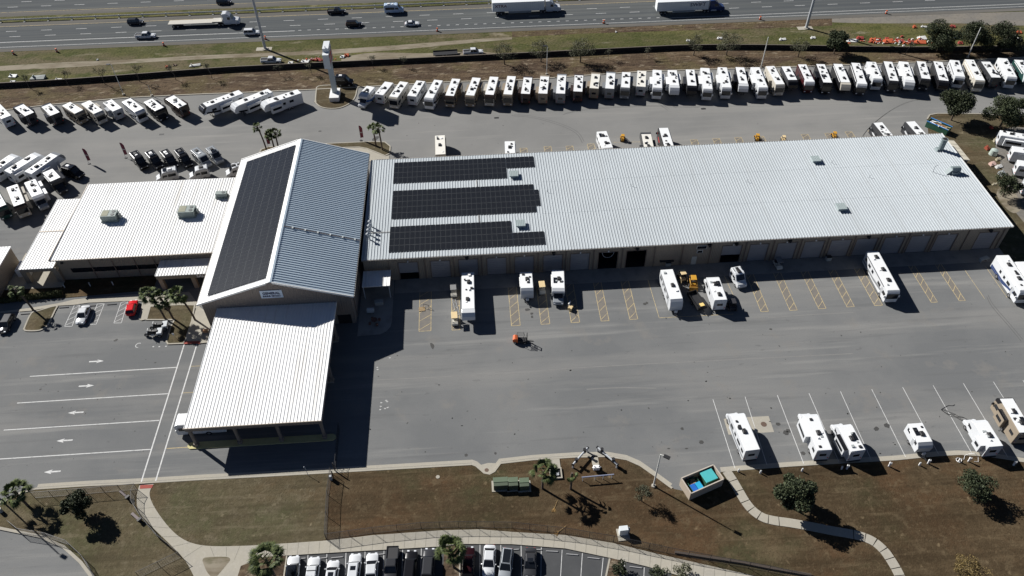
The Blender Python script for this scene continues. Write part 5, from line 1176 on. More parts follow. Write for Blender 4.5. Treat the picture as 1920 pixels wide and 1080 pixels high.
GF = 'vehicles in the bays in front of the long building'
rvp(410, (877, 509), (878, 584), 'fifth', 'near', 'long white trailer standing at the roller doors next to a scissor lift', GF, body='white', ext=.9, acs=2, cap='white', H=3.4)
rvp(411, (986, 510), (988, 536), 'trailer', 'near', 'short white trailer with a sloping nose and a round emblem', GF, body='white', ext=1.3, acs=1, H=3.0)
rvp(412, (1046, 506), (1047, 535), 'classC', 'near', 'short white and silver motorhome right of the small trailer', GF, body='white', low='silver', ext=2.9, acs=1, solar=True, H=3.1)
rvp(413, (1250, 505), (1269, 562), 'trailer', 'near', 'white rounded trailer left of the yellow skid loader', GF, body='white', ext=.5, acs=1, dens=.6, H=3.3)
rvp(414, (1336, 517), (1352, 563), 'classC', 'far', 'white motorhome with three dark roof openings right of the skid loader', GF, body='white', ext=1.4, acs=2, solar=True)
rvp(415, (1379, 499), (1389, 514), 'van', 'near', 'white high-roofed van below the grey service doors', GF, body='white', ext=1.6)
rvp(416, (1636, 471), (1676, 545), 'classA', 'near', 'long white motorhome standing half in the shade of the long building', GF, body='white', ext=.4, acs=3, stripe='grey', H=3.4)
rvp(417, (1880, 478), (1925, 545), 'classA', 'near', 'long white and blue motorhome with an open locker at the right end of the bays', GF, body='white', stripe='navy', stripe2='navy', ext=.4, slides=((1, .15, .5),))
rvp(418, (1915, 490), (1965, 560), 'classA', 'near', 'white motorhome cut by the right edge beside the blue and white one', GF, body='white', ext=.4)

GD = 'vehicles in the white-lined stalls at the lower right'
rvp(420, (1381, 771), (1412, 845), 'classC', 'far', 'white motorhome with a dark awning box over the tan concrete pad', GD, body='white', stripe='grey', ext=1.2, acs=1)
rvp(421, (1518, 772), (1547, 845), 'classC', 'far', 'white motorhome with one big slide-out, second from the left in the lower stalls', GD, body='white', ext=1.2, acs=1, slides=((1, .35, .75),))
rvp(422, (1580, 790), (1610, 846), 'classC', 'far', 'white motorhome with solar panels and a dark side awning, close beside its neighbour', GD, body='white', ext=1.0, acs=1, solar=True, slides=((1, .1, .55),), roofdark=True)
rvp(423, (1716, 793), (1736, 831), 'trailer', 'near', 'small white trailer alone in its stall', GD, body='white', ext=.5, acs=1, solar=True, H=2.7)
rvp(424, (1834, 783), (1868, 838), 'classC', 'far', 'white motorhome with a small slide-out next to the big tan one', GD, body='white', ext=1.2, acs=1, slides=((1, .1, .35),))
rvp(425, (1887, 748), (1925, 812), 'classA', 'far', 'big cream and black motorhome at the right edge of the lower stalls', GD, body='tan', roofdark=True, ext=.6, acs=2, slides=((1, .4, .7),), cap='black', solar=True)
GE = 'trailers in the gravel yard at the right edge'
rvp(430, (1876, 249), (1960, 262), 'trailer', 'near', 'white trailer with a slide-out, uppermost at the right edge', GE, body='white', slides=((-1, .1, .5),), acs=2)
rvp(431, (1899, 279), (1980, 290), 'trailer', 'near', 'white trailer, second from the top at the right edge', GE, body='white', acs=1)
rvp(432, (1909, 305), (1990, 317), 'trailer', 'near', 'white trailer with a rear window, third from the top at the right edge', GE, body='white', acs=1)
rvp(433, (1922, 340), (2000, 352), 'trailer', 'near', 'white trailer cut by the right edge, lowest of the gravel yard', GE, body='white', acs=1)
# white van nose under the front canopy
rvp(440, (420, 781), (330, 787), 'classA', 'near', 'white motorhome with only its nose showing under the left side of the front canopy', None, body='white', ext=.3, H=3.2, acs=3)
rvp(441, (628, 142), (645, 142), 'van', 'near', 'black and silver camper van parked behind the pylon sign', None, body='black', ext=2.2)

# ================================================================ CARS
GC = 'cars in the car park at the bottom'
def carp(kind, far, near, front, label, group=GC, z=.9, **kw):
    a = Vector(G(*far, z)); b = Vector(G(*near, z)); f, r_ = (b, a) if front == 'near' else (a, b)
    d = (f-r_).normalized(); Lc = kw.pop('L', 4.7); c_ = (f-d*Lc/2) if kw.pop('anchor', 'front') == 'front' else (r_+d*Lc/2)
    return car(kind, label, (c_.x, c_.y), atan2(d.y, d.x), L=Lc, group=group, **kw)
carp('suv', (551, 1041), (546, 1100), 'far', 'white off-roader with a blue-reflecting bonnet, leftmost car of the bottom row', col='white', L=4.4, extra='darkroof')
carp('suv', (590, 1043), (582, 1100), 'far', 'white off-roader with roof bars, second car of the bottom row', col='white', extra='rack', L=4.6)
carp('hatch', (626, 1049), (618, 1100), 'far', 'white hatchback with a sunroof, parked further back than its neighbours', col='white', extra='sunroof', L=4.5)
carp('suv', (667, 1037), (660, 1100), 'far', 'white estate with a small sunroof between hatchback and white saloon', col='white', extra='sunroof', L=4.7)
carp('sedan', (698.5, 1035), (694, 1100), 'far', 'white saloon with a dark rear window left of the black pickup', col='white', L=4.8)
carp('pickup', (737, 1025), (731, 1090), 'near', 'matt black pickup standing tail-in', col='charcoal', L=5.6, Wd=1.95, anchor='rear')
carp('suv', (772, 1031), (766, 1090), 'far', 'black SUV right of the black pickup', col='black', L=4.9)
carp('suv', (806, 1027), (800, 1090), 'far', 'dark grey SUV beside the palm bed', col='charcoal', L=4.8)
carp('suv', (879, 1024), (876, 1090), 'far', 'dark maroon car right of the palm bed', col='dkmaroon', L=4.9)
carp('sedan', (919, 1021.5), (915, 1079), 'near', 'white saloon with a blue-reflecting bonnet facing the camera', col='white', L=4.8)
carp('wagon', (953, 1026), (945, 1085), 'near', 'silver car with a black glass roof', col='silver', L=4.8, extra='glassroof')
carp('sedan', (995, 1029), (994, 1082), 'near', 'dark grey coupe at the right end of the parked cars', col='charcoal', L=4.6, extra='sunroof')
# left car park
carp('sedan', (160, 575), (148, 605), 'near', 'white saloon in the accessible stalls', None, col='white', L=4.7)
carp('hatch', (250, 561), (243, 589), 'far', 'bright red car in the accessible stalls', None, col='red', L=4.1, Wd=1.75)
carp('hatch', (22, 583), (2, 622), 'near', 'dark grey-blue hatchback at the left edge of the left car park', None, col='charcoal', L=4.7, Wd=1.9)
# highway
GH_ = 'vehicles on the highway'
def hcar(kind, x, y, label, col, L=4.7, **kw):
    p = G(x, y, .7); return car(kind, label, p, .005, col=col, L=L, group=GH_, **kw)
hcar('suv', 254, 41, 'dark blue-grey car on the highway behind the flatbed lorry', 'charcoal')
hcar('pickup', 273, 67, 'white covered pickup on the highway, leftmost white vehicle', 'white', 5.9)
hcar('suv', 420, 3, 'dark car on the far carriageway at the top edge', 'charcoal')
hcar('suv', 472, 60.5, 'white SUV on the highway just left of the tall mast', 'white')
hcar('pickup', 631, 21.5, 'dark pickup on the highway above the pylon sign', 'black', 5.6)
hcar('suv', 664, 45, 'black SUV on the highway', 'black', 5.0)
hcar('sedan', 772.5, 43.5, 'white hatchback on the highway between mast and container lorry', 'white', 4.4)
hv = rv('van', 6.0, 'pale blue and white van on the highway', GH_, G(739, 18, .9), .005, body='paleblue', seed=3); hv.name = 'van'; hv['category'] = 'van'
# pickups on the grass
car('pickup', 'white pickup standing on the grass near the mast foot', G(508, 113, .8), -.03, col='white', L=5.7)
pk = car('pickup', 'white work truck towing a low trailer beside the wall', G(887, 97, .8), .04, col='white', L=5.8)
TL = thing('flatbed_trailer', 'low black flatbed trailer hitched to the white work truck', 'trailer', (*G(836, 103), .0), .045)
MB().box(-3.6, -1.1, .55, 3.4, 1.1, .7).build('deck', m_blk, TL); MB().tube((3.4, -.8, .6), (5.2, 0, .55), .06).tube((3.4, .8, .6), (5.2, 0, .55), .06).build('hitch', m_blk, TL)
for x in (-.8, .2):
    for s_ in (-1, 1): wheel(TL, x, s_*1.2, .34, .2)
MB().box(-3.6, 1.05, .7, 3.4, 1.12, 1.0).build('rail', m_blk, TL)

def semi(label, p, rz, trailer='box', cabc='white', text=None, tx=0, Lt=16.1):
    t = thing('semi_truck', label, 'lorry', (*p, 0), rz, 'lorries on the highway')
    # local x forward, trailer centred behind
    P = paint(cabc); x0 = -Lt/2; x1 = Lt/2
    if trailer == 'box':
        tb = MB().box(x0, -1.3, 1.15, x1, 1.3, 4.05).build('trailer', mat('trailer_white', (.72, .74, .74), .45, .05, 1), t, bevel=.04, seg=1)
        m3 = MB()
        for i in range(1, 26): m3.box(x0+i*.62-.02, -1.315, 1.25, x0+i*.62+.02, -1.301, 3.95)
        m3.build('side_ribs', mat('trailer_rib', (.6, .62, .63), .45), tb)
        if text: lettering(text[0], text[1], text[2], tb, (tx, -1.335, 2.85), (pi/2, 0, 0), .01, .012, 1.15)
        MB().box(x0+5, -1.2, .5, x1-4, -1.15, 1.1).build('side_skirt', m_gry, t)
    else:
        MB().box(x0, -1.3, 1.15, x1-2.8, 1.3, 1.4).box(x1-2.85, -1.3, 1.4, x1, 1.3, 1.62).build('flatbed', mat('flatbed_deck', (.45, .43, .38), .8, .15), t)
        MB().box(x0+1, -.5, .8, x1-1, -.35, 1.15).box(x0+1, .35, .8, x1-1, .5, 1.15).build('chassis', m_blk, t)
    for x in (x0+1.5, x0+2.75):
        for s_ in (-1, 1): wheel(t, x, s_*1.05, .5, .5)
    # tractor
    c0 = x1-1.2
    MB().box(c0, -.5, .6, c0+6.4, .5, .95).build('chassis', m_blk, t)
    MB().prof([(c0+1.7, .9), (c0+1.7, 3.85), (c0+2.9, 3.9), (c0+4.1, 3.05), (c0+4.55, 2.1), (c0+6.2, 1.75), (c0+6.45, 1.4), (c0+6.45, .6), (c0+1.7, .6)], -1.2, 1.2).build('cab', P, t, bevel=.12, seg=2)
    MB().hexa([(c0+4.10, -1.0, 3.0), (c0+4.56, -1.0, 2.15), (c0+4.56, 1.0, 2.15), (c0+4.10, 1.0, 3.0)], [(c0+4.17, -1.0, 3.02), (c0+4.64, -1.0, 2.17), (c0+4.64, 1.0, 2.17), (c0+4.17, 1.0, 3.02)]).build('windshield', m_glass, t)
    for s_ in (-1, 1):
        MB().box(c0+3.1, s_*1.2-.02, 2.05, c0+4.0, s_*1.2+.02, 2.8).build('window', m_glass, t)
        MB().tube((c0+1.45, s_*.95, .9), (c0+1.45, s_*.95, 4.0), .08).build('exhaust', m_galv, t)
        MB().tube((c0+2.2, s_*1.05, .75), (c0+3.8, s_*1.05, .75), .3).build('fuel_tank', m_galv, t)
        for x in (c0+.2, c0+1.3, c0+5.4): wheel(t, x, s_*1.0, .5, .45 if x < c0+3 else .3)
    return t
sw_navy = mat('navy_letters', (.012, .018, .07), .5)
def semip(x0, x1, yb, Lt=16.1):
    p = Vector(G((x0+x1)/2, yb)); return (p.x, p.y+1.3)
semi('white container lorry lettered XTRA at the top centre of the highway', semip(924, 1020, 27.5), .004, 'box', 'white', ('XTRA', 1.25, mat('maroon_letters', (.10, .02, .04), .5)), -5.4)
semi('container lorry lettered SWIFT with a dark blue cab', semip(1233, 1324, 26.5), .004, 'box', 'navy', ('SWIFT', 1.5, sw_navy), 4.6)
semi('empty flatbed lorry with a white cab', semip(323, 412, 52), .004, 'flat', 'white')
# ================================================================ TREES
def crown_mesh(name, m, R, Hc, n, leaf, seed, lobes=9, hollow=.35, squash=.8):
    rnd = random.Random(seed); cl = []
    for i in range(lobes):
        a = 2*pi*i/lobes+rnd.uniform(-.4, .4); r_ = R*rnd.uniform(.35, .72)
        cl.append((cos(a)*r_, sin(a)*r_, Hc*rnd.uniform(.25, .8), R*rnd.uniform(.24, .46)))
    cl.append((0, 0, Hc*.75, R*.5)); cl.append((0, 0, Hc*.45, R*.6))
    vs = []; fs = []
    for i in range(n):
        cx, cy, cz, cr = rnd.choice(cl)
        while True:
            v = Vector((rnd.uniform(-1, 1), rnd.uniform(-1, 1), rnd.uniform(-1, 1)))
            if hollow < v.length < 1: break
        if rnd.random() < .12: v *= 1.22
        p = Vector((cx, cy, cz))+Vector((v.x*cr, v.y*cr, v.z*cr*squash))
        if p.z < .1: continue
        u = Vector((rnd.gauss(0, 1), rnd.gauss(0, 1), rnd.gauss(0, .6))).normalized(); w_ = u.cross(Vector((rnd.gauss(0, 1), rnd.gauss(0, 1), rnd.gauss(0, 1)))).normalized()
        s_ = leaf*rnd.uniform(.6, 1.3); k = len(vs)
        vs += [p-u*s_-w_*s_*.35, p+u*s_*.2-w_*s_*.6, p+u*s_, p+w_*s_*.6]; fs.append((k, k+1, k+2, k+3))
    me = bpy.data.meshes.new(name); me.from_pydata([tuple(v) for v in vs], [], fs); me.materials.append(m)
    return me
def trunk_mesh(h, r, R, Hc, seed, nb=6, m=None):
    rnd = random.Random(seed); mb = MB()
    top = Vector((rnd.uniform(-.15, .15), rnd.uniform(-.15, .15), h)); mb.tube((0, 0, -.1), top, r, r*.75, n=7)
    for i in range(nb):
        a = 2*pi*i/nb+rnd.uniform(-.3, .3); e = top+Vector((cos(a)*R*.45, sin(a)*R*.45, Hc*rnd.uniform(.35, .6)))
        mid = top.lerp(e, .5)+Vector((0, 0, .15)); mb.tube(top, mid, r*.5, r*.35, n=5); mb.tube(mid, e, r*.35, r*.12, n=5)
        for k in range(2):
            e2 = e+Vector((rnd.uniform(-.5, .5), rnd.uniform(-.5, .5), rnd.uniform(.1, .6)))*R*.4; mb.tube(mid.lerp(e, .6), e2, r*.15, r*.05, n=4)
    return mb
def tree(label, loc, R, h, Hc, m, n, leaf, seed, name='oak_tree', cat='tree', group=None, hollow=.35, lobes=9, r=None, squash=.85):
    t = thing(name, label, cat, (*loc, 0), 0, group)
    trunk_mesh(h, r or R*.055, R, Hc, seed).build('trunk', m_bark, t)
    me = crown_mesh('crown', m, R, Hc, int(n*(2.1 if m is m_oak else 1.6)), leaf*(.70 if m is m_oak else .62), seed, lobes, hollow, squash); o = bpy.data.objects.new('crown', me); C.objects.link(o); o.parent = t; o.location = (0, 0, h-.3)
    return t
def groundp(x, y): return G(x, y, .1)
tree('big dark green oak beside the curving slab path', groundp(1479, 950), 3.3, 2.3, 4.8, m_oak, 5200, .24, 11)
tree('round oak in the small fenced lawn at the lower left', groundp(158, 965), 2.5, 1.9, 3.6, m_oak, 3200, .2, 12)
tree('smaller loose-crowned oak below the right-hand lower stalls', groundp(1818, 925), 2.9, 1.5, 3.2, m_oak, 2400, .2, 13)
tree('small pale leafed tree left of the dumpster enclosure', groundp(1203, 940), 1.5, 1.4, 3.0, m_sparse, 900, .15, 14, hollow=.2)
tree('yellowing tree at the bottom right corner', groundp(1806, 1082), 2.6, 1.2, 3.0, m_dry, 1700, .17, 15, hollow=.2)
tree('oak on the verge right of the big building, left one of two', G(1783, 226, 0), 4.4, 2.0, 6.4, m_oak, 6000, .28, 16)
tree('oak at the upper right edge beside the gravel yard', G(1874, 240, 0), 4.7, 1.8, 6.8, m_oak, 6000, .28, 17)
tree('small oak at the corner of the gravel yard', G(1880, 369, 0), 3.0, 1.6, 4.2, m_oak, 2600, .22, 18)
GT = 'trees along the dark wall at the back'
for i, (x, y, R, h, Hc, n, lb) in enumerate([(1755, 98, 4.9, 1.8, 6.6, 5200, 'dense round oak behind the back row, leftmost of the three big ones'), (1818, 97, 5.0, 1.8, 7.2, 5200, 'dense round oak behind the leaning white pole, middle one of the three'), (1875, 99, 4.8, 1.8, 6.4, 5200, 'dense round oak behind the back row, rightmost of the three'), (1563, 101, 3.5, 1.6, 5.2, 3200, 'lone dense oak behind the back row, left of the orange litter')]):
    tree(lb, G(x, y, 0), R, h, Hc, m_oak, n, .27, 30+i, group=GT)
for i, (x, y, R, h, Hc, n, lb) in enumerate([(1496, 107, 3.2, 1.5, 4.6, 1100, 'thin leaved tree left of the lone dense oak'), (1362, 104, 3.6, 1.8, 5.0, 1900, 'loose green tree behind the back row, below the white rubbish'), (1300, 104, 3.2, 1.6, 4.8, 1100, 'thin grey-green tree left of the loose green tree'), (1088, 117, 4.0, 1.8, 5.4, 2400, 'loose green tree left of centre behind the back row'), (1014, 116, 3.4, 1.7, 4.8, 1100, 'thin grey tree beside a pole behind the back row'), (946, 121, 3.6, 1.8, 5.0, 1000, 'bare grey tree just left of a light pole')]):
    tree(lb, G(x, y, 0), R, h, Hc, m_sparse, n, .2, 50+i, group=GT, hollow=.1)
def bare_tree(label, loc, h, R, seed, leafy=160, group=GT, name='bare_tree'):
    t = thing(name, label, 'tree', (*loc, 0), 0, group); rnd = random.Random(seed); mb = MB(); tw = []
    def grow(p, d, ln, r_, lv):
        e = p+d*ln; mb.tube(p, e, r_, r_*.65, n=4)
        if lv == 0: tw.append(e); return
        for k in range(3):
            d2 = (d+Vector((rnd.uniform(-.8, .8), rnd.uniform(-.8, .8), rnd.uniform(-.1, .6)))).normalized(); grow(e, d2, ln*.68, r_*.6, lv-1)
    grow(Vector((0, 0, -.1)), Vector((0, 0, 1)), h*.36, h*.022, 4)
    mb.build('branches', mat('grey_bark', (.12, .105, .09), .9, .3, 6), t)
    vs = []; fs = []
    for i in range(leafy):
        p = rnd.choice(tw)+Vector((rnd.gauss(0, .25), rnd.gauss(0, .25), rnd.gauss(0, .25))); s_ = .09; k = len(vs)
        u = Vector((rnd.gauss(0, 1), rnd.gauss(0, 1), rnd.gauss(0, 1))).normalized(); w_ = u.orthogonal().normalized(); vs += [p-u*s_, p+w_*s_, p+u*s_, p-w_*s_]; fs.append((k, k+1, k+2, k+3))
    me = bpy.data.meshes.new('twigs'); me.from_pydata([tuple(v) for v in vs], [], fs); me.materials.append(m_sparse); o = bpy.data.objects.new('twigs', me); C.objects.link(o); o.parent = t
    return t
for i, (x, y, h, lb) in enumerate([(197, 158, 5, 'bare tree beside the leaning light pole at the back left'), (262, 153, 5, 'bare tree behind the black motorhomes, second from the left'), (330, 150, 4.5, 'bare tree behind the angled white trailers, left of centre'), (398, 148, 4.5, 'bare tree behind the angled white trailers, nearest to them'), (55, 165, 4, 'leftmost bare shrub along the dark wall'), (128, 160, 4, 'bare shrub between the leftmost shrub and the light pole'), (700, 128, 3.5, 'brown bare shrub right of the pylon sign'), (756, 126, 3, 'low bare shrub right of the brown one'), (1697, 103, 4.5, 'bare tree between the lone oak and the three big oaks'), (1140, 112, 3.2, 'small bare shrub right of the loose green tree'), (1215, 108, 3.2, 'small bare shrub in the middle of the brown verge'), (525, 142, 3.2, 'bare shrub just left of the pylon sign'), (585, 140, 3.4, 'bare shrub directly behind the pylon sign')]):
    bare_tree(lb, G(x, y, 0), h, 2, 70+i)

def palm(label, loc, h, lean=(0, 0), nf=26, R=1.9, seed=0, group=None, dense=True):
    nf = int(nf*1.15)
    t = thing('palm_tree', label, 'palm', (*loc, 0), 0, group); rnd = random.Random(seed); mb = MB()
    top = Vector((lean[0], lean[1], h)); prev = Vector((0, 0, -.1))
    for i in range(1, 7):
        s_ = i/6; p = Vector((lean[0]*s_*s_, lean[1]*s_*s_, h*s_)); mb.tube(prev, p, .21-.04*s_, .20-.04*s_, n=8); prev = p
    mb.tube(top-Vector((0, 0, .5)), top+Vector((0, 0, .25)), .28, .16, n=8)
    mb.build('trunk', m_palmbark, t)
    fr = MB()
    for i in range(nf):
        a = rnd.uniform(0, 2*pi); el = rnd.uniform(-.7, 1.35) if dense else rnd.uniform(-.9, .5)
        d = Vector((cos(a)*cos(el), sin(a)*cos(el), sin(el))); L_ = R*rnd.uniform(.46, .70)
        e = top+d*L_+Vector((0, 0, -.12)); fr.tube(top, e, .025, .018, n=3)
        side = Vector((-sin(a), cos(a), 0)); up = d.cross(side)*-1
        nl = 17
        for k in range(nl):
            b = -1.35+2.7*k/(nl-1); dd = (d*cos(b)+side*sin(b)).normalized(); ll = R*rnd.uniform(.42, .58)*(1-.22*abs(b)/1.35)
            tip = e+dd*ll+Vector((0, 0, -.28*ll-.1*abs(b))); n_ = dd.cross(d.cross(side)).normalized()*.085
            mid = e+dd*ll*.5+Vector((0, 0, .03))
            fr.add([e, mid+n_, tip, mid-n_], [(0, 1, 2, 3)])
    fr.build('fronds', m_palm, t)
    if dense:
        dd_ = MB()
        for i in range(5):
            a = rnd.uniform(0, 2*pi); e = top+Vector((cos(a)*.45, sin(a)*.45, -.9)); n_ = Vector((-sin(a), cos(a), 0))*.09
            dd_.add([top, e+n_, e+Vector((cos(a)*.2, sin(a)*.2, -.7)), e-n_], [(0, 1, 2, 3)])
        dd_.build('dead_fronds', m_dry, t)
    return t
palm('sabal palm beside the green cabinets at the front kerb', groundp(1017, 916), 5.0, (.1, .1), 30, 2.3, 1)
palm('thin withered palm next to the fire pipework', groundp(1070, 917), 4.3, (.05, .2), 6, 1.2, 2, dense=False)
palm('full palm at the left end of the bottom car park', groundp(518, 1085), 5.3, (-.4, .5), 34, 2.6, 3)
palm('full palm in the bed between the parked cars', groundp(851, 1064), 5.2, (-.2, .3), 34, 2.3, 4)
palm('palm at the far left of the front lawn', groundp(52, 948), 3.9, (-.3, .2), 30, 2.3, 5)
pz = [((310, 598), 6.4, (-1.2, .7), 'tall palm nearest the red car, one of the trio at the entrance'), ((325, 598), 5.6, (-.8, .4), 'middle palm of the trio at the entrance'), ((366, 600), 6.6, (-1.6, .8), 'tall leaning palm nearest the gabled hall, one of the trio at the entrance')]
for i, (p_, h, ln, lb) in enumerate(pz): palm(lb, G(*p_, .1), h, ln, 30, 1.9, 10+i, 'palms at the entrance')
palm('palm on the tip of the left car park island', G(62, 581, .1), 5.6, (-1.0, .2), 16, 1.5, 20, dense=False)
pb = [((500, 282), 6.5, (-.8, .5), 16, 1.5, 'leaning lone palm behind the gabled hall, left of the flag'), ((514, 277), 4.0, (0, 0), 22, 1.6, 'short bushy palm behind the gabled hall, left of its twin'), ((522, 276), 4.2, (.1, 0), 22, 1.6, 'short bushy palm behind the gabled hall, right of its twin'), ((705, 273), 5.2, (-.1, 0), 22, 1.6, 'left one of the twin palms behind the long roof'), ((717, 281), 6.2, (-.2, 0), 24, 1.7, 'right one of the twin palms behind the long roof')]
for i, (p_, h, ln, nf, R, lb) in enumerate(pb): palm(lb, G(*p_, .1), h, ln, nf, R, 30+i, 'palms behind the gabled hall')
def bush(label, loc, R, H, m, n, seed, leaf=.13, group=None, name='bush'):
    t = thing(name, label, 'bush', (*loc, .05), 0, group)
    me = crown_mesh('foliage', m, R, H, n, leaf, seed, 5, .3); o = bpy.data.objects.new('foliage', me); C.objects.link(o); o.parent = t
    MB().tube((0, 0, 0), (0, 0, H*.5), .05).build('stem', m_bark, t)
    return t
bush('bush among the shaded plants at the corner of the portico', G(42, 552), 1.2, 1.6, m_hedge, 500, 1)
bush('small bush at the left end of the low hedge', G(33, 560), .8, 1.1, m_hedge, 300, 2)
bush('shrub with pale leaves at the entrance side of the palm trio', G(310, 575), .9, .9, m_sparse, 300, 3)
bush('bush at the right end of the bottom car park beside the kerb', G(1160, 1072), 1.5, 1.9, m_oak, 900, 4); bush('dark bush in the last bed of the bottom car park', G(1232, 1083), 1.7, 1.8, m_oak, 900, 5); bush('bush at the bottom edge right of the last stalls', G(1278, 1079), 1.5, 2.4, m_sparse, 700, 6)
# hedge in the office shade
hd = thing('hedge', 'long clipped hedge in the shade in front of the office', 'hedge', (-92, 112.3, 0)); vs = []; fs = []; rnd = random.Random(2)
pa = Vector(G(0, 567)); pb_ = Vector(G(117, 553))
for i in range(2600):
    p2 = pa.lerp(pb_, rnd.random()); p = Vector((p2.x+92, p2.y-112.3+rnd.uniform(-.6, .6), rnd.uniform(.05, 1.0))); u = Vector((rnd.gauss(0, 1), rnd.gauss(0, 1), rnd.gauss(0, 1))).normalized(); w_ = u.orthogonal().normalized(); s_ = .13; k = len(vs); vs += [p-u*s_, p+w_*s_, p+u*s_, p-w_*s_]; fs.append((k, k+1, k+2, k+3))
me = bpy.data.meshes.new('foliage'); me.from_pydata([tuple(v) for v in vs], [], fs); me.materials.append(m_hedge); o = bpy.data.objects.new('foliage', me); C.objects.link(o); o.parent = hd

# ================================================================ WALL, RAIL, FENCES
wl_ = smoothp(wall_line, 3)
bw = band(wl_, .25, 0, 1.35).build('retaining_wall', mat('wall_shade_black', (.022, .021, .02), .95, .25, .8)); tag(bw, 'long low screening wall, shade painted black, between the yard verge and the highway grass', 'wall')  # near-black colour puts the shade of the wall face into the paint
MBc = band(wl_, .30, 1.35, 1.41).build('coping', mat('brown_cap', (.13, .11, .09), .9, .3), bw)
gr_ = thing('guard_rail', 'steel guard rail along the near edge of the green highway median', 'guard rail', (0, 237.3, .1))
MB().box(-330, -.05, .45, 360, .05, .8).build('rail', m_galv, gr_)
n_ = 0
for i in range(-22, 26):
    x = i*7.2
    if -165 < x < 185: MB().box(x-.09, .05, 0, x+.09, .25, .85).box(x-.09, -.9, .02, x+.5, -.55, .1).build('post', m_galv, gr_)
def fence(label, pts, h=1.8, sp=3.0, col=None, mesh=True, z=.1, name='chain_link_fence'):
    t = thing(name, label, 'fence', (*pts[0], z)); m = col or mat('black_fence', (.02, .02, .022), .5)
    ox, oy = pts[0]; lp = [(p[0]-ox, p[1]-oy) for p in pts]; rails = MB()
    band(lp, .05, h-.05, h, mb=rails); band(lp, .04, .08, .12, mb=rails); rails.build('rail', m, t)
    wires = MB()
    for i in range(1, 9): band(lp, .012, .1+i*(h-.15)/9, .112+i*(h-.15)/9, mb=wires)
    for a, b in zip(lp, lp[1:]):
        a = Vector(a); b = Vector(b); L_ = (b-a).length; n = max(1, round(L_/sp))
        for i in range(n+1):
            if i == n and b != Vector(lp[-1]): continue
            q = a.lerp(b, i/n); MB().tube((q.x, q.y, -.1), (q.x, q.y, h+.05), .04, n=6).build('post', m, t)
        k = int(L_/.3)
        for i in range(k):
            q = a.lerp(b, i/k); wires.box(q.x-.006, q.y-.006, .1, q.x+.006, q.y+.006, h-.05)
    if mesh: wires.build('wire_mesh', m, t)
    return t
fence('black chain-link fence along the front kerb of the lower left lawn, turning down the walkway', px([(66, 934), (165, 926), (258, 918), (252, 930), (252, 948), (268, 975), (300, 1012), (340, 1045), (262, 1083)], .1))
fence('black chain-link fence running from the gate down to the curved pavement', px([(622, 888), (616, 930), (612, 1010)], .1), h=1.9)
fence('black chain-link fence following the curved pavement above the bottom car park', px([(612, 1012), (700, 1000), (790, 991), (860, 989), (960, 990), (1060, 1001), (1150, 1016), (1250, 1037), (1330, 1052), (1440, 1072), (1520, 1090)], .1), h=1.9)
fence('black chain-link fence along the kerb of the bottom left road', px([(22, 985), (40, 1000), (90, 1008), (130, 1022), (160, 1050), (185, 1095)], .1), h=1.6)
# long dark low rail strip under the curved fence
lr_ = thing('timber_edging', 'dark timber edging beside the fence at the bottom right', 'edging', (*G(1380, 1054), .1)); band([(p[0]-G(1380, 1054)[0], p[1]-G(1380, 1054)[1]) for p in px([(1265, 1037), (1330, 1047), (1390, 1056), (1440, 1066), (1520, 1080)])], .35, 0, .35).build('beam', mat('dark_timber', (.07, .055, .045), .9, .3), lr_)
# sliding gate by the kerb
gt = thing('sliding_gate', 'black wire gate with its motor post at the end of the canopy lane', 'gate', (*G(630, 886), .1))
o_ = G(630, 886)
gm_ = MB()
for z_ in (.1, .9, 1.8): band([(0, 0), (-.15, 8.5)], .05, z_, z_+.05, mb=gm_)
for i in range(18): gm_.box(-.02-i*.008, i*.5-.02, .1, .02-i*.008, i*.5+.02, 1.85)
gm_.build('gate_leaf', mat('black_fence', (.02, .02, .022), .5), gt); MB().box(-.8, -1.5, 0, -.4, -1.1, 1.1).build('motor_box', m_galv, gt, bevel=.03); MB().tube((-.2, .3, 0), (-.2, .3, 2.3), .08).tube((-.2, -1.2, 0), (-.2, -1.2, 2.3), .08).build('post', m_blk, gt)
lp_ = thing('gate_lamp', 'thin white gooseneck post on the grass left of the gate', 'post', (*G(579, 893), .1)); MB().tube((0, 0, 0), (-.3, .4, 1.8), .04).tube((-.3, .4, 1.8), (-.45, .5, 2.0), .09).build('post', m_galv, lp_)

# ================================================================ POLES, SIGNS
def lightpole(label, loc, h, arm=(0.9, -.5), r=.11, col=None, group='light poles', head=True, lean=(0, 0), name='light_pole'):
    t = thing(name, label, 'light pole', (*loc, 0), 0, group); m = col or mat('pole_white', (.62, .62, .58), .5)
    MB().tube((0, 0, -.1), (lean[0], lean[1], h), r*1.3, r*.8, n=10).build('pole', m, t); MB().tube((0, 0, 0), (0, 0, .35), .35, n=12).build('footing', concrete, t)
    if head:
        a = Vector((lean[0], lean[1], h)); b = a+Vector((arm[0]*.5, arm[1]*.5, .1)); d = Vector((arm[0], arm[1])).normalized()
        MB().tube(a, b, .05).build('arm', m, t)
        e = b+Vector((d.x*.45, d.y*.45, 0)); n_ = Vector((-d.y, d.x, 0))*.28; dv = Vector((d.x, d.y, 0))*.5; up = Vector((0, 0, .09))
        MB().hexa([e-dv-n_-up, e+dv-n_-up, e+dv+n_-up, e-dv+n_-up], [e-dv-n_+up, e+dv-n_+up, e+dv+n_+up, e-dv+n_+up]).build('lamp_head', m_blk, t)
    return t
lightpole('grey light pole with a black lamp head beside the front kerb', G(1225, 912), 9.2, (.9, -.6))
lightpole('thin light pole behind the back row between two bare trees', G(1025, 140), 8.5, (-.5, 0), .09)
lightpole('white light pole behind the back row right of the loose green trees', G(1427, 126), 9.0, (.3, 0), .12, head=False)
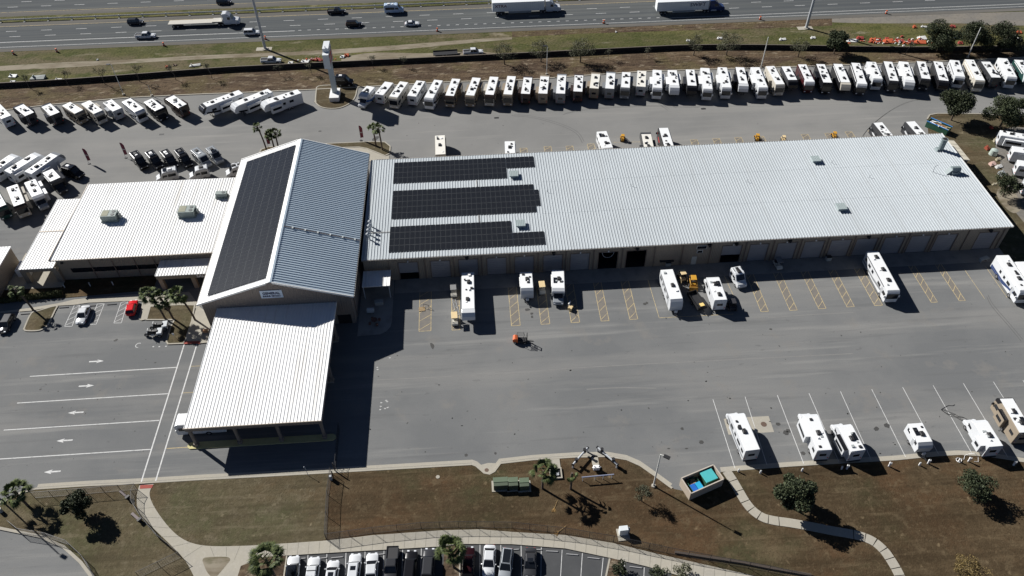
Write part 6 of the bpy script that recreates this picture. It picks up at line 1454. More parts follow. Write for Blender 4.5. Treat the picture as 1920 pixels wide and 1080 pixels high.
lightpole('bright white pole in front of the middle big oak', G(1814, 108), 9.0, (.3, 0), .13, head=False)
lightpole('thin grey light pole at the back left among bare trees', G(232, 178), 9.0, (-.6, 0), .08)
lightpole('thin light pole standing behind the black motorhomes at the back left', G(285, 180), 3.2, (.2, 0), .06, head=False)
lightpole('lamp post just outside the left edge, seen by its long shadow across the lawn tip', (G(110, 1037)[0]-15.6, G(110, 1037)[1]+12.4), 13.8, (.9, -.5))
def mast(label, loc, h):
    t = thing('high_mast', label, 'mast', (*loc, 0), 0, 'tall highway masts')
    MB().tube((0, 0, 0), (0, 0, h), .42, .22, n=14).build('pole', m_galv, t); MB().tube((0, 0, -.05), (0, 0, .25), .9, n=14).build('footing', concrete, t)
    MB().box(-2.6, -1.0, .0, 1.9, 1.0, .08).build('slab', concrete, t); MB().tube((0, 0, h), (0, 0, h+.4), 1.0, n=12).build('lamp_ring', m_gry, t)
mast('tall grey mast rising out of the top of the photo left of the pylon sign', G(497.5, 92), 32); mast('tall grey mast rising out of the top of the photo right of the white lorries', G(1511.5, 53), 32)

# pylon sign
PS = thing('pylon_sign', 'tall white pylon sign with a stepped box on a square column', 'sign', (-36.15, 185.0, 0))
m_pw = mat('pylon_white', (.60, .63, .64), .5, .08, .6)
MB().box(-1.25, -2.6, .1, 1.25, 2.2, 1.3).build('base', mat('base_white', (.66, .66, .65), .6, .08), PS)
MB().box(-.62, -.1, 1.3, .62, 1.2, 9.9).build('column', mat('pylon_grey', (.40, .45, .46), .5, .08, .6), PS)
MB().box(-.78, -3.0, 9.9, .78, 2.7, 13.75).build('sign_box', m_pw, PS); MB().box(-.76, -1.4, 13.76, .76, 2.68, 14.7).build('upper_box', m_pw, PS)
MB().box(.785, -2.6, 10.2, .84, 2.4, 13.5).build('sign_face', mat('sign_face_dark', (.30, .26, .28), .4), PS)
lettering('GENERAL', .95, mat('red_letters', (.45, .03, .04), .5), PS, (.86, -.1, 12.6), (pi/2, 0, pi/2), .02, .02)
lettering('RV CENTER', .75, mat('red_letters', (.45, .03, .04), .5), PS, (.86, -.1, 11.3), (pi/2, 0, pi/2), .02, .015)
MB().box(-.08, -1.2, 14.7, .08, -1.0, 15.2).build('beacon', m_gry, PS)
lightpole('short floodlight post right of the pylon base', G(636, 160), 2.4, (.2, -.2), .06, m_gry)

# feather flags
m_flag = mat('maroon_flag', (.20, .04, .065), .7)
for i, (x, y, h, lb, dx) in enumerate([(167, 307, 4.4, 'maroon feather flag left of the vans', -.15), (236, 296, 4.4, 'maroon feather flag at the left end of the black vans', -.15), (503, 276, 4.2, 'maroon feather flag between the palms behind the gabled hall', 0), (677, 264, 4.4, 'maroon feather flag left of the twin palms', .15)]):
    t = thing('feather_flag', lb, 'flag', (*G(x, y), 0), 0, 'maroon feather flags')
    MB().tube((0, 0, 0), (0, 0, h), .03).build('pole', m_galv, t); MB().tube((0, 0, 0), (0, 0, .12), .35, n=10).build('base', m_blk, t)
    mb = MB(); pts = [(.03, .9), (.75, 1.0), (.8, h-.8), (.55, h-.2), (.2, h), (.03, h)]; mb.prof(pts, -.015, .015); mb.build('banner', m_flag, t)
    lettering('RV', .5, m_whp, t, (.4, -.03, h*.55), (pi/2, 0, 0), .004, .01)

# ================================================================ YARD MACHINES
def skid(label, loc, rz, col='yellow', group='machines in the bays', name='skid_loader', bucket=True):
    t = thing(name, label, 'loader', (*loc, 0), rz, group); m = m_yel if col == 'yellow' else mat('dark_machine', (.035, .035, .04), .5) if col == 'dark' else mat('cream_machine', (.62, .48, .27), .5)
    MB().prof([(-1.1, .35), (-1.1, 1.1), (-.3, 1.35), (.9, .9), (.9, .35)], -.5, .5).build('body', m, t, bevel=.04, seg=1)
    cg = MB()
    for x in (-.55, .55):
        for s_ in (-1, 1): cg.box(x-.05, s_*.45-.05, .9, x+.05, s_*.45+.05, 2.0)
    cg.build('cage', m_blk, t); MB().box(-.7, -.55, 2.0, .7, .55, 2.1).build('cab_roof', m, t, bevel=.03, seg=1); MB().box(-.45, -.4, .95, .4, .4, 1.25).build('seat', m_blk, t)
    for s_ in (-1, 1):
        MB().tube((-1.0, s_*.65, 1.5), (.9, s_*.65, 1.2), .09).tube((.9, s_*.65, 1.2), (1.4, s_*.65, .5), .09).build('lift_arm', m, t)
        for x in (-.6, .55): wheel(t, x, s_*.68, .4, .28)
    if bucket: MB().prof([(1.3, .1), (1.35, .8), (1.5, .75), (1.55, .25), (2.0, .12), (2.0, .08)], -.85, .85).build('bucket', mat('worn_yellow', (.42, .22, .04), .7, .3), t)
    return t
skid('yellow skid loader with a raised yellow roof between the two white motorhomes', G(1298, 534), rad(-95))
skid('small tan-roofed utility loader in the shade beside the rounded trailer', G(1278, 524), rad(-80), 'cream', bucket=False)
def towtug(label, loc, rz, col, group='machines in the bays'):
    """small tan-roofed yard tug / golf cart"""
    t = thing('golf_cart', label, 'golf cart', (*loc, 0), rz, group)
    m = mat('cream_machine', (.62, .48, .27), .5) if col == 'cream' else mat('grey_cart', (.2, .2, .2), .5) if col == 'grey' else m_whp
    MB().prof([(-1.2, .3), (-1.2, .8), (-.5, .9), (-.4, .55), (.5, .5), (.7, .95), (1.2, .7), (1.25, .3)], -.6, .6).build('body', mat('cart_white', (.5, .48, .42), .5), t, bevel=.04, seg=1)
    cg = MB()
    for x in (-.75, .65):
        for s_ in (-1, 1): cg.tube((x, s_*.52, .8), (x*.9, s_*.52, 1.9), .03, n=5)
    cg.build('roof_frame', m_blk, t); MB().box(-.95, -.6, 1.9, .85, .6, 2.0).build('canopy_roof', m, t, bevel=.04, seg=1); MB().box(-.7, -.5, .85, -.2, .5, 1.05).box(-.75, -.5, 1.05, -.62, .5, 1.45).build('seat', m_blk, t)
    for x in (-.85, .8):
        for s_ in (-1, 1): wheel(t, x, s_*.5, .24, .2, 10)
    return t
towtug('cream-roofed golf cart beside the folded lift below the long white trailer', G(853, 604), rad(-88), 'cream')
towtug('cream-roofed golf cart between the short trailer and the short motorhome', G(1016, 546), rad(-88), 'cream')
towtug('golf cart in the shade left of the long white trailer', G(851, 551), rad(-88), 'grey')
towtug('dark golf cart in front of the grey roller doors in the shade', G(1457, 500), rad(-85), 'grey')
sl_ = thing('scissor_ladder', 'folding steel ladder lying on the hatched bay by the long trailer', 'ladder', (*G(855, 577), .02), rad(-80)); mb = MB()
for s_ in (-.3, .3): mb.box(-2.2, s_-.03, .05, 2.2, s_+.03, .12)
for i in range(12): mb.box(-2.1+i*.37, -.3, .05, -2.06+i*.37, .3, .1)
mb.build('ladder', m_galv, sl_)
# black trailer/truck with a yellow top between the motorhomes
bt = thing('utility_trailer', 'black utility trailer with a yellow lid between the two white motorhomes', 'trailer', (*G(1307, 570), 0), rad(-75))
MB().box(-2.6, -1.0, .45, 2.0, 1.0, .6).box(-2.6, -1.0, .6, 2.0, -.93, 1.2).box(-2.6, .93, .6, 2.0, 1.0, 1.2).box(-2.6, -.93, .6, -2.53, .93, 1.2).build('bed', m_blk, bt); MB().box(1.1, -.6, .6, 2.0, .5, 1.35).build('tool_box', m_blk, bt); MB().box(1.15, -.45, 1.35, 1.95, .4, 1.42).build('lid', mat('pale_yellow', (.75, .55, .2), .5), bt)
for s_ in (-1, 1): wheel(bt, -.3, s_*1.1, .35, .2)
MB().tube((2.0, 0, .5), (3.2, 0, .5), .06).build('hitch', m_blk, bt)
# tow tractor in the motorhome's shadow
skid('dark skid loader in the shadow right of the white motorhome', G(1371, 578), rad(-90), 'dark', bucket=False)
# forklift
fk = thing('forklift', 'orange forklift alone on the open asphalt', 'forklift', (*G(977, 641), 0), rad(-8))
MB().prof([(-1.5, .35), (-1.55, 1.1), (-1.2, 1.35), (-.6, 1.2), (-.55, .35)], -.6, .6).build('counterweight', m_or, fk, bevel=.06); MB().box(-.6, -.55, .3, 1.0, .55, .75).build('chassis', m_blk, fk, bevel=.03)
cg = MB()
for x, xt in ((-.9, -.7), (.75, .45)):
    for s_ in (-1, 1): cg.tube((x, s_*.5, .8), (xt, s_*.48, 2.15), .045, n=5)
for i in range(7): cg.box(-.72+i*.19, -.5, 2.15, -.67+i*.19, .5, 2.2)
cg.build('overhead_guard', m_blk, fk); MB().box(-.55, -.3, .75, -.05, .3, 1.0).box(-.65, -.3, 1.0, -.53, .3, 1.5).build('seat', m_blk, fk)
mm = MB()
for s_ in (-.3, .3): mm.box(1.05, s_-.05, .1, 1.18, s_+.05, 2.3); mm.box(1.2, s_-.05, .08, 2.3, s_+.05, .13)
mm.box(1.05, -.35, 1.2, 1.15, .35, 1.3); mm.box(1.05, -.35, 2.2, 1.15, .35, 2.3); mm.build('mast', m_blk, fk)
for x in (-1.05, .75):
    for s_ in (-1, 1): wheel(fk, x, s_*.5, .3, .25)
# small cream two wheel machine
cm_ = thing('pallet_jack', 'cream and white hand-held machine in a hatched bay left of the open asphalt', 'machine', (*G(1070, 580), 0), rad(60)); MB().box(-.6, -.4, .2, .3, .4, .8).box(.3, -.2, .2, 1.2, .2, .35).build('body', mat('cream_machine', (.62, .48, .27), .5), cm_, bevel=.04); MB().tube((-.5, 0, .8), (-1.1, 0, 1.4), .04).build('handle', m_blk, cm_); MB().box(.2, .5, .3, 1.1, .7, 1.1).build('panel', m_whp, cm_)
for s_ in (-1, 1): wheel(cm_, 0, s_*.4, .25, .15)
pj = thing('pallet', 'small tan pallet in the first hatched bay', 'pallet', (*G(791, 580), 0), .05); mb = MB()
for i in range(5): mb.box(-.6, -.5+i*.22, .1, .6, -.38+i*.22, .13)
for y in (-.45, 0, .45): mb.box(-.6, y-.04, 0, .6, y+.04, .1)
mb.build('boards', mat('pallet_wood', (.42, .3, .16), .8), pj)
st_ = thing('sawhorse', 'dark stand beside the tan pallet', 'stand', (*G(799, 577), 0), -.4); MB().tube((-.5, 0, .9), (.6, 0, .9), .05).tube((-.5, -.3, 0), (-.5, 0, .9), .03).tube((.6, .3, 0), (.6, 0, .9), .03).tube((.6, -.3, 0), (.6, 0, .9), .03).build('frame', m_blk, st_)
# motorcycles under the palms
for i, (x, y, rz, lb) in enumerate([(287, 625, 185, 'silver and black three-wheeled motorcycle, lower one of the pair by the palm island'), (297, 612, 185, 'grey motorcycle behind the silver one by the palm island')]):
    t = thing('motorcycle', lb, 'motorcycle', (*G(x+4, y+4), 0), rad(rz), 'motorcycles by the palm island')
    MB().prof([(-1.0, .4), (-1.0, .95), (-.2, .8), (.3, 1.05), (.8, .9), (.7, .4)], -.28, .28).build('body', m_blk, t, bevel=.05)
    MB().box(-1.25, -.6, .5, -.5, .6, .95).box(-.1, -.35, .3, .4, .35, .6).build('panniers', m_galv, t, bevel=.06); MB().tube((.75, -.5, 1.15), (.75, .5, 1.15), .03).tube((.95, 0, .4), (.75, 0, 1.1), .05).build('handlebar', m_galv, t); MB().box(-.6, -.2, .95, .15, .2, 1.08).build('seat', m_blk, t, bevel=.03)
    MB().prof([(.75, 1.0), (.85, 1.0), (.65, 1.45), (.6, 1.45)], -.25, .25).build('screen', m_whp, t)
    wheel(t, 1.1, 0.01, .33, .14); wheel(t, -.8, .55, .33, .16); wheel(t, -.8, -.55, .33, .16); t.scale = (1.3, 1.3, 1.3)
# small orange/yellow barriers behind the long roof
for i, (x, y, lb) in enumerate([(1167, 263, 'yellow folding lift behind the roof edge, leftmost'), (1419, 262, 'yellow folding lift behind the roof edge, in the middle'), (1468, 265, 'small white cart behind the roof edge'), (1563, 258, 'yellow loader behind the roof edge, rightmost')]):
    o = skid(lb, G(x, y), rad(80), 'yellow' if i != 2 else 'cream', 'machines behind the long building', bucket=(i != 2)); o.scale = (.72, .72, .72)
# scrap container
sc = thing('scrap_container', 'open green and blue roll-off container heaped with boards behind the far end of the roof', 'container', (*G(1757, 243), 0), rad(-52))
mb = MB(); mb.box(-3.2, -1.3, 0, 3.2, 1.3, .15); mb.box(-3.2, -1.3, .15, 3.2, -1.2, 1.9); mb.box(-3.2, 1.2, .15, 3.2, 1.3, 1.9); mb.box(-3.2, -1.2, .15, -3.1, 1.2, 1.9); mb.box(3.1, -1.2, .15, 3.2, 1.2, 1.9); mb.build('body', gcol, sc)
MB().box(-3.25, -1.36, 1.9, 3.25, -1.16, 2.05).box(-3.25, 1.16, 1.9, 3.25, 1.36, 2.05).build('rim', mat('skip_blue', (.06, .25, .6), .5), sc)
sc.scale = (.85, .85, .85)
random.seed(8)
for i in range(12):
    a = random.uniform(-.5, .5); x, y = random.uniform(-2, 2), random.uniform(-.8, .8); L_ = random.uniform(.8, 1.9)
    tag(MB().hexa([(x-L_*cos(a), y-L_*sin(a)-.12, 1.5), (x+L_*cos(a), y+L_*sin(a)-.12, 1.9), (x+L_*cos(a), y+L_*sin(a)+.12, 1.9), (x-L_*cos(a), y-L_*sin(a)+.12, 1.5)], [(x-L_*cos(a), y-L_*sin(a)-.12, 1.58), (x+L_*cos(a), y+L_*sin(a)-.12, 1.98), (x+L_*cos(a), y+L_*sin(a)+.12, 1.98), (x-L_*cos(a), y-L_*sin(a)+.12, 1.58)]).build('board', random.choice([mat('tan_board', (.45, .34, .2), .8), mat('rust_board', (.3, .14, .07), .8), m_whp]), sc), 'board', 'board')
for ch in sc.children:
    for k_ in ('category',):
        if k_ in ch: del ch[k_]
    if 'label' in ch: del ch['label']

# ================================================================ FRONT LAWN EQUIPMENT
for i, (x, y, w_, lb) in enumerate([(939, 902, 1.15, 'green electrical cabinet, left one of three, the largest'), (962.5, 902, .75, 'green electrical cabinet, middle one of three'), (983, 903, .75, 'green electrical cabinet, right one of three')]):
    t = thing('electrical_cabinet', lb, 'cabinet', (*G(x, y+10), .1), 0, 'green cabinets on the front lawn')
    MB().box(-w_, -.75, .1, w_, .75, 1.35).build('body', mat('cabinet_green', (.065, .085, .055), .6, .1), t, bevel=.04); MB().box(-w_-.03, -.1, 1.35, w_+.03, .78, 1.43).build('lid', mat('cabinet_green_lid', (.10, .135, .085), .6, .1), t, bevel=.02); MB().box(-w_-.3, -1.0, 0, w_+.3, 1.0, .1).build('plinth', concrete, t)
cb = thing('control_cabinet', 'white control cabinet on a slab in the middle of the front lawn', 'cabinet', (*G(1168, 1002), .1), .05); MB().box(-.9, -1.1, 0, .9, .9, .12).build('plinth', concrete, cb); MB().box(-.65, -.3, .12, .65, .5, 1.7).build('body', mat('cabinet_white', (.62, .65, .66), .5), cb, bevel=.03); MB().box(.65, -.1, .5, .95, .4, 1.3).build('meter_box', m_gry, cb)
# fire pipework
def pipework(label, a, b, h=1.0):
    pa = Vector(G(*a, h)); pb = Vector(G(*b, h)); c_ = (pa+pb)/2; d = pb-pa; L_ = d.length; rz = atan2(d.y, d.x)
    t = thing('fire_pipework', label, 'pipework', (*c_, .1), rz, 'fire water pipework')
    MB().tube((-L_/2, 0, h), (L_/2, 0, h), .16, n=12).tube((-L_/2+.1, 0, -.1), (-L_/2+.1, 0, h), .15, n=12).tube((L_/2-.1, 0, -.1), (L_/2-.1, 0, h), .15, n=12).build('pipe', m_galv, t)
    for x in (-L_*.28, L_*.28):
        MB().tube((x, 0, h-.35), (x, 0, h+.45), .22, n=10).tube((x, -.25, h), (x, .25, h), .2, n=10).build('valve', m_blk, t); MB().tube((x, 0, h+.6), (x, 0, h+.65), .28, n=12).build('handwheel', m_blk, t)
    MB().tube((-L_/2-.1, 0, h), (-L_/2+.05, 0, h), .24, n=10).tube((L_/2-.05, 0, h), (L_/2+.1, 0, h), .24, n=10).build('flange', m_blk, t)
    return t
pipework('left diagonal fire pipe assembly at the front kerb', (1074, 872), (1102, 840)); pipework('right diagonal fire pipe assembly at the front kerb', (1120, 839), (1158, 872))
rk = thing('pipe_rack', 'bluish horizontal pipe on short posts below the fire pipework', 'pipe rack', (*G(1121, 893, 1.1), .1), .03); MB().tube((-2.6, 0, 1.1), (2.6, 0, 1.1), .11).build('pipe', mat('blue_grey_pipe', (.25, .27, .36), .5), rk)
for x in (-2.4, -.4, .9, 2.3): MB().tube((x, 0, 0), (x, 0, 1.1), .06).build('post', m_galv, rk)
ph = thing('pump_unit', 'white pump assembly between the two fire pipes', 'pump', (*G(1118, 882), .1), 0); MB().box(-.55, -.3, .4, .45, .3, 1.1).tube((-.4, 0, 0), (-.4, 0, 1.3), .1).tube((.3, 0, 0), (.3, 0, 1.2), .1).tube((-.7, 0, .8), (.7, 0, .8), .13).build('pump', m_whp, ph, bevel=.02, seg=1); MB().box(-.5, 1.0, 0, .6, 2.6, .05).box(-.35, .3, 0, .35, .9, .6).build('slab', concrete, ph)
vb = thing('valve_pit', 'square concrete-rimmed pit beside the front palm', 'pit', (*G(1042, 889), .1)); mb = MB(); mb.box(-1.0, -1.0, 0, -.8, 1.0, .3); mb.box(.8, -1.0, 0, 1.0, 1.0, .3); mb.box(-.8, -1.0, 0, .8, -.8, .3); mb.box(-.8, .8, 0, .8, 1.0, .3); mb.build('rim', concrete, vb); MB().box(-.8, -.8, -.05, .8, .8, .05).build('pit_floor', m_dark, vb); MB().box(-.9, 1.05, 0, .9, 2.7, .1).build('slab', concrete, vb); MB().box(-.4, -.4, .05, .5, .1, .25).build('pipe', m_galv, vb)
# dry fallen fronds
for i, (a, b, lb) in enumerate([((1039, 955), (1045, 938), 'dry fallen palm frond lying on the front lawn'), ((1045, 999), (1061, 986), 'dry fallen palm frond lying at the curved fence')]):
    p0 = Vector(G(*a, .15)); p1 = Vector(G(*b, .15)); t = thing('fallen_frond', lb, 'palm frond', (*p0, .12)); d = p1-p0; mb = MB(); mb.tube((0, 0, .05), (d.x, d.y, .1), .03, .02, n=4); rnd = random.Random(i)
    for k in range(16):
        s_ = .0+.5*k/16; ang_ = atan2(d.y, d.x)+pi+rnd.uniform(-1.0, 1.0); e = (d.x*s_*.4+cos(ang_)*.7, d.y*s_*.4+sin(ang_)*.7, .03); mb.tube((d.x*s_*.5, d.y*s_*.5, .06), e, .035, .01, n=3)
    mb.build('frond', mat('dry_frond', (.42, .28, .12), .9), t)
mc = thing('manhole_cover', 'pale manhole lid on the lawn left of the cabinets', 'manhole', (*G(821, 895), .1)); MB().tube((0, 0, 0), (0, 0, .06), .32, n=16).build('lid', concrete, mc)
mc = thing('manhole_cover', 'dark manhole lid in the concrete notch of the front kerb', 'manhole', (*G(912.5, 881.5), .005)); MB().tube((0, 0, 0), (0, 0, .02), .35, n=16).build('lid', mat('rust_lid', (.12, .08, .06), .8), mc)
mc = thing('manhole_cover', 'round brown manhole lid in the tan concrete pad', 'manhole', (*G(1432, 795.5), .008)); MB().tube((0, 0, 0), (0, 0, .02), .5, n=18).build('lid', mat('rust_lid', (.12, .08, .06), .8), mc)
struct('concrete_pad', sheet(px([(893, 874), (908, 887.5), (918, 889.5), (927, 884.5), (938, 869), (915, 868)]), .015), concrete, 'concrete notch in the front kerb')
# hook-up pedestals
for i, (x, y, lb, hs) in enumerate([(1384, 885, 'beside the dumpster enclosure, shorter', 0), (1425, 888, 'first white one right of the enclosure', 0), (1503, 884, 'left of the small oak shadow', 0), (1577, 880, 'small one left of its taller twin', 0), (1587, 880, 'taller one of the close pair under the two motorhomes', 1), (1666, 875, 'alone with a small pale patch', 1), (1723, 873, 'short one left of its neighbour under the small trailer', 0), (1739, 870, 'taller one under the small trailer', 1), (1797, 866, 'with a coiled white hose on the grass', 0), (1815, 866, 'with a white hose looped over it', 1), (1899, 873, 'rightmost, in the shade of the big tan motorhome', 1)]):
    t = thing('hookup_post', f'white hook-up post, {lb}', 'post', (*G(x, y), .1), rad(-20), 'hook-up posts behind the lower stalls'); h = 1.15 if hs else .75
    MB().box(-.12, -.1, 0, .12, .1, h).build('post', m_whp, t, bevel=.02); MB().box(-.18, -.15, h-.45, .18, .12, h).build('head', m_whp, t, bevel=.03) if hs else MB().tube((0, 0, h), (0, 0, h+.06), .11).build('head', m_gry, t)
t = thing('hose', 'coiled white hose on the grass below the overcab motorhome', 'hose', (*G(1797, 864), .12)); mb = MB()
pr = None
for i in range(40):
    a = i*.5; r_ = .42+.03*sin(i*1.7); q = (r_*cos(a), r_*sin(a), .05+i*.002)
    if pr: mb.tube(pr, q, .03, n=5)
    pr = q
for q in [(.9, .1, .05), (1.4, .8, .05), (2.0, .9, .3), (2.6, .6, .9), (3.2, .2, .4), (3.0, -.5, .05), (2.4, -.4, .05)]: mb.tube(pr, q, .03, n=5); pr = q
mb.build('hose', m_whp, t)
# wires on the asphalt
t = thing('cable_heap', 'tangled dark cables lying across a stall line', 'cable', (*G(1788, 775), .02)); mb = MB(); rnd = random.Random(4)
for j in range(5):
    pr = Vector((-1.8, .8, .03))
    for i in range(14):
        q = pr+Vector((.42+rnd.uniform(-.2, .2), -.28+rnd.uniform(-.35, .35), 0)); mb.tube(pr, q, .022, n=4); pr = q
pr = Vector((-1.8, .9, .03))
for i in range(8): q = pr+Vector((.35, rnd.uniform(-.1, .25), 0)); mb.tube(pr, q, .03, n=4); pr = q
mb.build('cables', m_blk, t)
# wheel stops
GW = 'concrete wheel stops'
for i, (x, y, dg, lb) in enumerate([(550+12, 1048, 2, 'under the leftmost off-roader'), (602, 1047, 2, 'between the second and third bottom cars'), (632, 1045.5, 2, 'free, left of the white estate'), (710, 1040, 2, 'right of the white saloon'), (962, 1031, 0, 'right of the silver car'), (1005, 1031, -3, 'right of the grey coupe'), (1035, 1034, -7, 'in the first empty stall'), (1073, 1040, -9, 'in the second empty stall'), (1113, 1047, -11, 'in the third empty stall'), (1192, 1064, -12, 'near the bottom bushes')]):
    t = thing('wheel_stop', f'grey wheel stop {lb}', 'wheel stop', (*G(x, y), 0), rad(dg), GW); MB().box(-.9, -.08, 0, .9, .08, .13, t=.02).build('bar', mat('stop_grey', (.3, .3, .3), .8), t)
for i, (x, y, dg, lb) in enumerate([(120, 577, 8, 'left of the white saloon in the left car park'), (210, 571, 8, 'between the white saloon and the red car'), (48, 589, 8, 'beside the leftmost hatchback'), (171, 574, 8, 'under the nose of the white saloon')]):
    t = thing('wheel_stop', f'dark wheel stop {lb}', 'wheel stop', (*G(x, y), 0), rad(dg-6), GW); MB().box(-.9, -.08, 0, .9, .08, .13, t=.02).build('bar', mat('stop_dark', (.07, .07, .07), .8), t)
# trolleys in the small lawn
for i, (x, y, lb) in enumerate([(235, 930, 'flat grey bench-like cart beside the fence, upper one'), (257, 972, 'dark cart with a round drum beside the fence, lower one')]):
    t = thing('garden_cart', lb, 'cart', (*G(x, y), .1), rad(-40)); MB().box(-1.1, -.2, .35, 1.1, .2, .43).build('deck', mat('deck_grey', (.16, .13, .13), .7), t)
    MB().box(-1.0, -.25, 0, -.9, .25, .35).box(.9, -.25, 0, 1.0, .25, .35).build('leg', m_blk, t); MB().box(.8, -.35, .45, 1.15, .35, .75).build('end_box', m_blk, t)
bd = thing('bollard_drum', 'grey drum at the left edge on the lawn tip', 'drum', (*G(3, 960), .1)); MB().tube((0, 0, 0), (0, 0, .9), .3).build('drum', m_gry, bd)

# ================================================================ HIGHWAY VERGE THINGS
GO = 'orange barrels along the highway shoulder'
for i, (x, y) in enumerate([(26, 102), (107, 97.5), (307.5, 86), (498, 74), (820, 59), (1132, 44), (1425, 37), (1661, 26)]):
    t = thing('traffic_barrel', f'orange barrel on the highway shoulder, {ordn(i+1)} from the left', 'barrel', (*G(x, y), .05), 0, GO)
    MB().tube((0, 0, .1), (0, 0, 1.05), .32, .24, n=12).build('drum', m_or, t); MB().tube((0, 0, .55), (0, 0, .72), .30, .28, n=12).build('band', m_whp, t); MB().tube((0, 0, 0), (0, 0, .1), .45, n=12).build('base', m_blk, t)
def debris(label, x, y, w_, d_, h, m, rz=0, name='litter_panel', cat='litter', group='litter along the wall'):
    t = thing(name, label, cat, (*G(x, y), .03), rz, group); rnd = random.Random(int(x*3+y)); mb = MB()
    mb.hexa([(-w_, -d_, .02), (w_*.9, -d_, .02), (w_, d_, .02), (-w_*.8, d_, .02)], [(-w_, -d_, h*.5), (w_*.9, -d_, h*.4), (w_, d_, h), (-w_*.8, d_, h*.8)]); mb.box(-w_*.6, -d_*.3, h*.5, -w_*.5, d_*.6, h+.3)
    mb.build('panel', m, t); return t
wt_ = mat('litter_white', (.6, .6, .58), .8, .3); og_ = mat('litter_orange', (.45, .10, .04), .8, .4); rd_ = mat('litter_red', (.30, .05, .04), .8, .4); bn_ = mat('litter_brown', (.14, .10, .07), .9, .4)
DB = [(25, 144, 1.1, .6, .5, m_gry, 'grey scrap heap at the far left behind the wall'), (24, 154, .7, .4, .3, wt_, 'pale scrap below the grey heap at the far left'), (72, 148, 2.0, .8, .8, mat('litter_grey', (.28, .3, .29), .8, .4), 'large grey pile of sheeting beside the sandy mound'), (110, 149, 1.0, .3, .2, wt_, 'pale board right of the sheeting pile'), (366, 124, 1.6, .35, .5, wt_, 'long white trough on the grass above the wall'), (328, 123, .5, .4, .3, bn_, 'brown box left of the white trough'), (313, 126, .35, .3, .4, og_, 'small orange cone left of the brown box'),
 (545, 119, .7, .5, .4, wt_, 'white panel right of the white pickup'), (572, 116, 1.2, .6, .3, wt_, 'white sheets near the pylon sign top'), (642, 108, .6, .5, .5, wt_, 'white board right of the pylon sign'), (650, 105.5, .7, .5, .6, og_, 'bright orange board right of the pylon sign'), (596, 113, .8, .5, .5, rd_, 'red heap just left of the pylon sign'),
 (1290, 77, .6, .3, .3, wt_, 'small white scrap in the green strip'), (1349, 73, .8, .4, .4, wt_, 'white sheet above the loose green tree'), (1467, 75, 1.1, .4, .4, wt_, 'white sheet left of the thin tree'), (1524, 72, .8, .4, .4, wt_, 'white sheet right of the thin tree'), (1596, 77, 1.6, .8, .3, wt_, 'broad white sheet beside the lone oak'),
 (1612, 73, 1.1, .5, .6, rd_, 'red board first in the orange litter'), (1636, 76, .9, .6, .5, og_, 'orange heap second in the litter line'), (1665, 79, 1.6, .9, .6, og_, 'large orange pile in the middle of the litter line'), (1688, 78, 1.1, .6, .5, rd_, 'red pile right of the large orange pile'), (1724, 81, 1.8, .7, .6, og_, 'orange netting left of the three big oaks'), (1728, 73, 1.4, .8, .5, wt_, 'white tarpaulin above the orange netting'), (1793, 71, .7, .8, 1.2, mat('litter_blue', (.06, .1, .4), .6), 'blue portable box between two big oaks'), (1800, 82, .7, .5, .5, rd_, 'red scrap between two big oaks'),
 (1714, 52, .5, .4, .6, og_, 'orange sign base on the sandy shoulder, left'), (1786, 51, .8, .5, .5, rd_, 'orange boards on the sandy shoulder, right'), (1732, 51, 1.0, .3, .3, wt_, 'white board beside the orange sign base'), (1910, 62, .8, .5, .5, og_, 'orange scrap at the right edge of the grass'), (1910, 75, .8, .5, .4, wt_, 'white scrap at the right edge of the grass'), (183, 113, .25, .25, .3, wt_, 'tiny white scrap on the grass at the left'), (1155, 61, .25, .25, .3, wt_, 'tiny white scrap in the green strip')]
for x, y, a, b, h, m, lb in DB: debris(lb, x, y, a, b, h, m, random.uniform(-.2, .2))
rnd = random.Random(9); mb = [MB(), MB(), MB()]
for i in range(130):
    x = rnd.gauss(1675, 32); y = rnd.gauss(79, 2.2) if rnd.random() < .8 else rnd.gauss(74, 2)
    if not 1590 < x < 1790: continue
    p = G(x, y); s_ = rnd.uniform(.12, .38); mb[rnd.choice([0, 0, 1, 1, 2])].box(p[0]-s_, p[1]-s_*.7, .03, p[0]+s_, p[1]+s_*.7, .03+rnd.uniform(.1, .5), t=.05)
for i in range(60):
    x = rnd.gauss(592, 14); p = G(x, rnd.gauss(113, 1.6)); s_ = rnd.uniform(.1, .3); mb[rnd.choice([0, 1, 2])].box(p[0]-s_, p[1]-s_*.7, .03, p[0]+s_, p[1]+s_*.7, .03+rnd.uniform(.1, .5), t=.05)
for b_, m, c_ in ((mb[0], og_, 'orange'), (mb[1], rd_, 'red'), (mb[2], wt_, 'white')):
    tag(b_.build('scattered_litter', m), f'{c_} bits of netting, cones and sheet scattered along the wall', 'litter', kind='stuff')
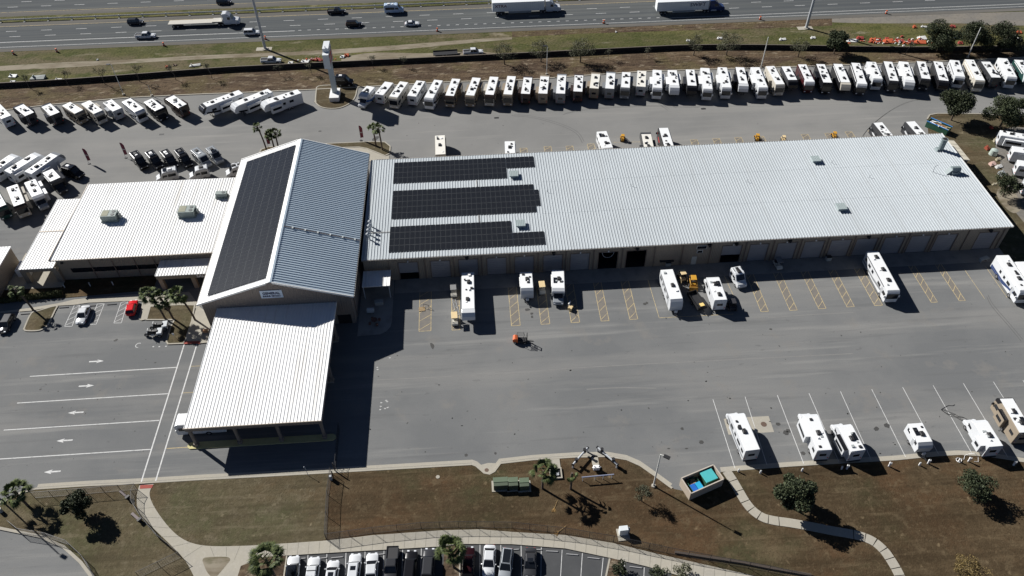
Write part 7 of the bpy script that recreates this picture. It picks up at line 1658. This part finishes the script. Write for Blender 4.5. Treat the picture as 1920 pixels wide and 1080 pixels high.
# junk by the gravel yard
for x, y, a, b, h, m, lb in [(1850, 280, .5, .5, .8, mat('dull_red', (.3, .07, .04), .7), 'dull red barrel by the gravel yard'), (1867, 265, .9, .3, .9, mat('pale_wood', (.4, .36, .26), .8), 'leaning pale frame above the red barrel'), (1871, 300, .8, .3, .5, mat('pale_wood', (.4, .36, .26), .8), 'leaning pale boards below the green tank'), (1860, 309, .9, .5, .6, mat('pinkish', (.6, .42, .36), .8, .3), 'pinkish heap of parts by the gravel yard'), (1872, 314, 1.0, .4, .5, wt_, 'white parts right of the pinkish heap'), (1878, 328, .8, .7, .8, m_gry, 'grey box by the gravel yard'), (1880, 337, .5, .4, .6, mat('dull_red', (.3, .07, .04), .7), 'dull red can under the grey box'), (1867, 345, 1.3, .2, .2, mat('pale_wood', (.4, .36, .26), .8), 'pale plank lying left of the small oak'), (1858, 241, .4, .4, .6, rd_, 'red scrap under the right-hand oak')]:
    debris(lb, x, y, a, b, h, m, .3, 'junk_item', 'junk', 'junk by the gravel yard')
t = thing('water_tank', 'round grey-green tank among the junk by the gravel yard', 'tank', (*G(1861, 290), .08)); MB().tube((0, 0, 0), (0, 0, 1.3), .95, .8, n=18).tube((0, 0, 1.3), (0, 0, 1.5), .8, .3, n=18).build('tank', mat('tank_green', (.36, .42, .38), .6), t)
t = thing('box_stack', 'small orange and tan parts on the walkway by the canopy corner', 'box', (*G(386, 623), .15)); MB().box(-.4, -.3, 0, .4, .3, .35).box(-.1, -.2, .35, .5, .2, .6).build('body', mat('orange_tan', (.5, .28, .15), .8, .3), t)
t = thing('sign_post', 'small white sign post on the grass by the motorcycles', 'sign', (*G(328, 634), .1)); MB().tube((0, 0, 0), (0, 0, 1.2), .03).build('post', m_galv, t); MB().box(-.2, -.03, .8, .2, .0, 1.3).build('plate', m_whp, t)
for x, y, lb in [(119, 534, 'left'), (167, 531, 'middle'), (210, 529, 'right')]:
    t = thing('pale_bollard', f'small pale bollard light in the shaded strip before the office, {lb} one of three', 'bollard', (*G(x+3, y+6), .1), 0, 'bollards before the office'); MB().tube((0, 0, 0), (0, 0, .9), .09).build('post', m_whp, t); MB().tube((0, 0, .9), (0, 0, 1.0), .13).build('cap', m_gry, t)
t = thing('sawhorse', 'dark workbench in the shade between the office apron doors', 'workbench', (*G(1843, 489), 0), .3); MB().box(-1.0, -.4, .7, 1.0, .4, .8).box(-.9, -.3, 0, -.8, .3, .7).box(.8, -.3, 0, .9, .3, .7).build('frame', m_gry, t)
for x, y, lb in [(1252, 498, 'grey bin in the shade before the wall shelf'), (1552, 488, 'small grey trolley in front of a roller door in the shade')]:
    t = thing('bin', lb, 'bin', (*G(x, y), 0)); MB().box(-.5, -.4, .1, .5, .4, 1.0, t=-.04).build('body', m_gry, t, bevel=.03); MB().box(-.55, -.45, 1.0, .55, .45, 1.08).build('lid', m_blk, t)
# pale arc standing for the nose of the motorhome lifted in the open bay
t = thing('motorhome_nose_frame', 'pale curved frame standing for a motorhome nose in the open left bay door', 'frame', (26.2, 114.6, 0)); mb = MB(); pr = None
for i in range(13):
    a = pi+pi*i/12; q = (1.2*cos(a), 0, 3.6+1.5*sin(a))
    if pr: mb.tube(pr, q, .06, n=5)
    pr = q
mb.box(-1.2, -.05, 3.55, 1.2, .05, 3.7); mb.build('frame', m_galv, t)
S.render.film_transparent = False
